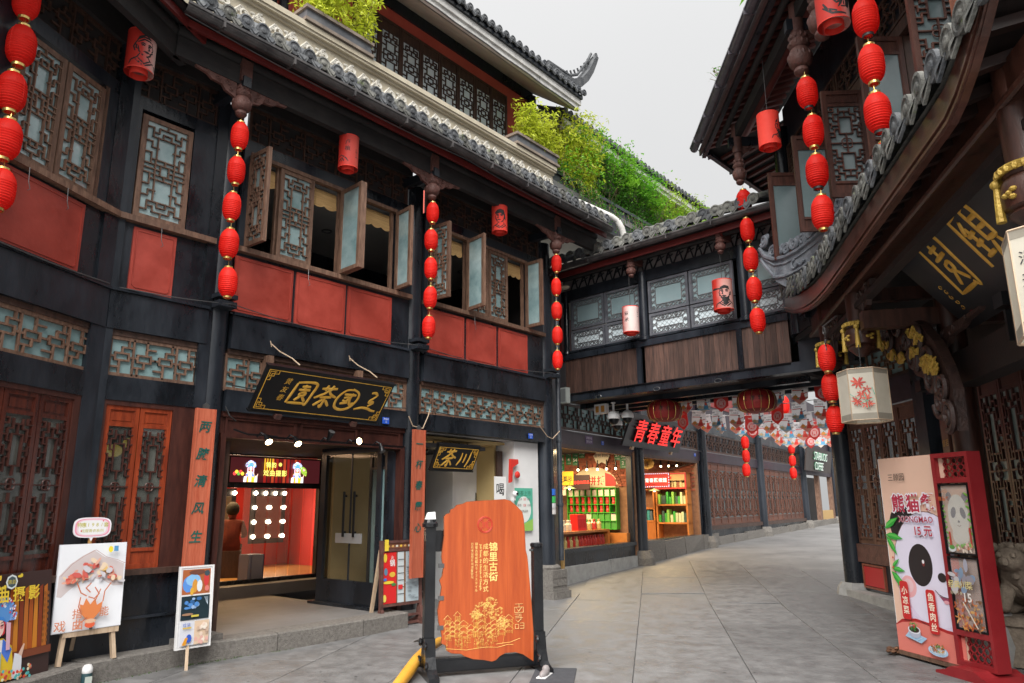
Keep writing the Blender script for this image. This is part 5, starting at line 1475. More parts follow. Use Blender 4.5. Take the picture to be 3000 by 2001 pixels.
# ------------------------------------------------------------------ lattice door wall behind the panda banner
LW = thing('lattice_wall', 'brown lattice door wall with red skirting panel behind the panda banner', 'wall', Q.P(0), Q.a)
qp = lambda n, m, mt, p=None, sm=False, **k: m.build(n, mt, p or LW, sm, **k)
ORN = mat('worn_brown_door_wood', (.075, .030, .018), (.19, .085, .055), 7, .5, .2, 60, stretch=(3, 3, .5), rand=.1, wear=(.36, .24, .18), wearamt=.12, wscale=12)
for k in range(4):
    leaf(LW, .535, 2.12, 'door', (.22 + .545 * k, .05, .92), 0, ORN, ORN, mat('dark_shop_glass', (.02, .02, .02), (.06, .055, .05), 2, .12, spec=.8, trans=.3), .05, t=.02, name='lattice_door')
qp('head_beam', B1(0, 3.4, 0, .2, 3.06, 3.45), MATS['purple_brown_beam'])
o = frame_mb(.1, 2.7, 3.46, 4.0, .05, .04, .1).build('transom', BRN2, LW); k = MB(); lattice(k, lat_transom(4), .15, 2.65, 3.5, 3.95, .08, .024); k.build('lattice', BRN, o); B1(.15, 2.65, .09, .1, 3.5, 3.96).build('pane', TEALD, o)
qp('top_beam', B1(0, 3.4, 0, .2, 4.0, 4.3), BLK)
qp('carved_sill', MB().box(.2, 2.45, -.02, .12, .62, .91), CARV); qp('skirting', MB().box(.15, 2.5, .02, .1, .2, .62), BLK)
sk = qp('red_panel', MB().box(.36, .98, -.01, .02, .26, .56), flat((.50, .02, .025), .35))
frame_mb(.32, 1.02, .22, .60, .03, -.02, .02).build('panel_frame', mat('red_brown_trim', (.2, .05, .03), (.3, .09, .05), 5, .4), sk)
qp('end_post', MB().box(2.48, 2.75, -.05, .15, .1, 4.2), BLK); qp('stone_sill', B1(.1, 3.2, -.25, .15, -.05, .17), STONEL)
qp('inner_wall', B1(.1, 3.4, 1.6, 1.7, 0, 4), INTD)
for a, z, c in ((.5, 1.9, (.6, .45, .05)), (.9, 1.75, (.5, .3, .05)), (2.1, 2.3, (.6, .5, .1)), (1.3, 2.1, (.3, .15, .05))):
    qp('inner_poster', B1(a, a + .16, .4, .42, z, z + .3), flat(c))

# ------------------------------------------------------------------ gate pavilion with the big inscribed board
GP = thing('gate_pavilion', 'carved brown gate pavilion with a curved tiled eave at the right edge', 'building', PV.P(0), PV.a)
gp = lambda n, m, mt, p=None, sm=False, **k: m.build(n, mt, p or GP, sm, **k)
PBR = mat('brown_gate_wood', (.024, .009, .006), (.075, .026, .016), 5, .40, .12, 40, stretch=(3, 3, .5), wear=(.2, .1, .07), wearamt=.05, rvar=.1)
PDK = mat('dark_gate_wood', (.009, .006, .006), (.022, .012, .01), 5, .6, .1, 40)
WE = -1.15
def ez(u):                                                    # height of the eave line: level in the middle, swept up at both corners
    z_ = 4.03
    if u < -.9: z_ += .052 * (-.9 - u) ** 2.0
    if u > 2.8: z_ += .5 * (u - 2.8) ** 1.6
    return z_
us = [-4.15 + .2 * i for i in range(41)]
fa = MB()
for a, b in zip(us[:-1], us[1:]):
    for (y0, y1, d0, d1) in ((WE - .02, WE + .03, 0, .27), (WE - .035, WE - .02, .015, .04), (WE - .045, WE - .02, .06, .085)):
        fa.add([(a, y0, ez(a) + d0), (b, y0, ez(b) + d0), (b, y1, ez(b) + d0), (a, y1, ez(a) + d0), (a, y0, ez(a) + d1), (b, y0, ez(b) + d1), (b, y1, ez(b) + d1), (a, y1, ez(a) + d1)], [(0, 3, 2, 1), (4, 5, 6, 7), (0, 1, 5, 4), (2, 3, 7, 6)] + ([(3, 0, 4, 7)] if a == us[0] else []) + ([(1, 2, 6, 5)] if b == us[-1] else []))
gp('eave_board', fa, mat('varnished_eave_board', (.05, .017, .011), (.13, .05, .036), 4, .36, .1, 30, stretch=(1, 1, 3), coat=.25, wear=(.04, .018, .014), wearamt=.25, wscale=3))
sf_ = MB()
for a, b in zip(us[:-1], us[1:]):
    sf_.add([(a, WE + .03, ez(a) + .2), (b, WE + .03, ez(b) + .2), (b, .5, 4.75), (a, .5, 4.75)], [(0, 3, 2, 1)])
gp('soffit', sf_, PDK)
for i in range(34):
    u = -3.9 + .235 * i
    gp('rafter', MB().bar((u, WE + .04, ez(u) + .12), (u, .4, 4.66), .075, .07), mat('dark_red_rafter', (.014, .006, .005), (.035, .013, .01), 5, .55, rand=.2))
for i in range(30):
    u = -3.5 + .26 * i
    gp('eave_slat', MB().bar((u, -.95, ez(u) + .24), (u + .16, -.9, ez(u) + .25), .05, .012), INTW) if i % 2 else None
rs = MB()
for a, b in zip(us[:-1], us[1:]):
    rs.add([(a, WE - .04, ez(a) + .30), (b, WE - .04, ez(b) + .30), (b, .9, ez(b) * .3 + 3.55 + .35), (a, .9, ez(a) * .3 + 3.55 + .35)], [(0, 1, 2, 3)])
prf = gp('roof', rs, TILEM)
pts = []
u = -4.05
while u < 3.75:
    s1 = (ez(min(2.8, u + .1)) - ez(min(2.8, u - .1))) / .2
    pts.append((u, WE - .06, ez(min(2.8, u)) + .45, 0, -math.atan(s1)))
    u += .275
tile_row(prf, pts, (TILEM, TILE, TILEM), .105, .9, 22, .01)
# little white plaster stops between the tiles at the corner
for k in range(5):
    gp('tile_stop', MB().lathe([(.05, -.03), (.055, .03)], 10, (0, 0, 0)), PWHT, loc=(-3.3 + .26 * k, WE + .25, ez(-3.3 + .26 * k) + .66), rot=(rad(90), 0, 0))
# swept hip ridge with scrolls
co = Vector((-3.55, -1.15, 0))
hr = ob('hip_ridge', None, GP, co, (0, 0, rad(24)))
ha = [(-.67, 5.66), (-.52, 5.48), (-.3, 5.36), (0, 5.29), (.35, 5.28), (.75, 5.32), (1.2, 5.42), (1.8, 5.6)]
lo = [(1.8, 5.2), (1.2, 4.92), (.75, 4.82), (.3, 4.78), (-.05, 4.83), (-.28, 4.98), (-.48, 5.2), (-.62, 5.45)]
MBr = MB().prism(ha + lo, -.07, .07)
bpy.data.objects.remove(hr)
hp = MBr.build('hip_ridge', RIDGE, GP, loc=co, rot=(0, 0, rad(24)))
k = MB()
for off, rr in ((0, .035), (-.1, .016), (-.30, .028)):
    k.tube([(x, -.075, z + off * (.6 if x < -.3 else 1)) for x, z in ha], rr, 6)
k.build('ridge_moulding', RIDGE, hp, True)
k = MB()
for cx, cz, r, a in ((-.6, 5.78, .10, 200), (-.38, 5.52, .09, 20), (-.2, 5.47, .075, 160), (0, 5.43, .085, 0), (.2, 5.45, .10, 120), (.42, 5.43, .09, 300), (.62, 5.47, .10, 60), (.85, 5.5, .08, 180), (1.05, 5.56, .10, 20), (1.3, 5.62, .1, 200)):
    k.tube([(p[0], -.02, p[1]) for p in spiral(cx, cz, r, r * .2, a, a + 560, 20)], [.034] * 10 + [.026] * 11, 6)
    k.ball((cx + .07, 0, cz + .05), .05, 6, 4, (1.2, .7, 1)); k.ball((cx - .06, 0, cz - .03), .055, 6, 4, (1.2, .7, 1))
k.build('ridge_scrolls', RIDGE, hp, True)
k = MB().tube([(p[0], -.085, p[1]) for p in spiral(.25, 5.08, .09, .03, 90, 330, 12)], .018, 5).tube([(.3 + .03 * i, -.085, 5.05 + .02 * math.sin(i * 1.3)) for i in range(8)], .02, 5)
k.build('cloud_relief', RIDGE, hp)
PND = [PV.uz(2528 / KP, 1040 / KP, -.84), PV.uz(2440 / KP, 1084 / KP, -.84)]
# beams, hanging posts with gilded tassels
gp('eave_beam', MB().box(-3.5, 5, -.93, -.75, 4.0, 4.28), PBR); gp('eave_beam_trim', MB().tube([(-3.5, -.95, 4.02), (5, -.95, 4.02)], .03, 8), PBR)
gp('lower_rail', B1(-3.3, 5, -.90, -.80, 3.80, 3.86), PDK)
for u, zb in ((PND[0][0], PND[0][1]), (PND[1][0], PND[1][1]), (3.05, 3.22)):
    sc = 1.02
    def lz(pr): return [(r * sc, zb + z) for r, z in pr]
    gp('hanging_post', MB().lathe(lz([(.03, -.02), (.07, .0), (.10, .03), (.115, .05), (.13, .06), (.15, .08), (.135, .10), (.165, .12), (.175, .2), (.165, .28), (.14, .32), (.15, .34), (.13, .36), (.12, .42), (.125, .62), (.12, 1.1)]), 22, (u, -.84, 0)), PBR, None, True)
    gl = MB().lathe(lz([(.14, .345), (.172, .335), (.19, .37), (.176, .385), (.135, .39)]), 22, (u, -.84, 0), cap=False)
    for q in range(22):
        a = 2 * math.pi * q / 22
        gl.ball((u + .178 * math.cos(a), -.84 + .178 * math.sin(a), zb + .355), .022, 5, 4, (1, 1, 1.3))
    for q in range(4):
        a = rad(45 + 90 * q) + .35
        x, y = u + .187 * math.cos(a), -.84 + .187 * math.sin(a)
        gl.ball((x, y, zb + .31), .034, 7, 5); gl.tube([(x, y, zb + .29), (x, y, zb + .2), (x, y, zb + .06)], [.018, .024, .030], 8)
        a += rad(45); x, y = u + .172 * math.cos(a), -.84 + .172 * math.sin(a)
        for dz, dx in ((.20, 0), (.215, .03), (.19, -.03), (.17, .02)):
            gl.ball((x - dx * math.sin(a), y + dx * math.cos(a), zb + dz), .022, 6, 4, (1.2, 1.2, .8))
    gp('gilded_tassels', gl, GILT, None, True)
    gp('cross_beam', B1(u - .06, u + .06, -.95, .1, 3.9, 4.05), PBR)
    gp('pierced_bracket', scroll_bracket_mb(.62, .55, 1, .06), DCARV, loc=(u + .12, -.84, 3.98))
# round gate column and gilded diagonal bracket
gp('column', MB().lathe([(.14, .1), (.14, 1.5), (.135, 4.6)], 22, (-.86, 0, 0)), PBR, None, True); gp('column_base', MB().lathe([(.2, .0), (.24, .2), (.2, .42), (.16, .5)], 18, (-.86, 0, 0)), STONEL, None, True)
gp('column', MB().lathe([(.14, .1), (.14, 1.5), (.135, 4.6)], 22, (3.6, 0, 0)), PBR, None, True)
def gpx(x, y): return PV.uz(x / KP, y / KP, -.36)
lowp = [gpx(*p) for p in ((2556, 935), (2575, 985), (2612, 1020), (2632, 1048), (2668, 1066), (2690, 1100), (2722, 1112), (2742, 1150), (2764, 1180), (2772, 1225), (2792, 1262))]
upp = [gpx(*p) for p in ((2585, 915), (2650, 918), (2700, 950), (2742, 1000), (2775, 1070), (2798, 1140), (2812, 1262))]
br = MB().prism(lowp + upp[::-1], -.38, -.28)
gp('diagonal_bracket', br, DCARV)
k, kg = MB(), MB()
for i, (x, y) in enumerate([(2592, 955), (2640, 950), (2618, 992), (2668, 1005), (2700, 990), (2690, 1050), (2730, 1060), (2745, 1110), (2775, 1130), (2772, 1180), (2795, 1215)]):
    x, z = gpx(x, y)
    k.tube([(p[0], -.41, p[1]) for p in spiral(x, z, .17, .03, 60 * i, 60 * i + 560, 20)], .032, 6)
for x, y, n in ((2655, 935, 4), (2612, 1010, 8), (2635, 1040, 8), (2660, 1048, 7), (2690, 975, 7), (2712, 990, 6), (2735, 1055, 8), (2700, 1030, 6), (2752, 1065, 5), (2758, 1085, 4), (2742, 1075, 4)):
    for q in range(n):
        u, z = gpx(x + rnd.uniform(-13, 13), y + rnd.uniform(-11, 11))
        kg.ball((u, -.43, z), rnd.uniform(.022, .045), 6, 4, (1.5, .7, .8))
    u, z = gpx(x, y)
    kg.tube([(u - .14 + .05 * q, -.44, z + .05 * math.sin(q * 1.4 + x)) for q in range(7)], [.012, .022, .026, .024, .02, .016, .008], 5)
k.build('bracket_scrolls', DCARV, GP, True); kg.build('gilded_carving', GILT, GP, True)
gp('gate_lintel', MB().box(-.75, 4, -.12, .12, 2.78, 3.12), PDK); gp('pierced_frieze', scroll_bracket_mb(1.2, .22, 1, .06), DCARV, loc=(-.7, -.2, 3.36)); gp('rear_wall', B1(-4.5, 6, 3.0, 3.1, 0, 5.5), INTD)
gp('upper_beam', B1(-3.2, 5, .3, .5, 4.0, 4.4), PDK); gp('side_beam', B1(-.95, -.8, -.9, 3.0, 3.5, 3.7), PBR)
# inner lattice doors seen past the column
for k in range(10):
    leaf(GP, .55, 2.1, 'door', (-2.0 + .56 * k, .62, .95), 0, MAHO, MAHO, mat('pale_teal_pane', (.26, .36, .35), (.36, .47, .45), 1.2, .4), .05, t=.022, name='lattice_door')
gp('inner_sill', B1(-2.1, 4, .55, .8, .84, .94), BLK); gp('inner_dado', MB().box(-2.1, 4, .62, .7, .1, .84), mat('dull_red_dado', (.13, .03, .03), (.19, .05, .045), 2, .5)); gp('inner_head', B1(-2.3, 4, .55, .8, 3.06, 4.2), PDK)
# inscribed board of the gate
PB = thing('gate_plaque', 'large black tilted name board with gold characters under the gate eave', 'sign', PV.P(-.62, .10, 3.38), PV.a, None, rad(40))
MB().box(0, 3.6, .0, .05, 0, 1.22).build('board', mat('matt_black_board', (.022, .022, .026), (.035, .035, .04), 3, .5), PB)
MB().box(-.02, 3.62, -.01, .06, 1.20, 1.26).build('top_strip', STEEL, PB)
brush(MB(), '園', .80, .66, .74, -.004, .032, .1, .72).build('lettering', GOLD, PB)
brush(MB(), '顧', 1.58, .70, .76, -.004, .032, .1, .7).build('lettering', GOLD, PB)
brush(MB(), '三', 2.45, .72, .74, -.004, .075, .1, .8).build('lettering', GOLD, PB)
q = MB()
for i in range(5):
    q.tube([(p[0], -.006, p[1]) for p in spiral(.30 + .015 * (i % 2), .52 - .07 * i, .032, .012, 50 * i, 50 * i + 330, 9)], .004, 4)
q.build('signature', GOLD, PB); MB().box(.32, .38, -.003, 0, .09, .17).build('seal', flat((.2, .02, .02)), PB)
wp = thing('floodlight_cable', 'black cable with white plug hanging at the top of the gate board', 'cable', PV.P(-.2, -.75, 4.28), PV.a)
MB().tube([(.62, -.03, .02), (.74, -.05, .08), (.86, -.05, .02), (.84, -.06, -.1), (.74, -.06, -.16), (.68, -.05, -.1), (.66, -.04, -.02)], .011, 6).build('cable', BLKL, wp); MB().box(.52, .6, -.06, .0, -.03, .03).build('plug', PLAS, wp); MB().tube([(.78, -.06, -.17), (.84, -.06, -.1)], .02, 8).build('connector', STEEL, wp)
fl = thing('floodlight', 'small black floodlight clamped under the lower corner of the gate board', 'floodlight', PV.P(.95, -.2, 3.28), PV.a)
MB().box(-.09, .09, -.06, .06, -.05, .07).build('housing', BLKL, fl); MB().box(-.02, .02, -.02, .02, -.35, -.08).build('bracket', BLKL, fl)
# hanging couplet board on the gate column and the little camera above it
kb = thing('carved_couplet_board', 'dark brown curved board with carved characters on the gate column', 'sign', PV.P(-1.08, -.12, 1.5), PV.a)
MB().prism([(-.10, 0), (.10, 0), (.10, 1.25), (-.10, 1.25)], -.02, .01).build('board', PBR, kb)
put_text(MB(), '观山', 0, 1.05, .085, -.022).build('lettering', GILT, kb); put_text(MB(), '懷若', 0, .72, .085, -.022).build('lettering', GILT, kb); put_text(MB(), '谷水', 0, .45, .085, -.022).build('lettering', GILT, kb)
kc = thing('security_camera', 'small black box camera bracketed above the carved couplet board', 'camera', PV.P(-1.12, -.18, 2.86), PV.a)
MB().box(-.13, .05, -.14, -.02, -.05, .07).tube([(-.13, -.08, .01), (-.15, -.08, .01)], .04, 10).build('housing', BLKL, kc); MB().box(.05, .1, -.1, .1, -.04, .0).build('bracket', STEEL, kc); MB().box(.08, .18, -.06, .02, -.08, .1).build('wood_block', LIGHTW, kc)
def facing(p):
    return math.atan2(-p[1], -p[0]) + math.pi / 2
gs = MB(); rr = random.Random(12)                              # trodden spots and drips on the paving
for k in range(260):
    f_ = rr.uniform(6.0, 15); a_ = YAW + rr.uniform(-.55, .5)
    x, y = f_ * math.cos(a_), f_ * math.sin(a_)
    if y > 7.4 or (x > 11.5): continue
    r_ = rr.uniform(.004, .013); n_s = 7
    gs.add([(x + r_ * rr.uniform(.6, 1.2) * math.cos(2 * math.pi * i / n_s), y + r_ * rr.uniform(.6, 1.2) * math.sin(2 * math.pi * i / n_s), .0095) for i in range(n_s)], [tuple(range(n_s))])
gs.build('spots', mat('dark_trodden_spot', (.05, .048, .047), (.11, .105, .10), 9, .6), None, kind='stuff')
# ------------------------------------------------------------------ lantern strings
def vstring(fr, u, w_, zs): return [tuple(fr.P(u + rnd.uniform(-.015, .015), w_ + rnd.uniform(-.015, .015), z)) for z in zs]
def zsp(z0, z1, n): return [z0 + (z1 - z0) * i / (n - 1) for i in range(n)]
lantern_string(vstring(A, 1.64, -.8, zsp(6.12, 4.27, 5)), 1.0, 'at the far left before the bent wing')
lantern_string(vstring(A, 3.93, -.5, zsp(5.83, 4.04, 5)), .9, 'from the carved post left of the tea house door')
lantern_string(vstring(A, 7.05, -.5, zsp(5.86, 4.10, 5)), .88, 'from the carved post between the two tea house bays')
lantern_string(vstring(A, 10.19, -.5, zsp(5.87, 4.08, 5)), .86, 'beside the black downpipe')
lantern_string([tuple(RB.P(.13 + .05 * i, -.7, 6.55 - .53 * i)) for i in range(5)], 1.08, 'in front of the gallery bridge windows')
lantern_string(vstring(RB, 3.29, -.7, zsp(6.64, 5.02, 4)), 1.12, 'left of the opened corner house windows', dark=True)
lantern_string(vstring(RB, 4.98, -.7, zsp(6.46, 4.84, 4)), 1.12, 'behind the mossy eave tiles at the top right', dark=True)
lantern_string([tuple(EYEP + ray(x, y) * 9.1) for x, y in ((1898, 822), (1907, 890), (1917, 963))], .92, 'beside the white six-sided lantern')
lantern_string(vstring(S, 10.9, -.6, zsp(3.5, 2.62, 3)), 1.1, 'up the street under the pennants')
lantern_string(vstring(S, 17.0, -.6, zsp(3.66, 2.7, 3)), 1.15, 'beside the coffee shop sign')
for k, (x, y, d) in enumerate(((1620, 905, 19), (1800, 930, 20), (1898, 985, 21))):
    p = EYEP + ray(x, y) * d
    lantern(p.x, p.y, p.z, 1.3, 'red lantern half hidden behind the %s of the pennants under the bridge' % ('left end', 'middle', 'right end')[k], 'red lanterns behind the pennants')
hk = thing('scroll_hook', 'wrought iron scroll hook holding three lanterns beside the carved gate posts', 'hook', EYEP + ray(1893, 775) * 9.1, PV.a)
MB().tube([(p[0], 0, p[1]) for p in spiral(0, .08, .07, .03, -60, 300, 12)], .009, 5).tube([(p[0], 0, p[1]) for p in spiral(.03, -.05, .05, .02, 90, 400, 10)], .008, 5).tube([(.03, 0, -.08), (.02, 0, -.12), (.035, 0, -.16), (.02, 0, -.2)], .007, 5).bar((-.05, 0, .15), (.3, .1, .2), .015, .015).build('scroll', STEEL, hk)

# ------------------------------------------------------------------ painted drum lanterns
D_R, D_W = (.66, .040, .026), (.86, .70, .64)
PLAIN = LRED2
dp = [drum_paint('drum_paint_%s' % n, D_R, w_, rad(ph)) for n, w_, ph in (('white_side', D_W, -20), ('pink_side', (.70, .12, .09), 0), ('pale_middle', (.88, .74, .70), 70), ('pale_face', (.85, .5, .44), 30))]
def drum(fr, u, w_, z, R_, H_, label, paint, art, cord, turn=0.0):
    p = fr.P(u, w_, z)
    drum_lantern(p, R_, H_, label, paint, art, facing(p) + turn, cord)
drum(A, 2.78, -.45, 6.32, .142, .46, 'red drum lantern with a bearded man in a cap, by the bent wing', dp[0], face_art('cap', 1, -1, .25, .95), .3)
def art_lu(mb, R_, H_):
    cyl_text(mb, '卢植', -.0, .11, .075, R_, -.12, 1.25, .01); cyl_text(mb, '三国人物', .10, .02, .028, R_, .1, 1.3)
    cyl_mark(mb, [[(-.12, -.10), (-.06, -.08), (0, -.12), (.04, -.17)], [(-.1, -.16), (-.05, -.12), (-.02, -.16)], [(-.06, -.17), (-.04, -.13), (-.02, -.17)]], R_, .012, -.3)
drum(A, 5.53, -.45, 6.24, .132, .46, 'red drum lantern with two black written signs, above the opened tea house windows', dp[1], art_lu, .3)
drum(A, 8.67, -.45, 6.26, .132, .45, 'red drum lantern with a helmeted head drawn in black, before the right bay', LRED2, face_art('helmet', 0, 1, .1, .95), .3)
def art_dong(mb, R_, H_):
    cyl_text(mb, '董承', -.05, .10, .09, R_, -.2, 1.3, .008); cyl_text(mb, '三国人物', .11, .16, .028, R_, .25, 1.4)
drum(B, 2.12, -.33, 4.99, .155, .50, 'pale red drum lantern with two black characters before the left bridge windows', dp[2], art_dong, .62)
drum(B, 4.04, -.33, 5.07, .168, .53, 'pinkish drum lantern with a long bearded official, before the right bridge windows', dp[3], face_art('official', 2, 1, .25, .95), .6)
drum(RB, 2.14, -.85, 6.75, .152, .50, 'plain red drum lantern under the corner house eave, inked at its right edge', LRED2, face_art('cap', 2, 1, 1.15, .8), .9)
def art_robe(mb, R_, H_):
    cyl_mark(mb, [[(-.14, -.05), (-.1, -.14), (.0, -.18)], [(-.15, -.1), (-.05, -.2), (.1, -.21)], [(-.05, .0), (.0, -.08), (.06, -.05), (.02, -.13), (.1, -.12)], [(.02, .1), (.1, 0), (.12, -.1)]], R_, .02)
    cyl_fill(mb, [(.0, .05), (.08, .0), (.05, -.1), (.12, -.14), (.17, -.02), (.15, .15), (.05, .2)], R_, .1)
drum(RB, 4.56, -.85, 6.93, .168, .50, 'pale red drum lantern with robe folds in ink at the top edge', dp[0], art_robe, .8, .3)
# six-sided cloth lanterns of the gate
def hex_lantern(p, R_, H_, label, turn, art):
    t = thing('hexagonal_lantern', label, 'lantern', p, turn, 'white six-sided cloth lanterns')
    def ring(m, z0, z1, r, n=6):
        pts = [(r * math.cos(rad(60 * i)), r * math.sin(rad(60 * i))) for i in range(n)]
        m.add([(x, y, z0) for x, y in pts] + [(x, y, z1) for x, y in pts], [(i, (i + 1) % n, n + (i + 1) % n, n + i) for i in range(n)])
        return m
    CL = mat('lantern_white_cloth', (.62, .58, .48), (.76, .72, .62), 2, .8, .05, 60, transl=.35)
    m = MB(); ring(m, -H_ / 2, H_ / 2, R_); m.build('cloth_shade', CL, t)
    for za, zb in ((-H_ / 2, -H_ / 2 + .07), (H_ / 2 - .05, H_ / 2)):
        ring(MB(), za, zb, R_ * 1.006).build('cloth_band', mat('lantern_grey_band', (.30, .27, .22), (.38, .35, .29), 4, .85, transl=.2), t)
    f = MB()
    for i in range(6):
        a, c = (R_ * .995 * math.cos(rad(60 * i)), R_ * .995 * math.sin(rad(60 * i))), (R_ * .995 * math.cos(rad(60 * i + 60)), R_ * .995 * math.sin(rad(60 * i + 60)))
        f.tube([(*a, -H_ / 2), (*a, H_ / 2)], .006, 4)
        f.tube([(*a, -H_ / 2), (*c, -H_ / 2)], .008, 4); f.tube([(*a, H_ / 2), (*c, H_ / 2)], .008, 4)
        f.tube([(*a, H_ / 2), (0, 0, H_ / 2)], .005, 4)
    f.build('wire_frame', LIGHTW, t)
    ap = R_ * math.cos(rad(30)) + .002
    art(t, ap, H_)
    MB().tube([(0, 0, H_ / 2), (0, 0, H_ / 2 + .3)], .006, 5).build('cord', WIRE, t)
    return t
def art_flower(t, ap, H_):
    p = Print(0); rr = random.Random(5)
    for cx, cz, n, s_ in ((-.03, .12, 9, .075), (.05, .05, 5, .06), (-.01, .0, 7, .05), (.05, -.05, 6, .06), (-.06, -.08, 8, .06), (.06, -.11, 8, .055), (.02, -.12, 5, .05)):
        for i in range(n):
            a = 2 * math.pi * i / n + rr.uniform(-.2, .2); l = s_ * rr.uniform(.7, 1.1)
            p.oval(rr.choice([(.50, .05, .03), (.62, .10, .06), (.42, .04, .03)]), cx + l * .55 * math.cos(a), cz + l * .5 * math.sin(a), l * .5, l * .14, 8, a)
    for a in ((-.12, .0, -.04, -.06), (.02, -.0, .05, -.16), (.1, .06, .12, -.02), (-.02, -.1, .1, -.06)):
        p.line((.12, .40, .28), [(a[0], a[1]), (a[2], a[3])], .006)
    p.done('painted_flowers', t, (0, 0, 0), (0, 0, 0)).matrix_basis = Matrix.Rotation(rad(0), 4, 'Z') @ Matrix.Translation((0, -ap, 0))
def art_verse(t, ap, H_):
    p = Print(0)
    for i, ch in enumerate('漫天雪'):
        p.text((.02, .02, .03), ch, -.06, .12 - .12 * i, .08, vert=True)
    for i, ch in enumerate('梅花开'):
        p.text((.02, .02, .03), ch, .07, .2 - .12 * i, .085, vert=True)
    p.line((.5, .04, .03), [(-.09, -.2), (-.03, -.2), (-.03, -.27), (-.09, -.27), (-.09, -.2)], .006); p.text((.5, .04, .03), '梅', -.06, -.235, .05)
    p.done('verse', t, (0, -ap, 0))
hp_ = PV.P(-.72, -1.0, 2.72)
hex_lantern(hp_, .25, .55, 'white six-sided lantern with red painted flowers under the gilded gate posts', facing(hp_) - rad(4), art_flower)
hp_ = PV.P(3.62, -1.05, 2.70)
hex_lantern(hp_, .26, .56, 'white six-sided cloth lantern with a written verse at the right edge', facing(hp_) - rad(20), art_verse)
# flat wine red lanterns below the bridge
for k, (u, where) in enumerate(((2.1, 'left of the pennants'), (4.0, 'over the pennants'))):
    p = B.P(u, .7, 3.34)
    t = thing('palace_lantern', 'squat wine red ribbed lantern with dark signs under the bridge, %s' % where, 'lantern', p, facing(p), 'squat lanterns under the bridge')
    m = MB().lathe([(.12, .20), (.2, .195), (.29, .15), (.325, .07), (.335, 0), (.325, -.07), (.29, -.15), (.2, -.185), (.12, -.19)], 28)
    m.build('lantern_shade', LDRK, t, True)
    r = MB()
    for i in range(14):
        a = 2 * math.pi * i / 14
        r.tube([(q * math.cos(a), q * math.sin(a), z) for q, z in ((.2, .196), (.293, .151), (.329, .07), (.338, 0), (.329, -.07), (.293, -.151), (.2, -.186))], .005, 4)
    r.build('rib', BRASS, t)
    g = MB()
    for i, ch in enumerate('上善若水'):
        cyl_text(g, ch, (-.2 + .135 * i), .03, .09, .333)
    g.build('lettering', INK, t); MB().tube([(0, 0, .19), (0, 0, .32)], .006, 5).build('cord', WIRE, t)

# ------------------------------------------------------------------ sign boards
def corner_fret(m, cx, cz, sx, sz, s_, y):
    for a, b in (((0, 0), (1, 0)), ((0, 0), (0, 1)), ((0, 1), (.35, 1)), ((.35, 1), (.35, .35)), ((.35, .35), (1, .35)), ((1, .35), (1, 0)), ((.15, .6), (.6, .6)), ((.6, .6), (.6, .15)), ((.15, .75), (.15, .15)), ((.15, .15), (.75, .15))):
        m.bar((cx + sx * a[0] * s_, y, cz + sz * a[1] * s_), (cx + sx * b[0] * s_, y, cz + sz * b[1] * s_), .006, .012, (0, 1, 0))
def board(name, label, fr, u, w_, z, L, H_, tilt, body, chars, csize, edge=True, rim=GOLD):
    t = thing(name, label, 'sign', fr.P(u, w_, z), fr.a, None, rad(tilt))
    MB().box(0, L, 0, .05, 0, H_).box(-.012, L + .012, -.008, .055, H_, H_ + .02).box(-.012, L + .012, -.008, .055, -.02, 0).build('board', body, t)
    if edge:
        m = MB(); e = .035; c = .13
        for x0, z0, x1, z1 in ((e + c, e, L - e - c, e), (e + c, H_ - e, L - e - c, H_ - e), (e, e + c, e, H_ - e - c), (L - e, e + c, L - e, H_ - e - c)):
            m.bar((x0, -.003, z0), (x1, -.003, z1), .006, .010, (0, 1, 0))
        for sx, sz, cx, cz in ((1, 1, e, e), (-1, 1, L - e, e), (1, -1, e, H_ - e), (-1, -1, L - e, H_ - e)):
            corner_fret(m, cx, cz, sx, sz, c, -.003)
        m.build('gold_border', rim, t)
    for ch, x, zz, sc in chars:
        brush(MB(), ch, x, zz, csize * sc, -.004).build('lettering', GOLD, t, True)
    return t
ts = board('tea_house_sign', 'black tilted name board with four gold characters over the tea house door', A, 4.46, -.25, 2.68, 1.88, .58, 36, BLKL, [('園', .58, .30, 1.0), ('茶', .91, .29, 1.0), ('國', 1.24, .29, 1.0), ('三', 1.59, .28, 1.0)], .34)
for i, ch in enumerate('黄友春'):
    put_text(MB(), ch, .33 - .01 * i, .43 - .11 * i, .09, -.005, ext=.005, shear=.25).build('lettering', GOLD, ts)
for x in (.38, 1.50):
    MB().box(x - .04, x + .04, -.04, .03, -.07, -.01).build('support_block', CARV, ts)
for k, (u, wher) in enumerate(((4.95, 'left'), (6.15, 'right'))):
    t = thing('rope', 'thin rope from the black beam to the %s end of the tea house board' % wher, 'rope', A.P(u, -.02, 3.55), A.a, 'ropes holding the tea house board')
    MB().tube([(-.12, 0, .0), (-.06, -.1, -.1), (.0, -.28, -.2), (.02, -.42, -.3)], .007, 5).tube([(-.12, 0, 0), (-.15, -.02, .03), (-.13, -.02, -.04)], .006, 4).build('rope', LIGHTW, t)
part('board_hanger', B1(4.78, 4.86, -.05, .1, 3.1, 3.4), BRN); part('board_hanger', B1(6.16, 6.24, -.05, .1, 3.1, 3.4), BRN)
board('shop_sign', 'small black tilted board with two gold characters in the white shop entrance', A, 7.72, .12, 2.12, .93, .40, 26, BLKL, [('茶', .30, .2, 1.05), ('川', .64, .2, 1.0)], .30)
rs_ = board('shop_sign', 'black tilted board with four glowing red characters at the first street shop', S, 2.42, -.3, 2.93, 3.45, .76, 22, mat('grey_black_panel', (.02, .02, .025), (.035, .035, .042), 2, .4), [], .5, False)
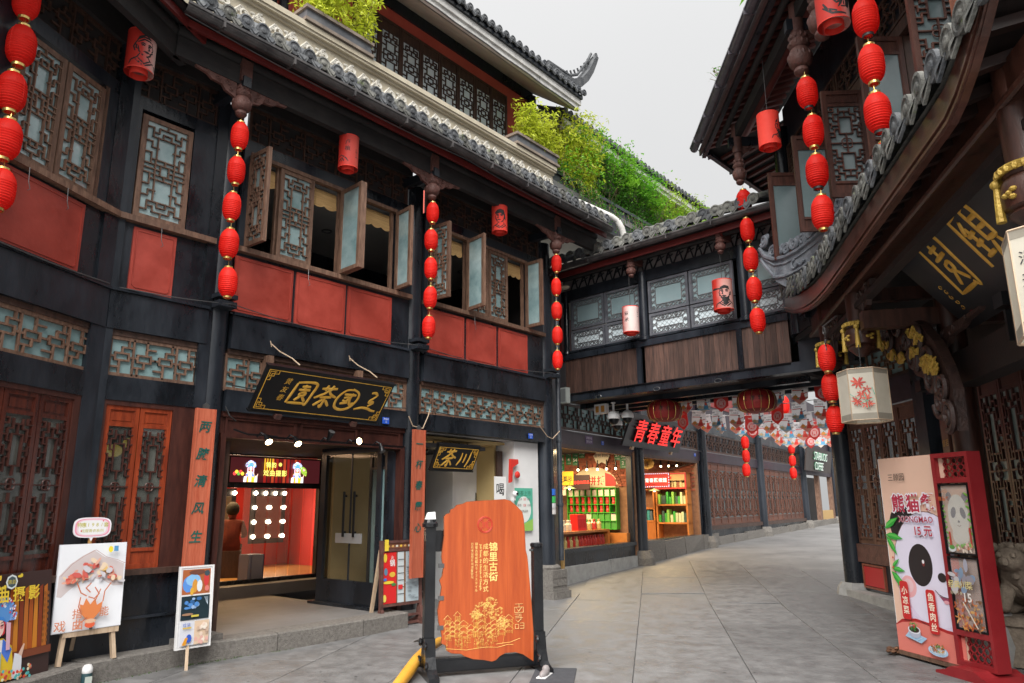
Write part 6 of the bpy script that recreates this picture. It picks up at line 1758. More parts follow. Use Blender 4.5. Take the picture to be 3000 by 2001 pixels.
REDL = mat('red_sign_letter', (.7, .012, .010), (.75, .015, .012), 2, .4, emit=(1, .02, .015), estr=.55)
for i, ch in enumerate('青春童年'):
    put_text(MB(), ch, .62 + .74 * i, .40, .58, -.002, ext=.05, bold=.008, sx=1.15).build('letter_body', mat('dark_red_edge', (.05, .004, .004), (.08, .008, .008), 2, .4), rs_); put_text(MB(), ch, .62 + .74 * i, .40, .58, -.062, bold=.010, sx=1.15).build('lettering', REDL, rs_)
MB().box(.5, .62, -.02, .04, -.09, -.01).build('support_block', LIGHTW, rs_); MB().box(2.9, 3.0, -.02, .04, -.09, -.01).build('support_block', LIGHTW, rs_)
st = board('coffee_shop_sign', 'dark brown board with raised green-edged coffee lettering up the street', S, 20.2, -.35, 2.95, 5.2, 1.0, 8, mat('dark_brown_sheet', (.045, .032, .028), (.06, .045, .04), 2, .5), [], .4, False)
for tx, x, z in (('STARBUCKS', 2.6, .68), ('COFFEE', 2.35, .24)):
    put_text(MB(), tx, x, z, .50, -.03, ext=.03, bold=.010).build('lettering', mat('green_sign_edge', (.02, .16, .07), (.03, .2, .09), 2, .4), st)
    put_text(MB(), tx, x, z, .50, -.066, bold=-.004, ext=.001).build('letter_face', mat('white_sign_face', (.7, .72, .7), (.75, .77, .75), 2, .4, emit=(.9, 1, .92), estr=.25), st)
for (u0, z0, txt, lab) in ((3.86, .62, '两腋清风生', 'left of the tea house entrance'), (7.06, .62, '一杯春露心', 'right of the tea house entrance')):
    t = thing('couplet_board', 'orange-red upright board with green characters, %s' % lab, 'sign', A.P(u0, -.19, z0), A.a, 'pair of couplet boards')
    MB().prism([(0, 0), (.225, 0), (.225, 2.03), (0, 2.03)], -.02, .02).box(0, .02, -.03, -.02, 0, 2.03).box(.205, .225, -.03, -.02, 0, 2.03).build('board', COUP, t)
    TG = mat('dark_green_script', (.005, .07, .06), (.01, .11, .09), 4, .5)
    for i, ch in enumerate(txt):
        put_text(MB(), ch, .112, 1.83 - .29 * i, .135, -.024, bold=.018, shear=.2, ext=.004).build('lettering', TG, t)
    MB().prism([(.08, 2.03), (.145, 2.03), (.15, 2.07), (.112, 2.1), (.075, 2.07)], -.01, .01).build('hanger', STEEL, t)
for fr, u, z, lab, tx in ((A, 6.71, 2.76, 'by the tea house board', '2'), (A, 10.01, 2.76, 'by the white shop', '2-1'), (S, 2.0, 2.95, 'over the first street shop', '2-2'), (S, 7.9, 2.98, 'over the second street shop', '2-3')):
    t = thing('house_number', 'small blue house number plate %s' % lab, 'number plate', fr.P(u, -.008, z), fr.a, 'blue house number plates')
    MB().box(-.06, .06, 0, .008, -.045, .045).build('plate', flat((.02, .09, .5)), t); put_text(MB(), '武侯祠', 0, .022, .03, -.002).build('lettering', flat((.8, .8, .85)), t); put_text(MB(), tx, 0, -.018, .04, -.002).build('number', flat((.8, .8, .85)), t)
t = thing('notice_plate', 'small purple notice plate on the beam left of the red lettered board', 'sign', S.P(1.35, -.008, 2.98), S.a)
MB().box(-.17, .17, 0, .008, -.09, .09).build('plate', flat((.09, .05, .14)), t); put_text(MB(), '安防系统', 0, .04, .06, -.002).build('lettering', flat((.7, .65, .75)), t); put_text(MB(), '运行之中', 0, -.04, .06, -.002).build('lettering', flat((.7, .65, .75)), t)

# ------------------------------------------------------------------ street sign: carved slab in a black stand
def pz(l): return l
ss = thing('street_sign', 'orange wooden street sign with gold lettering in a black stand', 'sign', SG.P(0), SG.a)
prof = [(.065, .36), (.06, .31), (.10, .29), (.115, .24), (.16, .215), (.25, .205), (.29, .18), (.37, .15), (.48, .135), (.56, .115), (.60, .125), (.64, .16), (.70, .185), (.80, .185), (.88, .16), (.94, .12), (.985, .09), (.99, .35), (.975, .6), (.955, .85), (.935, 1.08), (.918, 1.14), (.91, 1.32), (.90, 1.45), (.885, 1.52), (.83, 1.575), (.76, 1.632), (.70, 1.648), (.6, 1.642), (.44, 1.635), (.30, 1.625), (.26, 1.605), (.20, 1.595), (.175, 1.565), (.135, 1.55), (.13, 1.515), (.095, 1.51), (.07, 1.48), (.075, 1.3), (.05, 1.1), (.07, 1.0), (.06, .92), (.035, .88), (.055, .82), (.04, .70), (.02, .6), (.03, .5), (.05, .44)]
sl = MB().prism(prof, -.055, -.015)
sl.build('wooden_slab', ORNG, ss)
ed = MB(); n = len(prof)
for i in range(n):
    a, b = prof[i], prof[(i + 1) % n]
    ed.bar((a[0], -.05, a[1]), (b[0], -.05, b[1]), .006, .008, (0, 1, 0))
ed.build('slab_edge', mat('dark_slab_edge', (.14, .04, .012), (.22, .07, .02), 6, .5), ss)
GL = mat('dull_gold_print', (.70, .48, .13), (.80, .60, .22), 8, .5)
yl = -.0565
for i, ch in enumerate('锦里古街'):
    put_text(MB(), ch, .575, 1.185 - .095 * i, .092, yl, bold=.018, ext=.002).build('lettering', GL, ss)
put_text(MB(), '成都的生活方式', .497, 1.19, .06, yl, vert=True, gap=1.12, bold=0, ext=.002).build('lettering', GL, ss)
m = MB(); tm = MB(); put_text(tm, 'Jinli Street, the Lifestyle of Chengdu', 0, 0, .030, 0, bold=.012)
m.v = [(.443 + z, yl, .995 - x) for x, y, z in tm.v]; m.f = tm.f; m.m = tm.m
m.build('lettering', GL, ss)
put_text(MB(), '锦里古街成都のライフスタイル', .40, 1.215, .032, yl, vert=True, gap=1.05).build('lettering', GL, ss)
put_text(MB(), '진리옛길청두의생활양식', .357, 1.215, .030, yl, vert=True, gap=1.05).build('lettering', GL, ss)
RS = mat('red_seal_print', (.45, .03, .02), (.55, .05, .03), 6, .5)
m = MB()
for r in (.078, .068):
    m.tube([(p[0], yl, p[1]) for p in ell(.49, 1.40, r, r, 28) + [(.49 + r, 1.40)]], .003, 4, False)
for k in range(4):
    m.tube([(p[0], yl, p[1]) for p in spiral(.49 + .05 * math.cos(rad(45 + 90 * k)), 1.40 + .05 * math.sin(rad(45 + 90 * k)), .014, .005, 0, 400, 10)], .0022, 4)
put_text(m, '锦', .49, 1.40, .07, yl)
m.build('seal', RS, ss)
# engraved skyline of old roofs, people and trees
en = MB(); rr = random.Random(3)
def eline(pts): en.tube([(x, yl, z) for x, z in pts], .0016, 3, False)
x = .085
while x < .72:
    wv = rr.uniform(.05, .09); h = rr.uniform(.12, .26) * (1 if x < .5 else .7); b = .34 + rr.uniform(-.02, .02)
    for q in range(rr.choice([2, 3])):
        zz = b + h * (q + 1) / 3
        eline([(x - .01, zz - .012), (x + wv * .2, zz + .01), (x + wv * .5, zz + .028), (x + wv * .8, zz + .01), (x + wv + .01, zz - .012)])
        eline([(x + .006, zz - .005), (x + .006, zz - h / 3)]); eline([(x + wv - .006, zz - .005), (x + wv - .006, zz - h / 3)])
        for g in range(3):
            gx = x + wv * (g + .8) / 3.6
            eline([(gx, zz - .02), (gx + .012, zz - .02), (gx + .012, zz - h / 3 + .01), (gx, zz - h / 3 + .01), (gx, zz - .02)])
    x += wv * rr.uniform(.7, 1.0)
for k in range(48):
    x, z = rr.uniform(.1, .62), rr.uniform(.25, .36)
    eline([(p[0], p[1]) for p in ell(x, z + .03, .006, .008, 6)]); eline([(x - .008, z - .012), (x, z + .02), (x + .009, z - .012), (x - .008, z - .012)])
for cx, cz, R_ in ((.48, .60, .10), (.6, .56, .09), (.55, .66, .07), (.68, .47, .07), (.4, .55, .06)):
    for k in range(46):
        a, q = rr.uniform(0, 6.3), R_ * math.sqrt(rr.random())
        px_, pz_ = cx + q * math.cos(a), cz + q * .7 * math.sin(a)
        eline([(p[0], p[1]) for p in ell(px_, pz_, rr.uniform(.006, .012), .006, 5)])
    eline([(cx, cz), (cx + .005, cz - .12), (cx - .01, cz - .2)])
eline([(.1, .26), (.3, .235), (.5, .25), (.62, .24), (.72, .26), (.78, .255)]); eline([(.6, .27), (.75, .28), (.85, .31)])
en.build('engraved_scene', mat('engraved_gold', (.62, .38, .07), (.74, .5, .13), 20, .5), ss)
lg = MB()
for pts in ([(.80, .63), (.88, .63)], [(.84, .63), (.84, .60)], [(.795, .60), (.885, .60), (.885, .55), (.795, .55), (.795, .60)], [(.81, .60), (.835, .56), (.87, .60)], [(.795, .535), (.845, .535), (.845, .515), (.80, .515)], [(.86, .54), (.86, .48)], [(.80, .50), (.88, .50)], [(.805, .485), (.83, .46), (.855, .485)], [(.80, .44), (.835, .44), (.835, .40), (.80, .40), (.80, .44)], [(.85, .45), (.89, .45), (.89, .40), (.85, .40)], [(.85, .425), (.89, .425)]):
    for a, b in zip(pts[:-1], pts[1:]):
        lg.bar((a[0], yl - .001, a[1]), (b[0], yl - .001, b[1]), .002, .009, (0, 1, 0))
lg.build('emblem', mat('pale_gold_print', (.70, .52, .2), (.8, .62, .28), 8, .5), ss)
# stand
m = MB().box(-.105, -.005, -.03, .07, .06, 1.38).box(-.10, -.01, -.035, -.03, .3, 1.3).lathe([(.06, 1.38), (.078, 1.385), (.08, 1.42), (.068, 1.43), (.06, 1.46)], 14, (-.055, .02, 0))
m.build('post', BLKG, ss)
m = MB().box(1.015, 1.11, -.03, .06, .03, 1.17).lathe([(.055, 1.17), (.066, 1.175), (.066, 1.2), (.05, 1.21)], 14, (1.06, .015, 0))
m.build('post', BLKG, ss)
MB().box(.0, 1.015, -.04, .05, .045, .17).box(-.0, 1.01, -.05, -.04, .06, .15).build('bottom_rail', BLKG, ss)
MB().box(-.01, .2, -.005, .02, 1.15, 1.35).build('side_board', BLKG, ss)
for x in (-.055, 1.06):
    sc = MB().prism([(-.28, 0), (.28, 0), (.28, .05), (.2, .07), (.14, .1), (.1, .2), (.07, .36), (-.07, .36), (-.1, .2), (-.14, .1), (-.2, .07), (-.28, .05)], -.05, .05)
    for sg in (-1, 1):
        sc.tube([(p[0], -.055, p[1]) for p in spiral(sg * .12, .3, .035, .012, 0, 420, 12)], .014, 5); sc.tube([(p[0], -.055, p[1]) for p in spiral(sg * .17, .13, .04, .012, 0, 420, 12)], .014, 5)
    sc.v = [(y + x, -xx + .0, z) for xx, y, z in sc.v]
    sc.build('carved_foot', BLKG, ss)
for z in (1.02, .72, .45):
    MB().box(.02, .075, -.06, -.045, z - .02, z + .02).build('clasp', STEEL, ss)
MB().tube([(.98, -.0, 1.14), (1.03, .0, 1.14)], .012, 6).build('clasp', STEEL, ss)
t = thing('paper_cup', 'folded white paper left on top of the left post of the street sign', 'paper', SG.P(-.055, .02, 1.46), SG.a)
MB().add([(-.05, -.03, 0), (.05, -.03, 0), (.05, .03, 0), (-.05, .03, 0), (-.03, -.02, .065), (.045, -.025, .07), (.045, .025, .07), (-.03, .02, .06)], [(0, 3, 2, 1), (4, 5, 6, 7), (0, 1, 5, 4), (1, 2, 6, 5), (2, 3, 7, 6), (3, 0, 4, 7)]).build('paper', PLAS, t)
t = thing('yellow_hose', 'thick yellow curved pipe lying on the paving behind the street sign', 'pipe', onz(935, 1568), 0)
o_ = onz(935, 1568); q = [onz(x, y) - o_ for x, y in ((905, 1600), (935, 1568), (955, 1545), (980, 1525), (1010, 1512))]
MB().tube([(v.x, v.y, .055 + .03 * i) for i, v in enumerate(q)], [.05, .06, .055, .05, .045], 10).build('hose', mat('yellow_rubber', (.55, .27, .03), (.68, .36, .05), 3, .45), t, True)
t = thing('doormat', 'dark grey flat mat on the paving behind the street sign', 'mat', onz(1272, 1552, .008), rad(32))
MB().box(-.32, .32, -.2, .2, -.008, .008).build('mat', mat('dark_mat', (.03, .032, .038), (.05, .052, .06), 20, .9, .3, 80), t)
t = thing('shoe', 'white sports shoe showing beside the foot of the street sign', 'shoe', onz(1250, 1556), rad(200))
MB().ball((0, 0, .035), .085, 10, 6, (1.3, .48, .45)).ball((-.05, 0, .06), .05, 8, 5, (1, .8, .9)).build('upper', flat((.22, .2, .2)), t, True); MB().box(-.12, .12, -.045, .045, 0, .022).build('sole', PLAS, t)
# ------------------------------------------------------------------ posters and stands by the tea house
# opera poster leaning on the bent wing
po = A3.P(-1.62, -.16, .2)
t = thing('opera_poster', 'large dark poster of an opera singer in a beaded headdress leaning at the bottom left', 'poster', po, A3.a, None, rad(-6))
W_, H_ = 1.24, .86
MB().box(0, W_, 0, .02, 0, H_).build('board', flat((.05, .03, .03)), t)
p = Print(-.001)
p.rect((.045, .022, .020), 0, W_, 0, H_)
for k in range(8):
    x = .80 + .05 * k
    p.shape(((.42, .09, .01), (.62, .22, .02), (.24, .04, .01), (.5, .15, .02))[k % 4], [(x, .22), (x + .05, .22), (x + .045, .74), (x + .008, .72)])
for j in range(9):
    for i in range(2):
        p.oval((.30, .10, .015), 1.16 + .035 * i, .26 + .05 * j, .012, .018, 6)
p.rect((.20, .05, .02), .78, W_, .16, .22)
opera(p, .68, .40, .62)
p.text((.85, .62, .05), '拍照', .55, .79, .13, bold=.02); p.text((.85, .62, .05), '曲摄影', .86, .685, .125, bold=.02, gap=1.25)
p.oval((.75, .8, .8), .78, .79, .06, .06, 8); p.oval((.06, .1, .12), .78, .79, .045, .045, 8); p.text((.75, .6, .1), '锦韵', .78, .79, .04)
for x, z in ((.70, .75), (.86, .83)):
    p.oval((.8, .6, .05), x, z, .028, .012, 8); p.oval((.8, .6, .05), x + .012, z + .01, .014, .012, 8)
for k in range(60):
    p.dots(rnd.choice([(.7, .06, .05), (.75, .7, .5), (.1, .5, .5), (.8, .3, .1)]), [(rnd.uniform(.3, 1.0), rnd.uniform(.01, .1))], .014)
p.done('picture', t)
# easel with the white board
t = thing('easel_board', 'white painted board on a pale wooden easel on the stone kerb', 'easel', A.P(2.98, -.18, .2), A.a + rad(1))
for x in (-.19, .29):
    MB().bar((x - .02, -.05, 0), (x * .6, .06, .9), .035, .05, (0, 1, 0)).build('leg', LIGHTW, t)
MB().bar((-.02, .22, 0), (.02, .08, .9), .035, .03, (0, 1, 0)).build('rear_leg', LIGHTW, t)
MB().box(-.2, .29, -.055, -.02, .24, .29).build('ledge', LIGHTW, t); MB().lathe([(.012, 0), (.016, .012), (.006, .03)], 8, (.03, -.065, .29)).build('clip', STEEL, t)
bd = MB().prism([(-.30, .28), (.30, .29), (.30, 1.06), (-.30, 1.06)], -.075, -.05).build('board', flat((.74, .75, .80)), t, rot=(rad(-3), 0, 0))
p = Print(-.076)
p.shape((.80, .82, .86), [(-.295, .285), (.295, .295), (.295, 1.055), (-.295, 1.055)])
mt_ = [(-.29, .60), (-.285, .78), (-.2, .88), (-.1, .95), (0, 1.0), (.1, .93), (.2, .90), (.285, .86), (.288, .66), (.2, .66), (.1, .72), (0, .745), (-.1, .72), (-.2, .64), (-.25, .59)]
p.shape((.62, .55, .55), mt_)
rr = random.Random(8)
for k in range(70):
    x = rr.uniform(-.26, .26); z = .70 + (1 - abs(x) / .3) * rr.uniform(.03, .23)
    p.oval(rr.choice([(.70, .18, .12), (.75, .40, .30), (.62, .12, .10), (.78, .62, .45), (.60, .58, .62), (.75, .5, .2)]), x, z, rr.uniform(.012, .045), rr.uniform(.01, .028), 7, rr.uniform(0, 3))
p.line((.42, .22, .2), [(-.285, .78), (-.2, .88), (-.1, .95), (0, 1.0), (.1, .93), (.2, .90), (.285, .86)], .004)
p.shape((.70, .22, .07), [(-.10, .52), (-.09, .44), (-.03, .38), (.03, .38), (.09, .45), (.10, .53), (.05, .50), (.03, .56), (-.01, .51), (-.05, .57), (-.07, .51)])
for pts in ([(-.14, .71), (-.1, .62), (-.05, .59)], [(.16, .69), (.11, .62), (.1, .53)], [(-.1, .58), (-.11, .5), (-.08, .43)], [(.02, .66), (.06, .6), (.02, .56), (-.03, .58)], [(-.02, .62), (-.06, .66), (-.02, .70)], [(.07, .64), (.03, .54)], [(-.03, .4), (-.1, .34), (-.11, .31)]):
    p.line((.55, .16, .07), pts, .010)
p.text((.60, .22, .12), '指能', 0, .44, .09, bold=.01, gap=2.6); p.text((.60, .22, .12), '戏曲', -.18, .345, .10, bold=.01, gap=1.5)
p.oval((.7, .12, .05), .0, .335, .045, .03); p.oval((.72, .45, .3), .0, .365, .05, .02)
p.oval((.85, .7, .05), .13, 1.0, .022, .03, 10); p.rect((.1, .3, .55), .16, .20, .98, 1.03)
p.done('picture', t, None, (rad(-3), 0, 0))
bs = thing('speech_bubble_placard', 'white speech bubble placard with pink dashed border on a stick behind the easel', 'placard', A.P(2.97, -.12, .95), A.a)
MB().box(-.018, .012, .0, .02, -.1, .36).build('stick', mat('orange_stick', (.5, .26, .08), (.6, .35, .13), 8, .6), bs)
ov = [(q[0], q[1] + .46) for q in [(.17 * math.copysign(abs(math.cos(2 * math.pi * i / 36)) ** .55, math.cos(2 * math.pi * i / 36)), .095 * math.copysign(abs(math.sin(2 * math.pi * i / 36)) ** .6, math.sin(2 * math.pi * i / 36))) for i in range(36)]]
MB().prism(ov, -.012, 0).prism([(-.03, .38), (.02, .38), (.0, .33)], -.010, -.001).build('panel', flat((.82, .80, .84)), bs)
p = Print(-.0125)
for sc, c in ((.92, (.82, .30, .42)), (.84, (.82, .62, .68)), (.74, (.82, .82, .84))):
    p.shape(c, [(x * sc, .46 + (z - .46) * (sc - .04)) for x, z in ov])
p.text((.55, .5, .10), '特惠198/套', 0, .485, .047, bold=.01, gap=.85); p.text((.55, .5, .10), '戏服青衣系列', 0, .43, .034, gap=1.0)
for x, z in ((.09, .52), (-.1, .43)):
    p.oval((.75, .05, .08), x, z, .007, .007, 6)
p.done('print', bs)
# narrow photo stand
t = thing('photo_stand', 'narrow white framed stand with three photographs in front of the left couplet board', 'stand', A.P(3.80, -.36, .0), A.a, None, rad(-3))
MB().bar((.1, -.02, 0), (.11, 0, .25), .03, .03).build('leg', LIGHTW, t); MB().bar((.2, .3, 0.02), (.19, .04, .8), .03, .03).build('leg', LIGHTW, t)
frame_mb(-.02, .35, .20, 1.0, .018, -.01, .02).build('frame', PLAS, t); MB().box(0, .33, .0, .015, .22, .98).build('backing', flat((.5, .5, .5)), t)
p = Print(-.001)
p.rect((.75, .75, .76), .0, .33, .22, .98)
p.rect((.40, .12, .04), .015, .315, .72, .965)
for c, x, z, a, b in (((.10, .28, .70), .08, .82, .06, .08), ((.25, .5, .8), .13, .86, .08, .06), ((.65, .3, .05), .15, .80, .03, .07), ((.75, .78, .8), .2, .80, .03, .06), ((.16, .06, .04), .17, .935, .09, .025), ((.6, .05, .05), .27, .86, .03, .07), ((.05, .08, .1), .275, .92, .03, .03), ((.7, .4, .05), .12, .75, .02, .04), ((.7, .2, .18), .28, .77, .025, .03)):
    p.oval(c, x, z, a, b, 10)
p.rect((.012, .03, .04), .015, .315, .475, .705)
for k in range(16):
    p.oval(rnd.choice([(.08, .25, .6), (.04, .14, .35), (.3, .45, .7)]), rnd.uniform(.05, .24), rnd.uniform(.58, .68), rnd.uniform(.015, .03), rnd.uniform(.01, .025), 8)
for k in range(4):
    p.line((.5, .6, .7), [(.25 + .012 * k, .69), (.29, .61)], .003)
p.rect((.6, .5, .08), .12, .2, .5, .52); p.oval((.35, .2, .12), .08, .53, .06, .012)
p.rect((.62, .64, .70), .015, .315, .235, .46); p.rect((.66, .50, .36), .16, .315, .235, .46)
for k in range(22):
    p.oval(rnd.choice([(.75, .6, .5), (.7, .4, .35), (.8, .72, .62), (.55, .4, .3)]), rnd.uniform(.18, .3), rnd.uniform(.25, .44), .018, .022, 7)
p.oval((.03, .1, .5), .10, .30, .028, .04); p.shape((.7, .3, .02), [(.03, .24), (.07, .24), (.09, .31), (.06, .31)]); p.text((.02, .1, .5), '戏装', .07, .43, .04); p.rect((.65, .45, .05), .03, .12, .395, .408)
p.done('photographs', t)
# carved frame stand with a price board and mirror
FS = Frame((6.67, 7.8), -4)
t = thing('framed_menu_stand', 'brown wooden frame stand with red menu strip and pale panels beside the tea house step', 'stand', FS.P(0), FS.a, None, rad(-2))
for x in (.0, .66):
    MB().box(x, x + .045, -.02, .025, .05, 1.13).build('upright', CARV, t)
    MB().prism([(-.2, 0), (.2, 0), (.2, .05), (.12, .07), (.06, .1), (.035, .24), (-.035, .24), (-.06, .1), (-.12, .07), (-.2, .05)], -.025, .025).build('foot', CARV, t, loc=(x + .022, 0, 0), rot=(0, 0, rad(90)))
for z in (1.09, .98, .27, .12, .02):
    MB().box(.045, .66, -.015, .02, z, z + (.035 if z > .2 else .03)).build('rail', CARV, t)
MB().bar((.05, .3, .0), (.03, .03, 1.0), .04, .04).build('rear_strut', LIGHTW, t)
p = Print(-.004)
p.rect((.60, .02, .02), .05, .27, .31, .97); p.rect((.16, .07, .04), .27, .29, .31, .97); p.rect((.5, .56, .58), .29, .40, .31, .97); p.rect((.18, .09, .04), .40, .43, .31, .97); p.rect((.42, .50, .54), .43, .655, .31, .97)
p.text((.75, .72, .7), '火', .2, .90, .06); p.text((.75, .72, .7), '锅', .2, .83, .09, bold=.02)
for c, x, z, a, b in (((.7, .5, .05), .08, .9, .03, .06), ((.65, .4, .05), .2, .68, .05, .035), ((.05, .15, .5), .08, .62, .03, .02), ((.1, .2, .3), .09, .72, .03, .05), ((.7, .55, .05), .14, .58, .09, .02), ((.05, .2, .06), .22, .55, .04, .02), ((.7, .55, .1), .07, .38, .03, .05)):
    p.oval(c, x, z, a, b, 10)
for k in range(6):
    p.line((.03, .03, .03), [(.295, .42 + .09 * k), (.395, .42 + .09 * k)], .008)
p.rect((.6, .03, .03), .295, .37, .48, .54)
for k in range(40):
    x, z = rnd.uniform(.44, .60), rnd.uniform(.33, .95)
    p.oval(rnd.choice([(.2, .24, .27), (.6, .66, .7), (.3, .35, .38)]), x, z, rnd.uniform(.02, .05), .008, 8)
p.done('menu_print', t); MB().box(.05, .655, .0, .012, .3, .975).build('panel', BRN2, t)
p = Print(-.002)
p.rect((.18, .07, .04), .05, .655, 1.02, 1.09)
for k in range(6):
    p.oval(((.7, .45, .06), (.5, .3, .1), (.6, .6, .5))[k % 3], .14 + .07 * k, 1.05, .022, .016, 8)
p.done('top_print', t); MB().box(.06, .12, -.03, -.02, .99, 1.14).build('price_tag', flat((.75, .55, .05)), t)
# shop notices in the white bay
for (name, lab, u, z, wd, ht, f) in (
    ('tea_poster', 'green spring tea poster with red prices in the white shop', 9.95, 1.15, .5, .72, 'tea'), ('character_scroll', 'torn white scroll with one large character hanging in the white shop', 9.33, 1.50, .3, .55, 'drink'),
    ('hotline_sign', 'small white sign with red number on the black post in the white shop', 8.50, 1.95, .16, .16, 'num'), ('no_smoking_sign', 'white and red no smoking sign on the black post in the white shop', 8.50, 1.62, .16, .3, 'smoke')):
    t = thing(name, lab, 'sign' if 'sign' in name else 'poster', A.P(u, .12 if u > 9 else 1.28, z), A.a)
    MB().box(-wd / 2, wd / 2, 0, .006, 0, ht).build('sheet', flat((.78, .78, .77)), t)
    p = Print(-.0005)
    if f == 'tea':
        p.rect((.10, .45, .32), -wd / 2, wd / 2, 0, ht); p.oval((.78, .82, .78), 0, .36, .2, .22, 20); p.shape((.3, .55, .1), [(-.25, 0), (.25, 0), (.25, .2), (0, .12), (-.25, .1)])
        p.text((.04, .22, .14), '春茶上市', 0, .63, .095, bold=.01); p.text((.2, .2, .2), '苦荞', -.1, .53, .05); p.text((.7, .05, .05), '58', .02, .53, .06); p.text((.2, .2, .2), '元罐', .12, .53, .045)
        p.text((.2, .2, .2), '绿茶', -.12, .43, .05); p.text((.7, .05, .05), '158', .02, .43, .06); p.text((.2, .2, .2), '元罐', .14, .43, .045); p.text((.2, .2, .2), '免费品茶', 0, .33, .05)
    elif f == 'drink':
        p.text((.02, .02, .02), '喝', 0, .34, .22, bold=.01); p.text((.3, .3, .3), '龙井', -.05, .1, .035, vert=True); p.text((.3, .3, .3), '竹叶青', .03, .12, .03, vert=True)
    elif f == 'num':
        p.text((.6, .05, .05), '12315', 0, .05, .055, bold=.02); p.rect((.5, .05, .05), -.08, .08, .13, .145)
    else:
        p.oval((.6, .03, .03), 0, .21, .06, .06, 20); p.oval((.78, .78, .77), 0, .21, .048, .048, 20); p.rect((.03, .03, .03), -.035, .035, .203, .217); p.line((.6, .03, .03), [(-.038, .25), (.038, .17)], .011); p.rect((.55, .05, .05), -.075, .075, .02, .11); p.text((.8, .8, .8), '禁止吸烟', 0, .065, .032)
    p.done('print', t)
t = thing('wall_mailbox', 'small red hanging sign with gold dragon in the white shop', 'sign', A.P(9.62, .1, 2.15), A.a)
MB().prism([(-.08, -.2), (-.06, .2), (.14, .2), (.15, .13), (.0, .06), (-.02, -.18)], -.02, .02).ball((.14, 0, -.06), .06, 12, 6, (1, .6, 1)).build('sign_body', flat((.6, .03, .02)), t)
t = thing('indoor_camera', 'small white camera on the wall of the white shop', 'camera', A.P(9.62, .08, 1.72), A.a)
MB().ball((0, -.04, .05), .05, 10, 6).box(-.03, .03, -.03, .03, -.06, .0).build('body', PLAS, t); MB().ball((0, -.085, .05), .022, 8, 5).build('lens', BLKL, t)
for k, (z, c) in enumerate(((1.75, (.03, .15, .6)), (1.62, (.05, .45, .1)), (1.5, (.6, .6, .62)), (1.42, (.65, .62, .6)))):
    t = thing('column_sticker', '%s sticker on the black column beside the downpipe' % ('blue', 'green', 'pale grey', 'small white')[k], 'sticker', A.P(10.6 + .02, -.0, z), A.a)
    MB().add([(-.055, -.012, 0), (0, -.024, 0), (.055, -.012, 0), (-.055, -.012, .11), (0, -.024, .11), (.055, -.012, .11)], [(0, 1, 4, 3), (1, 2, 5, 4)]).build('sticker', flat(c), t); t.location.z = z; t.location.y -= .02

# ------------------------------------------------------------------ panda banner
P1 = onz(2068, 1500, .03)
BN = Frame((P1.x, P1.y), -129)
t = thing('panda_banner', 'tall peach banner stand with a cartoon panda and leaves', 'banner', BN.P(0, 0, .03), BN.a)
BW, BH = .92, 2.03
MB().box(0, BW, 0, .03, .04, BH).build('panel', flat((.74, .48, .36)), t); MB().box(-.03, BW, -.02, .28, 0, .04).build('base_plank', BRN, t); MB().bar((.4, .3, .02), (.4, .03, 1.5), .03, .03).build('rear_strut', STEEL, t)
MB().box(-.006, 0, -.002, .032, .04, BH).build('white_edge', PLAS, t)
p = Print(-.001)
PE = (.76, .50, .38)
def cl(pts): return [(min(BW - .001, max(.001, x)), min(BH - .001, max(.041, z))) for x, z in pts]
p.rect(PE, .001, BW - .001, .041, BH - .001)
INKC = (.022, .016, .017)
p.shape(INKC, cl(ell(.255, 1.33, .185, .20, 24, -.3))); p.shape((.012, .01, .011), cl(ell(.275, 1.27, .09, .10, 18)))
face = cl(ell(.58, .86, .50, .60, 44))
p.shape((.20, .12, .12), cl(ell(.58, .86, .508, .608, 44))); p.shape((.74, .70, .84), face)
p.shape((.70, .62, .78), cl(ell(.55, .62, .45, .36, 30))); p.shape((.74, .70, .84), cl(ell(.60, .78, .43, .44, 30)))
p.shape((.78, .40, .42), cl(ell(.25, .70, .11, .11, 20))); p.shape((.76, .52, .55), cl(ell(.25, .71, .07, .07, 16)))
p.shape(INKC, cl(ell(.455, .93, .165, .21, 28, -.12))); p.oval((.2, .03, .03), .50, .95, .02, .032, 12); p.oval((.8, .78, .8), .50, .965, .016, .02, 10)
p.line((.3, .1, .08), [(.50, 1.21), (.53, 1.225), (.555, 1.21)], .008)
p.oval(INKC, .73, .83, .055, .045, 16); p.line((.03, .02, .02), [(.62, .70), (.66, .665), (.72, .645), (.78, .64)], .007); p.shape((.3, .06, .12), cl([(.66, .655), (.72, .64), (.80, .635), (.8, .58), (.72, .60)])); p.oval((.75, .35, .40), .75, .60, .035, .018)
p.shape((.40, .02, .02), cl([(0, .30), (.1, .36), (.3, .39), (.5, .37), (.7, .34), (.92, .33), (.92, .041), (0, .041)])); p.shape((.70, .20, .16), cl([(.001, .29), (.1, .33), (.3, .36), (.5, .345), (.7, .31), (.92, .30), (.92, .042), (.001, .042)]))
p.shape(INKC, cl([(.25, .44), (.4, .36), (.62, .31), (.5, .34), (.36, .38)]))
def bleaf(x, z, l, a):
    c, s_ = math.cos(rad(a)), math.sin(rad(a)); f = [(0, 0), (.25, .13), (.55, .15), (1, 0), (.55, -.12), (.25, -.1)]
    p.shape((.03, .32, .04), cl([(x + (u * c - v * s_) * l, z + (u * s_ + v * c) * l) for u, v in f])); p.shape((.10, .50, .08), cl([(x + (u * c - v * s_) * l, z + (u * s_ + v * c) * l) for u, v in [(.05, 0), (.3, .1), (.6, .1), (.9, 0)]]))
for x, z, l, a in ((-.01, 1.28, .26, 28), (.0, 1.215, .26, -8), (.01, 1.20, .24, -55), (.05, .88, .15, 38), (.04, .87, .20, -6), (.03, .84, .30, -45)):
    bleaf(x, z, l, a)
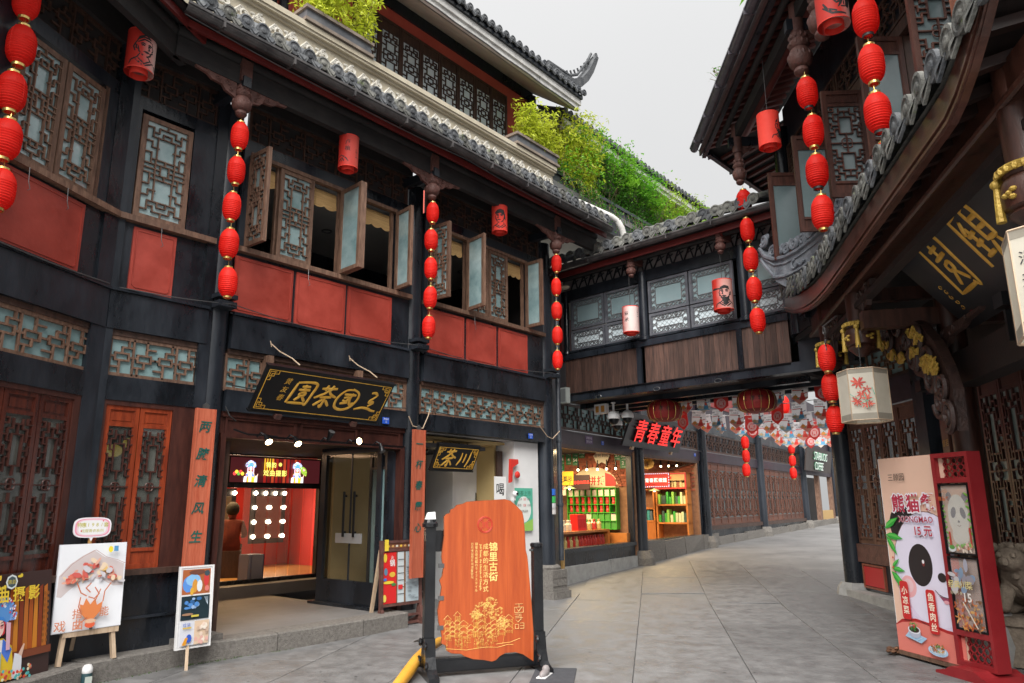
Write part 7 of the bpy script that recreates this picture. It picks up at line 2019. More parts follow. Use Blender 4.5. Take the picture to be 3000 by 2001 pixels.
for x, z in ((.08, .98), (.07, .88)):
    p.oval((.55, .03, .04), x, z, .012, .012, 8)
p.text((.02, .02, .02), '三顾园', .27, 1.82, .085, gap=1.0)
p.text((.80, .78, .84), '熊猫餐', .47, 1.55, .20, bold=.075, gap=1.06); p.text((.46, .03, .07), '熊猫餐', .47, 1.55, .195, bold=.022, gap=1.087)
p.text((.80, .78, .84), 'XIONGMAO', .48, 1.385, .088, bold=.04); p.text((.42, .03, .07), 'XIONGMAO', .48, 1.385, .088, bold=.012)
p.text((.80, .78, .84), '15', .50, 1.27, .115, bold=.07); p.text((.80, .78, .84), '元', .64, 1.27, .115, bold=.07); p.text((.46, .03, .07), '15', .50, 1.27, .115, bold=.025); p.text((.46, .03, .07), '元', .64, 1.27, .115, bold=.025)
def tag(cx, cz, wd, ht, txt, s_):
    p.shape((.55, .022, .022), [(cx + (wd / 2 - .03) * math.copysign(1, math.cos(rad(a))) + .03 * math.cos(rad(a)), cz + (ht / 2 - .03) * math.copysign(1, math.sin(rad(a))) + .03 * math.sin(rad(a))) for a in range(5, 360, 15)])
    p.text((.85, .78, .62), txt, cx, cz + (len(txt) - 1) / 2 * s_ * 1.12, s_, vert=True, bold=.018, gap=1.12)
tag(.20, .56, .125, .38, '小凉菜', .085); tag(.565, .49, .125, .42, '鱼香肉丝', .085)
p.shape((.35, .55, .75), [(.14, .20), (.36, .16), (.45, .22), (.22, .27)])
for k in range(4):
    p.line((.6, .72, .82), [(.16 + .05 * k, .21 - .01 * k), (.24 + .055 * k, .265 - .012 * k)], .004)
p.oval((.45, .48, .6), .285, .255, .085, .055, 18); p.oval((.72, .73, .80), .285, .28, .088, .04, 18); p.oval((.05, .03, .02), .285, .283, .072, .03, 16)
for k in range(26):
    p.oval(rnd.choice([(.05, .3, .05), (.1, .42, .1), (.03, .2, .04), (.5, .05, .03)]), .285 + rnd.uniform(-.05, .05), .29 + rnd.uniform(-.01, .055), rnd.uniform(.008, .026), .005, 6, rnd.uniform(0, 3))
p.oval((.40, .60, .80), .60, .13, .13, .05, 20); p.oval((.65, .76, .85), .60, .135, .105, .036, 20)
for k in range(40):
    p.oval(rnd.choice([(.55, .14, .03), (.65, .28, .05), (.08, .05, .03), (.1, .3, .06), (.6, .45, .2)]), .61 + rnd.uniform(-.08, .08), .15 + rnd.uniform(-.02, .04), rnd.uniform(.012, .03), .005, 6, rnd.uniform(0, 3))
p.done('banner_print', t)
t = thing('cloth_rag', 'crumpled brown rag at the foot of the panda banner', 'rag', BN.P(-.06, -.02, .03), 0)
m = MB()
for k in range(14):
    m.ball((rnd.uniform(-.1, .08), rnd.uniform(-.05, .05), rnd.uniform(.0, .05)), rnd.uniform(.02, .045), 6, 4, (1.6, .7, .5))
m.build('rag', mat('brown_rag', (.07, .03, .015), (.16, .08, .04), 14, .9, .6, 40), t, True)
# red light box stand in front of it
P2 = onz(2200, 1540, .03)
LB = Frame((P2.x, P2.y), -129)
t = thing('menu_light_box', 'tall dark red menu stand with two glazed posters and lattice ends', 'stand', LB.P(0, 0, .03), LB.a)
LR = mat('dark_red_paint', (.22, .012, .016), (.28, .02, .024), 3, .4, .05, 30)
LWD, LH, LD = .46, 2.03, .15
f = MB().box(0, .045, 0, LD, .06, LH).box(LWD - .035, LWD, 0, LD, .06, LH)
f.build('side_post', LR, t)
for z, h in ((LH - .045, .045), (1.74, .05), (.33, .05), (.06, .045)):
    MB().box(.045, LWD - .035, 0, LD, z, z + h).build('rail', LR, t)
for z0, z1 in ((1.79, LH - .045), (.105, .33)):
    m = MB(); nx_, nz_ = 5, 3; sx_, sz_ = (LWD - .08) / nx_, (z1 - z0) / nz_
    for i in range(nx_):
        for j in range(nz_):
            cx, cz = .045 + sx_ * (i + .5), z0 + sz_ * (j + .5)
            for a0, ox in ((-55, -.6), (125, .6)):
                pts = [(cx + ox * sx_ + sx_ * 1.05 * math.cos(rad(a0 + 110 * q / 6)), cz + sz_ * .62 * math.sin(rad(a0 + 110 * q / 6))) for q in range(7)]
                for a, b in zip(pts[:-1], pts[1:]):
                    m.bar((a[0], .06, a[1]), (b[0], .06, b[1]), .012, .009, (0, 1, 0))
    m.build('lattice_end', LR, t)
MB().prism([(-.10, -.03), (.56, -.03), (.56, .0), (.44, .03), (.36, .07), (.10, .07), (.02, .03), (-.10, .0)], -.16, .3).build('curved_foot', LR, t)
for z0, z1, kind in ((1.07, 1.73, 0), (.385, 1.05, 1)):
    fr_ = frame_mb(.05, LWD - .04, z0, z1, .016, -.004, .03).build('poster_frame', BLKL, t)
    p = Print(.02)
    x0, x1 = .066, LWD - .056
    if kind == 0:
        p.rect((.62, .36, .20), x0, x1, z0 + .016, z1 - .016); cx, cz = .24, 1.43
        p.oval((.08, .05, .04), cx - .09, cz + .18, .035, .045); p.oval((.08, .05, .04), cx + .10, cz + .17, .035, .045)
        p.oval((.66, .62, .52), cx, cz, .125, .20, 26); p.oval((.66, .62, .52), cx, cz - .18, .10, .10, 22)
        p.oval((.05, .03, .03), cx - .055, cz + .03, .03, .055, 14, -.3); p.oval((.05, .03, .03), cx + .06, cz + .025, .03, .055, 14, .3); p.oval((.05, .03, .03), cx, cz - .055, .014, .012)
        p.line((.2, .08, .06), [(cx - .02, cz - .09), (cx, cz - .1), (cx + .02, cz - .09)], .006)
        for q in range(9):
            p.oval((.14, .38, .03), x1 - .03 + .012 * (q % 2), 1.15 + .06 * q, .03, .009, 8, .6 if q % 2 else -.6)
            p.oval((.10, .30, .03), x0 + .02, 1.12 + .05 * q, .022, .007, 8, -.6 if q % 2 else .6)
        p.rect((.45, .05, .03), .11, .13, 1.15, 1.28); p.rect((.45, .05, .03), .36, .38, 1.16, 1.32)
        p.oval((.6, .6, .62), .13, 1.12, .045, .03); p.oval((.1, .3, .06), .13, 1.135, .035, .02)
        for q in range(24):
            p.oval(rnd.choice([(.65, .4, .35), (.6, .25, .12), (.7, .6, .5), (.2, .4, .1)]), rnd.uniform(.2, .38), rnd.uniform(1.10, 1.17), .02, .012, 7, rnd.uniform(0, 3))
        p.text((.35, .12, .04), '三顾园', .12, 1.66, .035); p.text((.45, .1, .03), '熊猫餐', .12, 1.59, .045, bold=.02)
    else:
        p.rect((.40, .22, .13), x0, x1, z0 + .016, z1 - .016); p.shape((.58, .10, .03), [(x0, z0 + .016), (x0 + .13, z0 + .016), (x0 + .10, z1 - .016), (x0, z1 - .016)])
        for q in range(90):
            x = rnd.uniform(x0 + .03, x1 - .01); z = z0 + .02 + rnd.random() ** 1.5 * .26
            p.oval(rnd.choice([(.52, .13, .04), (.6, .25, .07), (.4, .08, .02), (.62, .35, .12), (.2, .1, .05)]), x, z, rnd.uniform(.012, .03), rnd.uniform(.006, .014), 7, rnd.uniform(0, 3))
        for q in range(16):
            p.oval(rnd.choice([(.35, .35, .42), (.5, .48, .5), (.28, .26, .3), (.2, .28, .4)]), rnd.uniform(x0 + .06, x1 - .04), rnd.uniform(z1 - .3, z1 - .04), rnd.uniform(.02, .07), rnd.uniform(.015, .04), 9, rnd.uniform(0, 3))
        p.text((.66, .56, .26), '经典川菜', .215, .80, .075, bold=.015, gap=.95); p.text((.6, .55, .35), '好吃不贵', .16, .72, .035); p.text((.75, .7, .65), '15', .29, .69, .11, bold=.02)
        p.line((.7, .6, .5), [(.23, .64), (.36, .43)], .014)
    p.done('poster', fr_); MB().box(.06, LWD - .05, .012, .014, z0 + .01, z1 - .01).build('glazing', mat('clear_glazing', (.6, .62, .65), (.7, .7, .72), 1, .03, trans=.80, spec=.9, coat=.6), fr_)
# stone guardian lion on a drum stone
lp = onz(2345, 1525, .05)
t = thing('stone_lion', 'small weathered stone lion crouching on a carved base beside the gate column', 'statue', (lp.x + .25, lp.y - .1, .02), rad(170))
LS = mat('worn_brown_stone', (.16, .125, .095), (.32, .265, .205), 9, .9, .6, 40, wear=(.07, .06, .05), wearamt=.3)
m = MB().box(-.3, .3, -.2, .2, 0, .38).box(-.33, .33, -.23, .23, .38, .46)
for k in range(6):
    for j in range(4):
        m.box(-.29 + .1 * k, -.21 + .1 * k, -.212, -.2, .03 + .085 * j, .1 + .085 * j)
m.build('carved_base', LS, t)
sk_me = bpy.data.meshes.new('lion_body')
V = [(-.18, 0, .62), (0, 0, .72), (.14, 0, .86), (.24, 0, 1.0), (.36, 0, 1.02), (.44, 0, .97), (.16, .1, .74), (.24, .12, .6), (.28, .12, .49), (.16, -.1, .74), (.24, -.12, .6), (.28, -.12, .49), (-.2, .12, .6), (-.08, .15, .52), (.04, .15, .48), (-.2, -.12, .6), (-.08, -.15, .52), (.04, -.15, .48), (-.3, 0, .7), (-.34, 0, .86)]
E_ = [(0, 1), (1, 2), (2, 3), (3, 4), (4, 5), (2, 6), (6, 7), (7, 8), (2, 9), (9, 10), (10, 11), (0, 12), (12, 13), (13, 14), (0, 15), (15, 16), (16, 17), (0, 18), (18, 19)]
RD = [.15, .16, .17, .15, .14, .07, .09, .07, .055, .09, .07, .055, .11, .08, .055, .11, .08, .055, .05, .06]
sk_me.from_pydata(V, E_, [])
def skin_body(me, RD, parent, mt, name, root=0, lv=2):
    o = ob(name, me, parent)
    md = o.modifiers.new('skin', 'SKIN')
    for i, v in enumerate(me.skin_vertices[0].data if me.skin_vertices else []):
        v.radius = (RD[i], RD[i]); v.use_root = (i == root)
    sb = o.modifiers.new('sub', 'SUBSURF'); sb.levels = lv; sb.render_levels = lv
    me.materials.append(mt)
    return o
def with_skin(me):
    if not me.skin_vertices:
        b = bpy.data.objects.new('tmp', me); COL.objects.link(b); md = b.modifiers.new('s', 'SKIN')
        bm_ = __import__('bmesh').new(); bm_.from_mesh(me); bm_.verts.layers.skin.verify(); bm_.to_mesh(me); bm_.free(); bpy.data.objects.remove(b)
    return me
skin_body(with_skin(sk_me), RD, t, LS, 'lion_body')
m = MB()
for k in range(34):
    a, b_ = rnd.uniform(-2.6, 2.6), rnd.uniform(-.9, 1.2)
    m.ball((.22 + .17 * math.cos(a) * math.cos(b_) - .05, .17 * math.sin(a) * math.cos(b_), .98 + .16 * math.sin(b_)), rnd.uniform(.035, .055), 6, 4)
for sy in (-1, 1):
    m.ball((.43, .06 * sy, 1.06), .03, 6, 4).ball((.28, .14 * sy, 1.12), .05, 6, 4)
m.ball((.5, 0, 1.0), .045, 6, 4)
m.build('mane_curls', LS, t, True)

# ------------------------------------------------------------------ small things on the ground
t = thing('bottle', 'white capped dark green bottle standing at the bottom edge of the photo', 'bottle', (2.99, 7.52, 0.0), 0)
MB().lathe([(.04, 0), (.045, .01), (.045, .12), (.035, .16)], 16).build('body', flat((.02, .06, .07)), t, True); MB().lathe([(.042, .125), (.046, .13), (.045, .17), (.03, .195), (.01, .2)], 16).build('cap', PLAS, t, True); MB().box(-.03, .03, -.047, -.044, .04, .1).build('label', flat((.5, .55, .5)), t)
t = thing('paper_strip', 'white paper strip lying on the paving by the kerb', 'litter', onz(318, 1546, .004), rad(20))
MB().add([(-.13, -.025, 0), (.13, -.03, 0), (.13, .03, 0), (-.13, .02, 0), (-.13, -.025, .008), (0, -.03, .02), (.13, -.03, .01), (.13, .03, .012), (0, .028, .022), (-.13, .02, .008)], [(4, 5, 8, 9), (5, 6, 7, 8), (0, 1, 6, 5, 4), (2, 3, 9, 8, 7), (1, 2, 7, 6), (3, 0, 4, 9)]).build('paper', PLAS, t)
t = thing('crumpled_wrapper', 'shiny crumpled wrapper lying by the kerb below the doorway', 'litter', onz(601, 1494, .01), 0)
MB().ball((0, 0, .025), .045, 7, 5, (1.2, .9, .7)).ball((.04, .02, .02), .03, 6, 4).build('wrapper', mat('silver_wrapper', (.55, .57, .6), (.7, .7, .75), 12, .25, .5, 30, metal=.5), t)
for k, (x, y) in enumerate(((957, 1352 + 120), (990, 1490))):
    t = thing('fallen_leaf', '%s dark fallen leaf on the paving before the step' % ('left', 'right')[k], 'leaf', onz(x, y, .012), rad(50 * k))
    MB().add([(-.06, 0, 0), (-.02, -.022, .006), (.03, -.02, .01), (.07, 0, .004), (.03, .02, .01), (-.02, .022, .004)], [(0, 1, 2, 3, 4, 5)]).build('leaf', flat((.025, .022, .018)), t)
gm_ = MB(); rr = random.Random(4)
for k in range(420):
    q = rr.choice([((2.3, 7.16), (3.0, 7.55)), ((3.0, 7.55), (3.95, 7.68)), ((3.95, 7.68), (5.2, 7.56))]); s_ = rr.random()
    x, y = q[0][0] + (q[1][0] - q[0][0]) * s_, q[0][1] + (q[1][1] - q[0][1]) * s_ - rr.uniform(0, .03)
    if rr.random() < .5 and not (2.4 < x < 2.7 or 4 < x < 4.6): continue
    a, h = rr.uniform(0, 6.3), rr.uniform(.01, .03)
    gm_.add([(x, y, 0), (x + .012 * math.cos(a), y + .012 * math.sin(a), 0), (x + .02 * math.cos(a + .4), y + .02 * math.sin(a + .4), h)], [(0, 1, 2)])
gm_.build('moss', MOSS, None, kind='stuff')

# ------------------------------------------------------------------ downpipes, cameras, boxes on the corner
t = thing('downpipe', 'black downpipe running down beside the last tea house column', 'pipe', A.P(10.86, .0, 0), A.a)
MB().tube([(.0, 0, .62), (0, 0, 5.9), (.05, .05, 6.05)], .045, 12).build('pipe', PIPE, t, True)
for z in (1.55, 2.7, 3.9, 5.2):
    MB().lathe([(.054, z), (.056, z + .01), (.056, z + .05), (.054, z + .06)], 12).box(-.12, 0, -.01, .01, z + .02, z + .035).build('clamp', PIPE, t)
t = thing('roof_pipe', 'white and black bent pipe running over the tiles behind the eave end', 'pipe', A.P(9.9, .25, 7.95), A.a)
RO = A.P(9.9, .25, 7.95)
def rp_(x, y, w_):
    u, z = A.uz(x, y, w_)
    return tuple(A.P(u, w_, z) - RO)
MB().tube([rp_(1327, 463, .05), rp_(1370, 482, -.15), rp_(1405, 498, -.35), rp_(1418, 508, -.42)], .06, 10).build('white_pipe', WHITEG, t, True); MB().tube([rp_(1418, 508, -.42), rp_(1427, 523, -.46), rp_(1434, 548, -.48)], .066, 10).build('white_elbow', WHITEG, t, True); MB().tube([rp_(1436, 545, -.48), rp_(1428, 555, -.45), rp_(1380, 568, -.2), rp_(1295, 597, .1)], .06, 10).build('black_pipe', PIPE, t, True)
t = thing('loudspeaker_box', 'small grey box loudspeaker on the corner at the left end of the bridge', 'loudspeaker', B.P(.28, -.16, 3.77), B.a)
MB().box(-.11, .11, -.06, .06, -.17, .15).build('cabinet', mat('grey_green_metal', (.30, .33, .31), (.38, .41, .39), 3, .5), t); MB().box(-.085, .085, -.066, -.06, -.14, .12).build('grille', mat('dark_mesh', (.12, .13, .13), (.2, .21, .21), 90, .6), t); MB().tube([(0, 0, .15), (.03, .0, .24), (-.05, .05, .28)], .008, 5).build('cable', WIRE, t)
t = thing('junction_box', 'white twin switch box under the left end of the bridge', 'box', B.P(.72, .5, 3.5), B.a)
MB().box(-.15, .15, -.05, .05, -.1, .1).build('box', PLAS, t); MB().box(-.11, -.03, -.056, -.05, -.07, .06).box(.03, .11, -.056, -.05, -.07, .06).build('orange_window', flat((.65, .3, .05)), t)
for k, (u, w_, z, s_) in enumerate(((1.06, .45, 3.6, 1.0), (1.28, .62, 3.6, .95), (.92, .75, 3.45, .85))):
    t = thing('dome_camera', 'white dome camera under the bridge, %s' % ('nearest with black eye', 'right of the nearest one', 'leftmost and partly hidden')[k], 'camera', B.P(u, w_, z), B.a, 'dome cameras under the bridge'); t.scale = (s_, s_, s_)
    MB().lathe([(.05, .0), (.05, -.02), (.025, -.03), (.025, -.17), (.03, -.18)], 12).build('stem', PLAS, t, True); MB().lathe([(.03, -.17), (.09, -.2), (.125, -.25), (.13, -.32), (.12, -.34)], 20).build('hood', PLAS, t, True); MB().ball((0, 0, -.35), .105, 16, 10).build('dome', BLKL, t, True)
t = thing('oval_lamp', 'pale oval lamp under the eave at the left end of the bridge', 'lamp', B.P(.42, -.25, 6.02), B.a)
MB().ball((0, 0, 0), .14, 14, 8, (1, .7, .3)).build('shade', mat('pale_lamp', (.6, .5, .36), (.7, .6, .45), 3, .4), t, True); MB().tube([(0, 0, .03), (0, 0, .2)], .015, 6).build('stem', BLKL, t)
for k, pts in enumerate(([(4.35, -.17, 2.55), (4.25, -.2, 2.6), (4.2, -.19, 2.7)], [(7.1, -.05, 2.85), (7.2, -.03, 2.72), (7.4, -.03, 2.70), (7.5, -.04, 2.9), (7.52, -.05, 3.0)], [(10.2, -.06, 2.95), (10.45, -.04, 2.78), (10.62, -.03, 2.75), (10.8, -.06, 2.9)], [(8.6, -.03, 3.42), (8.62, -.05, 3.5), (8.58, -.06, 3.54)])):
    t = thing('loose_cable', ('short cable beside the left couplet board', 'pale drooping cable across the middle column', 'pale drooping cable at the corner column', 'short bent cable stub on the second black beam')[k], 'cable', A.P(0), A.a)
    MB().tube(pts, .008, 5).build('cable', LIGHTW if k in (1, 2) else WIRE, t)

# ------------------------------------------------------------------ pennants across the street
def pennant_mesh(kind):
    p = Print(0); W_, H_ = .29, .41
    sh = [(-W_ / 2, 0), (W_ / 2, 0), (W_ / 2, -H_ * .72), (0, -H_), (-W_ / 2, -H_ * .72)]
    p._c((.70, .70, .72)); 
    base = (.75, .13, .12) if kind == 2 else (.90, .89, .90)
    bm_ = mat('pennant_cloth_%d' % (kind == 2), base, base, 2, .8, transl=.75)
    p.shape(base, sh, bm_)
    p._c(base, bm_)
    p.add([(x, .003, z) for x, z in sh][::-1], [(0, 1, 2, 3, 4)])
    if kind == 2:
        p.oval((.75, .6, .58), 0, -.24, .095, .095, 20); p.oval((.62, .12, .12), 0, -.24, .085, .085, 20); p.oval((.75, .6, .58), 0, -.24, .075, .075, 20); p.oval((.62, .1, .1), 0, -.24, .066, .066, 20)
        p.text((.78, .65, .62), '宵', 0, -.24, .1); p.text((.78, .65, .62), '锦里夜市', 0, -.07, .04)
    else:
        p.text((.03, .03, .05), '锦里"十二月市"', 0, -.05, .042, gap=.85); p.text((.03, .03, .05), '六月荷市', -.04, -.105, .042, gap=.95); p.rect((.6, .06, .05), -.13, .03, -.15, -.135)
        p.shape((.70, .28, .22) if kind == 0 else (.6, .5, .42), [(-W_ / 2, -H_ * .66), (W_ / 2, -H_ * .66), (W_ / 2, -H_ * .72), (0, -H_), (-W_ / 2, -H_ * .72)])
        x = .05
        c = (.62, .05, .04) if kind == 0 else (.08, .3, .5)
        p.shape(c, [(x - .02, -.19), (x + .02, -.19), (x + .055, -.33), (x - .055, -.33)]); p.shape((.70, .12, .08), [(x - .03, -.2), (x + .03, -.2), (x + .02, -.26), (x - .02, -.26)]); p.oval((.7, .45, .38), x, -.17, .016, .02); p.oval((.02, .02, .02), x, -.153, .02, .013); p.line(c, [(x + .02, -.21), (x + .08, -.19)], .014)
        if kind == 0:
            p.oval((.65, .25, .05), -.075, -.27, .042, .034); p.line((.1, .3, .1), [(-.075, -.24), (-.07, -.22)], .01); p.oval((.1, .35, .2), -.03, -.3, .025, .01)
        else:
            p.rect((.15, .4, .6), -.14, .14, -.35, -.335)
            for q in range(4):
                p.line((.06, .35, .3), [(-.12 + .02 * q, -.33), (-.11 + .022 * q, -.23 - .02 * (q % 2))], .006)
            p.oval((.65, .4, .2), -.08, -.28, .03, .02)
    return p.mesh('pennant', p.mats)
PMS = [pennant_mesh(k) for k in range(3)]
lines = ((1.6, (1555, 905), (1912, 868), 8, .04, 'the nearest string'), (2.9, (1545, 945), (1912, 912), 8, .05, 'the second string'), (4.6, (1600, 952), (1912, 940), 8, .07, 'the third string'), (6.6, (1690, 962), (1912, 965), 8, .08, 'the fourth string'), (9.0, (1780, 985), (1912, 985), 7, .08, 'the fifth and farthest string'))
for li, (w_, a, b, n, sag, nm) in enumerate(lines):
    u0, z0 = B.uz(*a, w_); u1, z1 = B.uz(*b, w_)
    t = thing('bunting', 'white cord of white and red pennants across the street, %s' % nm, 'bunting', B.P(0, w_), B.a, 'pennant strings under the bridge')
    pt = [(u0 + (u1 - u0) * i / 16, 0, z0 + (z1 - z0) * i / 16 - 4 * sag * (i / 16) * (1 - i / 16)) for i in range(17)]
    MB().tube(pt, .009, 5).build('cord', PLAS, t)
    for i in range(n):
        s_ = (i + .5) / n
        x = u0 + (u1 - u0) * s_; z = z0 + (z1 - z0) * s_ - 4 * sag * s_ * (1 - s_)
        o = ob('pennant', PMS[2 if (i * 3 + li) % 5 == 1 else (i + li) % 2], t, (x, -.012, z), (rnd.uniform(-.2, .15), rnd.uniform(-.08, .08), rnd.uniform(-.3, .3)))
        sc = 1.0 + .04 * li
        o.scale = (sc, sc, sc)

# ------------------------------------------------------------------ shop stock
def goods(name, m, mt, fr, u, w_, z, label, cat, group):
    o = ob(name, m, None, fr.P(u, w_, z), (0, 0, fr.a + rnd.uniform(-.2, .2)))
    o['label'] = label; o['category'] = cat; o['group'] = group
    return o
JAR = [MB().lathe([(.055, 0), (.06, .02), (.06, .14), (.035, .18), (.035, .21), (.04, .215), (.04, .235), (.0, .24)], 10).mesh('jar', flat(c, .25)) for c in ((.45, .04, .03), (.05, .2, .06), (.5, .38, .15), (.7, .65, .5))]
BOX = [MB().box(-.07, .07, -.05, .05, 0, h).mesh('carton', flat(c, .5)) for c, h in (((.6, .03, .03), .2), ((.65, .6, .5), .16), ((.08, .3, .05), .2), ((.05, .1, .3), .18), ((.6, .35, .05), .15))]
TOY = MB().lathe([(.045, 0), (.05, .05), (.035, .09), (.045, .12), (.05, .16), (.03, .2), (.0, .21)], 10).mesh('toy', flat((.6, .05, .04), .4)) ; TOYW = MB().box(-.06, .06, -.04, .04, 0, .15).mesh('toy', flat((.65, .58, .48), .4))
for j in range(5):
    for i in range(8):
        u, z = .71 + .17 * i, .994 + .197 * j
        if j >= 2 and rnd.random() < .9:
            goods('toy', TOY if j in (2, 3) else TOYW, None, W1, u, -.12, z, 'small toy or tin standing in the green pigeonholes of the first street shop', 'toy', 'toys in the green pigeonholes')
        elif j < 2:
            goods('carton', BOX[2 if (i + j) % 4 else 1], None, W1, u, -.12, z, 'small carton in the lower green pigeonholes of the first street shop', 'box', 'cartons in the green pigeonholes')
for i in range(24):
    u = .32 + .12 * i
    if 1.75 < u < 2.2: continue
    goods('jar', JAR[3 if i < 14 else (i * 7) % 4], None, S, u, .66 + .1 * (i % 2), 1.0, 'small jar in the row on the counter of the first street shop', 'jar', 'jars on the shop counter')
for i in range(22):
    u = .34 + .128 * i
    goods('jar', JAR[0 if i > 13 else (3 if i < 6 else rnd.choice([0, 2]))], None, S, u, .62, .65, 'small jar on the lower shelf under the counter of the first street shop', 'jar', 'jars under the shop counter')
t = thing('red_display_box', 'bright red display box on the counter of the first street shop', 'box', S.P(1.98, .68, 1.0), S.a)
MB().box(-.2, .2, -.1, .1, 0, .36).build('carton', flat((.75, .015, .012)), t)
for i in range(5):
    MB().box(-.16 + .075 * i, -.11 + .075 * i, -.105, -.1, .06, .26).build('red_packet', flat((.6, .01, .01)), t)
for j, z in enumerate((1.05, 1.57, 2.05)):
    for i in range(10):
        u = 1.31 + .087 * i; h = rnd.uniform(.2, .38) if j < 2 else rnd.uniform(.12, .24)
        c = rnd.choice([(.05, .38, .06), (.5, .6, .35), (.05, .1, .08), (.25, .55, .1), (.65, .65, .4)]) if j < 2 else rnd.choice([(.65, .42, .05), (.65, .55, .3), (.3, .1, .05)])
        goods('book', B1(-.036, .036, -.08, .08, 0, h).mesh('book', flat(c)), None, W2, u, -.2, z, 'book or box on the right bookcase of the second street shop', 'book', 'books on the right bookcase')
for i in range(10):
    goods('book', B1(-.036, .036, -.08, .08, 0, rnd.uniform(.2, .3)).mesh('book', flat(rnd.choice([(.05, .3, .35), (.1, .15, .2), (.5, .45, .3), (.05, .3, .1)]))), None, W2, .2 + .09 * i, -.18, 1.10, 'book on the left bookcase of the second street shop', 'book', 'books on the left bookcase')
for i, (x, y, tx) in enumerate([(109, 540, '11'), (157, 540, '9'), (205, 548, '5'), (250, 552, '443'), (109, 600, '34'), (159, 602, '4'), (205, 606, '54'), (109, 657, '8'), (503, 568, '29'), (543, 572, '52'), (543, 625, '2')]):
    u, z = W1.uz(*Z12(x, y), -.03)
    t = thing('number_plate', 'green enamel number plate on the brick wall, %s' % ('leftmost of the top row', 'second of the top row', 'third of the top row', 'fourth of the top row', 'leftmost of the second row', 'middle of the second row', 'right end of the second row', 'alone in the third row', 'right of the fan sign', 'top right corner', 'below the top right corner')[i], 'number plate', W1.P(u, -.03, z), W1.a, 'green number plates in the first street shop')
    MB().box(-.082, .082, 0, .01, -.11, .11).build('plate', flat((.02, .18, .06)), t); put_text(MB(), tx, 0, .025, .12, -.003, bold=.02).build('number', flat((.78, .8, .78)), t); put_text(MB(), '一环路', 0, -.072, .04, -.003).build('street_name', flat((.75, .78, .75)), t)
def shop_sign(name, lab, W, x, y, w_, wd, ht, bc, tc, txt, s_, em=0, bold=.015):
    u, z = W.uz(*Z12(x, y), w_)
    t = thing(name, lab, 'sign', W.P(u, w_, z), W.a)
    MB().box(-wd / 2, wd / 2, 0, .03, -ht / 2, ht / 2).build('board', flat(bc), t)
    p = Print(-.001, em); p.text(tc, txt, 0, 0, s_, bold=bold); p.done('lettering', t)
    return t
shop_sign('yellow_shop_sign', 'yellow sign with a station name at the left of the first street shop', W1, 135, 728, -.45, .46, .34, (.62, .40, .03), (.03, .03, .02), '成都站', .13)
shop_sign('toy_sign', 'black sign with red characters in front of the green shelves', W1, 250, 755, -.5, .44, .36, (.03, .01, .01), (.75, .03, .02), '爸爸的玩具', .085, .6)
shop_sign('white_price_sign', 'white sign with red writing at the left edge of the first street shop', W1, 105, 800, -.4, .26, .34, (.65, .55, .45), (.55, .05, .04), '发饰', .1)
u, z = W1.uz(*Z12(390, 580), -.1)
t = thing('fan_sign', 'white fan shaped sign with black characters on the brick wall', 'sign', W1.P(u, -.1, z - .03), W1.a)
MB().prism([(-.12, -.14), (-.23, .08)] + [(.25 * math.cos(rad(a)), -.08 + .3 * math.sin(rad(a))) for a in range(140, 39, -15)] + [(.23, .08), (.12, -.14), (0, -.08)], 0, .02).build('board', flat((.70, .64, .5)), t); put_text(MB(), '准时到校', 0, .08, .1, -.003).build('lettering', INK, t)
t = shop_sign('cinema_sign', 'red photo studio sign edged with bulbs in the second street shop', W2, 775, 740, -.4, .86, .42, (.45, .02, .02), (.8, .8, .8), '青春照相馆', .13, .5)
m = MB()
for i in range(13):
    for z in (-.19, .19):
        m.ball((-.405 + .0675 * i, -.01, z), .014, 6, 4)
for j in range(5):
    for x in (-.41, .41):
        m.ball((x, -.01, -.15 + .075 * j), .014, 6, 4)
m.build('bulbs', flat((.35, .55, .7), .4, 1.2), t)
t = thing('star_cabinet_sign', 'red framed cabinet top with a red star in the second street shop', 'sign', W2.P(1.71, -.37, 2.12), W2.a)
frame_mb(-.5, .5, -.12, .34, .04, -.02, .02).build('frame', flat((.5, .02, .02)), t); MB().box(-.46, .46, 0, .01, .12, .3).build('panel', flat((.5, .34, .14)), t)
MB().prism([((.08 if i % 2 == 0 else .035) * math.cos(rad(90 + 36 * i)), .21 + (.08 if i % 2 == 0 else .035) * math.sin(rad(90 + 36 * i))) for i in range(10)], -.015, 0).build('star', flat((.65, .02, .02)), t)
for k, (W, x, y) in enumerate(((W1, 165, 800), (W2, 765, 815))):
    u, z = W.uz(*Z12(x, y), -.8)
    t = thing('shade_lamp', 'green shaded lamp on a bent arm in the %s street shop' % ('first', 'second')[k], 'lamp', W.P(u, -.8, z), W.a)
    MB().lathe([(.02, .07), (.04, .055), (.17, .0), (.167, -.006), (.035, .05)], 18, cap=False).build('shade', flat((.2, .3, .16), .4), t, True); MB().ball((0, 0, -.0), .03, 8, 6).build('bulb', flat((1, .8, .5), .4, 5), t); MB().tube([(0, 0, .07), (.03, 0, .17), (-.1, 0, .2), (-.3, 0, .12)], .008, 6).build('arm', BLKL, t)
u, z = W2.uz(*Z12(712, 625), -.9)
t = thing('horn_speaker', 'large bronze horn loudspeaker at the top of the second street shop', 'loudspeaker', W2.P(u, -.9, z), W2.a)
MB().lathe([(.03, -.3), (.05, -.25), (.07, -.05), (.12, .1), (.19, .17), (.205, .18), (.19, .17), (.11, .08), (.05, -.05)], 24, cap=False).build('horn', mat('old_bronze', (.16, .10, .04), (.28, .19, .08), 8, .4, metal=.5), t, True, rot=(rad(78), 0, rad(28)))
u, z = W2.uz(*Z12(940, 632), -.12)
t = thing('abacus', 'dark wooden abacus hanging on the brick wall of the second street shop', 'abacus', W2.P(u, -.12, z), W2.a)
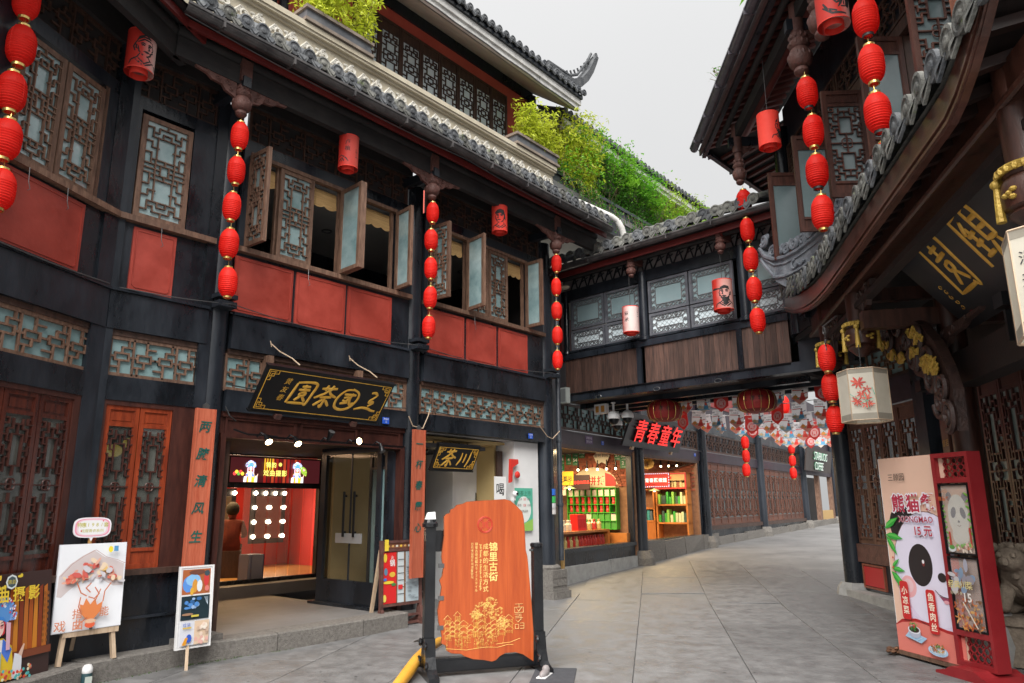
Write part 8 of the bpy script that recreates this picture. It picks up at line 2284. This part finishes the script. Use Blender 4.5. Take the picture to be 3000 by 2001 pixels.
frame_mb(-.4, .4, -.07, .09, .025, -.02, .02).build('frame', BRN2, t); m = MB()
for i in range(14):
    for z in (-.03, .015, .055):
        m.ball((-.36 + .055 * i, 0, z), .02, 6, 4)
m.build('beads', BLKL, t, kind='stuff'); t.rotation_euler = (0, rad(-14), W2.a)
for W, us_, nm in ((W1, (.75, 1.0, 1.3, 1.55, 1.8), 'first'), (W2, (1.15, 1.4, 1.65), 'second')):
    for k, u in enumerate(us_):
        t = thing('shop_spotlight', 'black ceiling spotlight in a row inside the %s street shop' % nm, 'spotlight', W.P(u + .25, -.25, 2.80 if nm == 'second' else 2.56), W.a, 'ceiling spotlights in the %s street shop' % nm)
        MB().tube([(0, 0, .1), (0, 0, -.06), (.02, -.05, -.12)], [.012, .025, .035], 10).build('lamp_head', BLKL, t); MB().ball((.021, -.055, -.13), .028, 8, 5).build('lens', flat((1, .75, .42), .4, 9), t)
# someone at the dressing shelf in the entrance shop
PU = A.uz(532, 1205, 4.7)[0]
pe = thing('person', 'person in red seen from behind sitting inside the lit costume shop', 'person', A.P(PU, 4.7, .36), rad(60))
pm_ = bpy.data.meshes.new('person_body')
V = [(0, 0, .50), (0, 0, .68), (.02, 0, .88), (.02, 0, 1.0), (.04, 0, 1.10), (.05, 0, 1.22), (.0, .17, .93), (.08, .24, .72), (.26, .2, .70), (.42, .14, .82), (0, -.17, .93), (.08, -.24, .72), (.26, -.2, .70), (.42, -.14, .86), (.05, .1, .48), (.40, .12, .48), (.42, .12, .08), (.5, .12, .04), (.05, -.1, .48), (.40, -.12, .48), (.42, -.12, .08), (.5, -.12, .04)]
E_ = [(0, 1), (1, 2), (2, 3), (3, 4), (4, 5), (2, 6), (6, 7), (7, 8), (8, 9), (2, 10), (10, 11), (11, 12), (12, 13), (0, 14), (14, 15), (15, 16), (16, 17), (0, 18), (18, 19), (19, 20), (20, 21)]
RD = [.15, .14, .15, .055, .095, .09, .075, .055, .045, .04, .075, .055, .045, .04, .1, .075, .05, .045, .1, .075, .05, .045]
pm_.from_pydata(V, E_, [])
skin_body(with_skin(pm_), RD, pe, mat('red_clothes', (.10, .015, .012), (.18, .03, .02), 6, .8), 'body')
MB().ball((.03, 0, 1.19), .125, 12, 8, (1, .95, 1.05)).build('hair', flat((.008, .007, .006), .8), pe, True)
MB().box(.0, .3, -.2, .2, .40, .46).box(-.16, -.1, -.2, .2, .0, .46).build('stool', BRN2, thing('stool', 'dark stool under the person in the lit costume shop', 'stool', A.P(PU, 4.7, .36), rad(60)))

# ------------------------------------------------------------------ planters, bamboo, hanging shrubs
LEAFY = mat('yellow_green_leaf', (.42, .52, .03), (.62, .66, .07), 3, .5, rand=0, transl=.5)
LEAFG = mat('fresh_green_leaf', (.10, .34, .02), (.24, .50, .035), 1.2, .5, transl=.5)
LEAFD = mat('deep_green_leaf', (.035, .15, .012), (.09, .26, .025), 2, .55, transl=.4)
TWIG = mat('brown_twig', (.12, .08, .04), (.2, .14, .08), 9, .8)
def leaf_blob(m, p, l, wd, rr, droop=.3):
    a, b = rr.uniform(0, 6.3), rr.uniform(-.9, .7) - droop
    d = Vector((math.cos(a) * math.cos(b), math.sin(a) * math.cos(b), math.sin(b)))
    sdv = d.cross(Vector((rr.uniform(-1, 1), rr.uniform(-1, 1), 1))).normalized() * wd
    p = Vector(p)
    m.add([p, p + d * l * .45 + sdv, p + d * l, p + d * l * .45 - sdv], [(0, 1, 2, 3)])
def bamboo(t, x0, x1, y0, y1, h, n, seed, lean=0.0):
    rr = random.Random(seed); st, lf = MB(), MB()
    for i in range(n):
        x, y = rr.uniform(x0, x1), rr.uniform(y0, y1); hh = h * rr.uniform(.45, 1.0)
        pts = [(x, y, 0)]
        ax, ay = rr.uniform(-.25, .25) + lean, rr.uniform(-.3, .1)
        for k in range(1, 7):
            s_ = k / 6
            pts.append((x + ax * hh * s_ * s_, y + ay * hh * s_ * s_, hh * s_ * (1 - .08 * s_)))
        st.tube(pts, [.008 * (1 - .12 * k) for k in range(7)], 4, False)
        for k in range(1, 7):
            for q in range(int(5 + 3 * rr.random())):
                P_ = Vector(pts[k]) * rr.random() + Vector(pts[k - 1]) * 0
                b0 = Vector(pts[k - 1]).lerp(Vector(pts[k]), rr.random())
                br_ = b0 + Vector((rr.uniform(-.16, .16), rr.uniform(-.16, .1), rr.uniform(-.03, .12)))
                for z in range(3):
                    leaf_blob(lf, br_ + Vector((rr.uniform(-.03, .03), rr.uniform(-.03, .03), rr.uniform(-.03, .03))), rr.uniform(.08, .14), .015, rr)
    st.build('stem', TWIG, t, kind='stuff'); lf.build('leaves', LEAFY, t, kind='stuff')
def planter(u, w_, z, L, lab):
    t = thing('planter_box', lab, 'planter', A.P(u, w_, z), A.a, 'long planters on the cornice')
    b = MB().box(0, L, 0, .03, 0, .24).box(0, L, .33, .36, 0, .24).box(0, .03, .03, .33, 0, .24).box(L - .03, L, .03, .33, 0, .24).box(.03, L - .03, .03, .33, 0, .03)
    b.build('trough', mat('grey_blue_board', (.06, .065, .075), (.13, .135, .145), 3, .6, wear=(.3, .27, .24), wearamt=.1), t)
    for z_ in (.20, .0):
        MB().box(-.03, L + .03, -.035, .0, z_, z_ + .05).box(-.03, 0, -.0, .38, z_, z_ + .05).box(L, L + .03, 0, .38, z_, z_ + .05).build('edge_board', mat('weathered_trim', (.14, .11, .09), (.26, .21, .17), 5, .7, wear=(.2, .1, .04), wearamt=.2), t)
    MB().box(.03, L - .03, .03, .33, .15, .19).build('soil', TWIG, t)
    return t
t1 = planter(5.08, .05, 8.28, 1.16, 'grey planter box on the left of the cornice holding yellow bamboo')
t2 = planter(9.78, .05, 8.28, 1.30, 'grey planter box at the right end of the cornice holding yellow bamboo')
tb = thing('bamboo', 'yellow-green bamboo growing in the left planter box', 'plant', A.P(5.08, .05, 8.5), A.a, 'bamboo clumps on the cornice'); bamboo(tb, .02, 1.14, .06, .3, 1.0, 20, 1)
tb = thing('bamboo', 'yellow-green bamboo with one tall shoot growing in the right planter box', 'plant', A.P(9.78, .05, 8.5), A.a, 'bamboo clumps on the cornice'); bamboo(tb, .3, 1.28, .06, .3, .95, 24, 2); bamboo(tb, .25, .35, .1, .2, 1.5, 2, 9); 
tb = thing('bamboo', 'dense tall yellow-green bamboo right of the right planter box', 'plant', A.P(11.75, .55, 8.3), A.a, 'bamboo clumps on the cornice'); bamboo(tb, .0, 1.3, -.1, .5, 2.0, 120, 3)
def shrub(lab, u0, u1, w_, zb, zt, n, seed, mats, grp):
    rr = random.Random(seed); t = thing('hanging_shrub', lab, 'shrub', A.P(u0, w_, 8.3), A.a, grp)
    tw = MB(); ms = [MB() for _ in mats]
    L = u1 - u0; cl_ = []
    for i in range(int(L * 16)):
        x = rr.uniform(0, L); hh = (zt - 8.3) * rr.uniform(.5, 1.02) * (1 - .25 * abs(x / L - .45))
        cl_.append((x, hh)); ax, ay = rr.uniform(-.3, .3), rr.uniform(-.5, -.1)
        pts = [(x, .1, 0), (x + ax * .2, .05 + ay * .2, hh * .5), (x + ax * .6, .0 + ay * .7, hh), (x + ax, ay, hh * .8)]
        tw.tube(pts, [.012, .01, .006, .003], 4, False)
        for q in range(n):
            s_ = rr.random(); k = min(2, int(s_ * 3)); b0 = Vector(pts[k]).lerp(Vector(pts[k + 1]), s_ * 3 - k)
            P_ = b0 + Vector((rr.gauss(0, .13), rr.gauss(0, .13) - .04, rr.gauss(0, .12)))
            for z in range(4):
                leaf_blob(ms[0 if s_ > .45 + .2 * rr.random() else 1], P_ + Vector((rr.uniform(-.05, .05), rr.uniform(-.05, .05), rr.uniform(-.05, .05))), rr.uniform(.05, .10), .018, rr, .1)
    for i in range(int(L * 9)):                               # trailing shoots over the parapet
        x = rr.uniform(0, L); ln = rr.uniform(.2, max(.3, 8.4 - zb))
        pts = [(x, -.1, .25), (x + rr.uniform(-.1, .1), -.35, .15), (x + rr.uniform(-.2, .2), -.45, .1 - ln * .5), (x + rr.uniform(-.2, .2), -.42, .1 - ln)]
        tw.tube(pts, [.008, .006, .004, .002], 4, False)
        for q in range(16):
            s_ = rr.random(); k = min(2, int(s_ * 3)); b0 = Vector(pts[k]).lerp(Vector(pts[k + 1]), s_ * 3 - k)
            for z in range(3):
                leaf_blob(ms[1], b0 + Vector((rr.gauss(0, .06), rr.gauss(0, .05), rr.gauss(0, .05))), rr.uniform(.04, .075), .015, rr)
    tw.build('twigs', TWIG, t, kind='stuff')
    for m, mt in zip(ms, mats):
        m.build('leaves', mt, t, kind='stuff')
shrub('dense fresh green shrub hanging over the parapet above the bridge roof', 12.3, 16.2, .75, 7.6, 10.25, 52, 5, (LEAFG, LEAFD), 'shrubs on the terrace parapet')
shrub('paler yellow-green shrub at the far end of the parapet by the bridge tiles', 16.0, 20.3, .8, 7.9, 10.35, 30, 6, (mat('lime_leaf', (.20, .38, .02), (.38, .52, .04), 1.2, .55, transl=.4), LEAFG), 'shrubs on the terrace parapet')
shrub('mixed twiggy shrub between the tall bamboo and the dense green shrub', 11.6, 12.9, .6, 7.7, 9.1, 10, 7, (LEAFG, LEAFD), 'shrubs on the terrace parapet')
# weeds growing in the gutters
for k, (fr, u, w_, z, s_, lab) in enumerate(((RB, 2.95, -1.15, 8.28, .45, 'broad leaved weed in the gutter of the corner house at the top'), (RB, .9, -1.12, 8.28, .42, 'small dotted weed in the gutter of the corner house'), (PV, -2.9, -1.2, 4.55, .12, 'bright green weed between the gate corner tiles'))):
    t = thing('gutter_weed', lab, 'plant', fr.P(u, w_, z), fr.a); rr = random.Random(20 + k); m = MB(); tw = MB()
    for i in range(16 if k != 1 else 26):
        a = rr.uniform(0, 6.3); b0 = Vector((rr.uniform(-.3, .3) * s_, rr.uniform(-.4, 0) * s_, rr.uniform(.1, .8) * s_))
        tw.tube([(0, 0, 0), tuple(b0 * .5 + Vector((0, 0, .05 * s_))), tuple(b0)], .004, 4, False)
        leaf_blob(m, b0, s_ * (.5 if k == 0 else .16), s_ * (.07 if k == 0 else .05), rr, 0)
    tw.build('twigs', TWIG, t); m.build('leaves', LEAFG if k != 1 else LEAFD, t, kind='stuff')

# wires strung along the beams of the tea house and the bridge
for k, (fr, pts, lab) in enumerate(((A, [(3.0, -.02, 3.86), (4.2, -.17, 3.9), (5.6, -.03, 3.85), (7.2, -.16, 3.9), (8.8, -.03, 3.86), (10.5, -.16, 3.93)], 'thin pale wire along the top of the black beam between the columns'),
    (A, [(4.3, -.03, 2.98), (5.7, -.03, 2.95), (7.1, -.02, 2.97)], 'black wire along the foot of the left door transom'), (A, [(7.45, -.03, 2.98), (8.9, -.035, 2.955), (10.4, -.02, 2.98)], 'black wire along the foot of the right bay transom'),
    (A3, [(-3, -.03, 3.87), (-1.6, -.035, 3.85), (-.05, -.03, 3.87)], 'thin wire along the top of the bent wing beam'),
    (A, [(3.0, -.9, 6.72), (5.2, -.86, 6.70), (7.4, -.9, 6.72), (9.6, -.86, 6.69), (11.4, -.9, 6.72)], 'thin wire below the long gutter'),
    (S, [(0, -.04, 3.12), (2, -.05, 3.1), (4, -.2, 3.05), (8, -.06, 3.1), (14, -.06, 3.12)], 'wire along the purple beam of the street shops'))):
    t = thing('wire', lab, 'wire', fr.P(0), fr.a)
    pp = []
    for a, b in zip(pts[:-1], pts[1:]):
        for i in range(6):
            s_ = i / 6
            pp.append((a[0] + (b[0] - a[0]) * s_, a[1] + (b[1] - a[1]) * s_, a[2] + (b[2] - a[2]) * s_ - .02 * math.sin(math.pi * s_)))
    MB().tube(pp + [pts[-1]], .007 if k else .006, 5).build('wire', WIRE if k in (1, 2, 4) else STEEL, t)
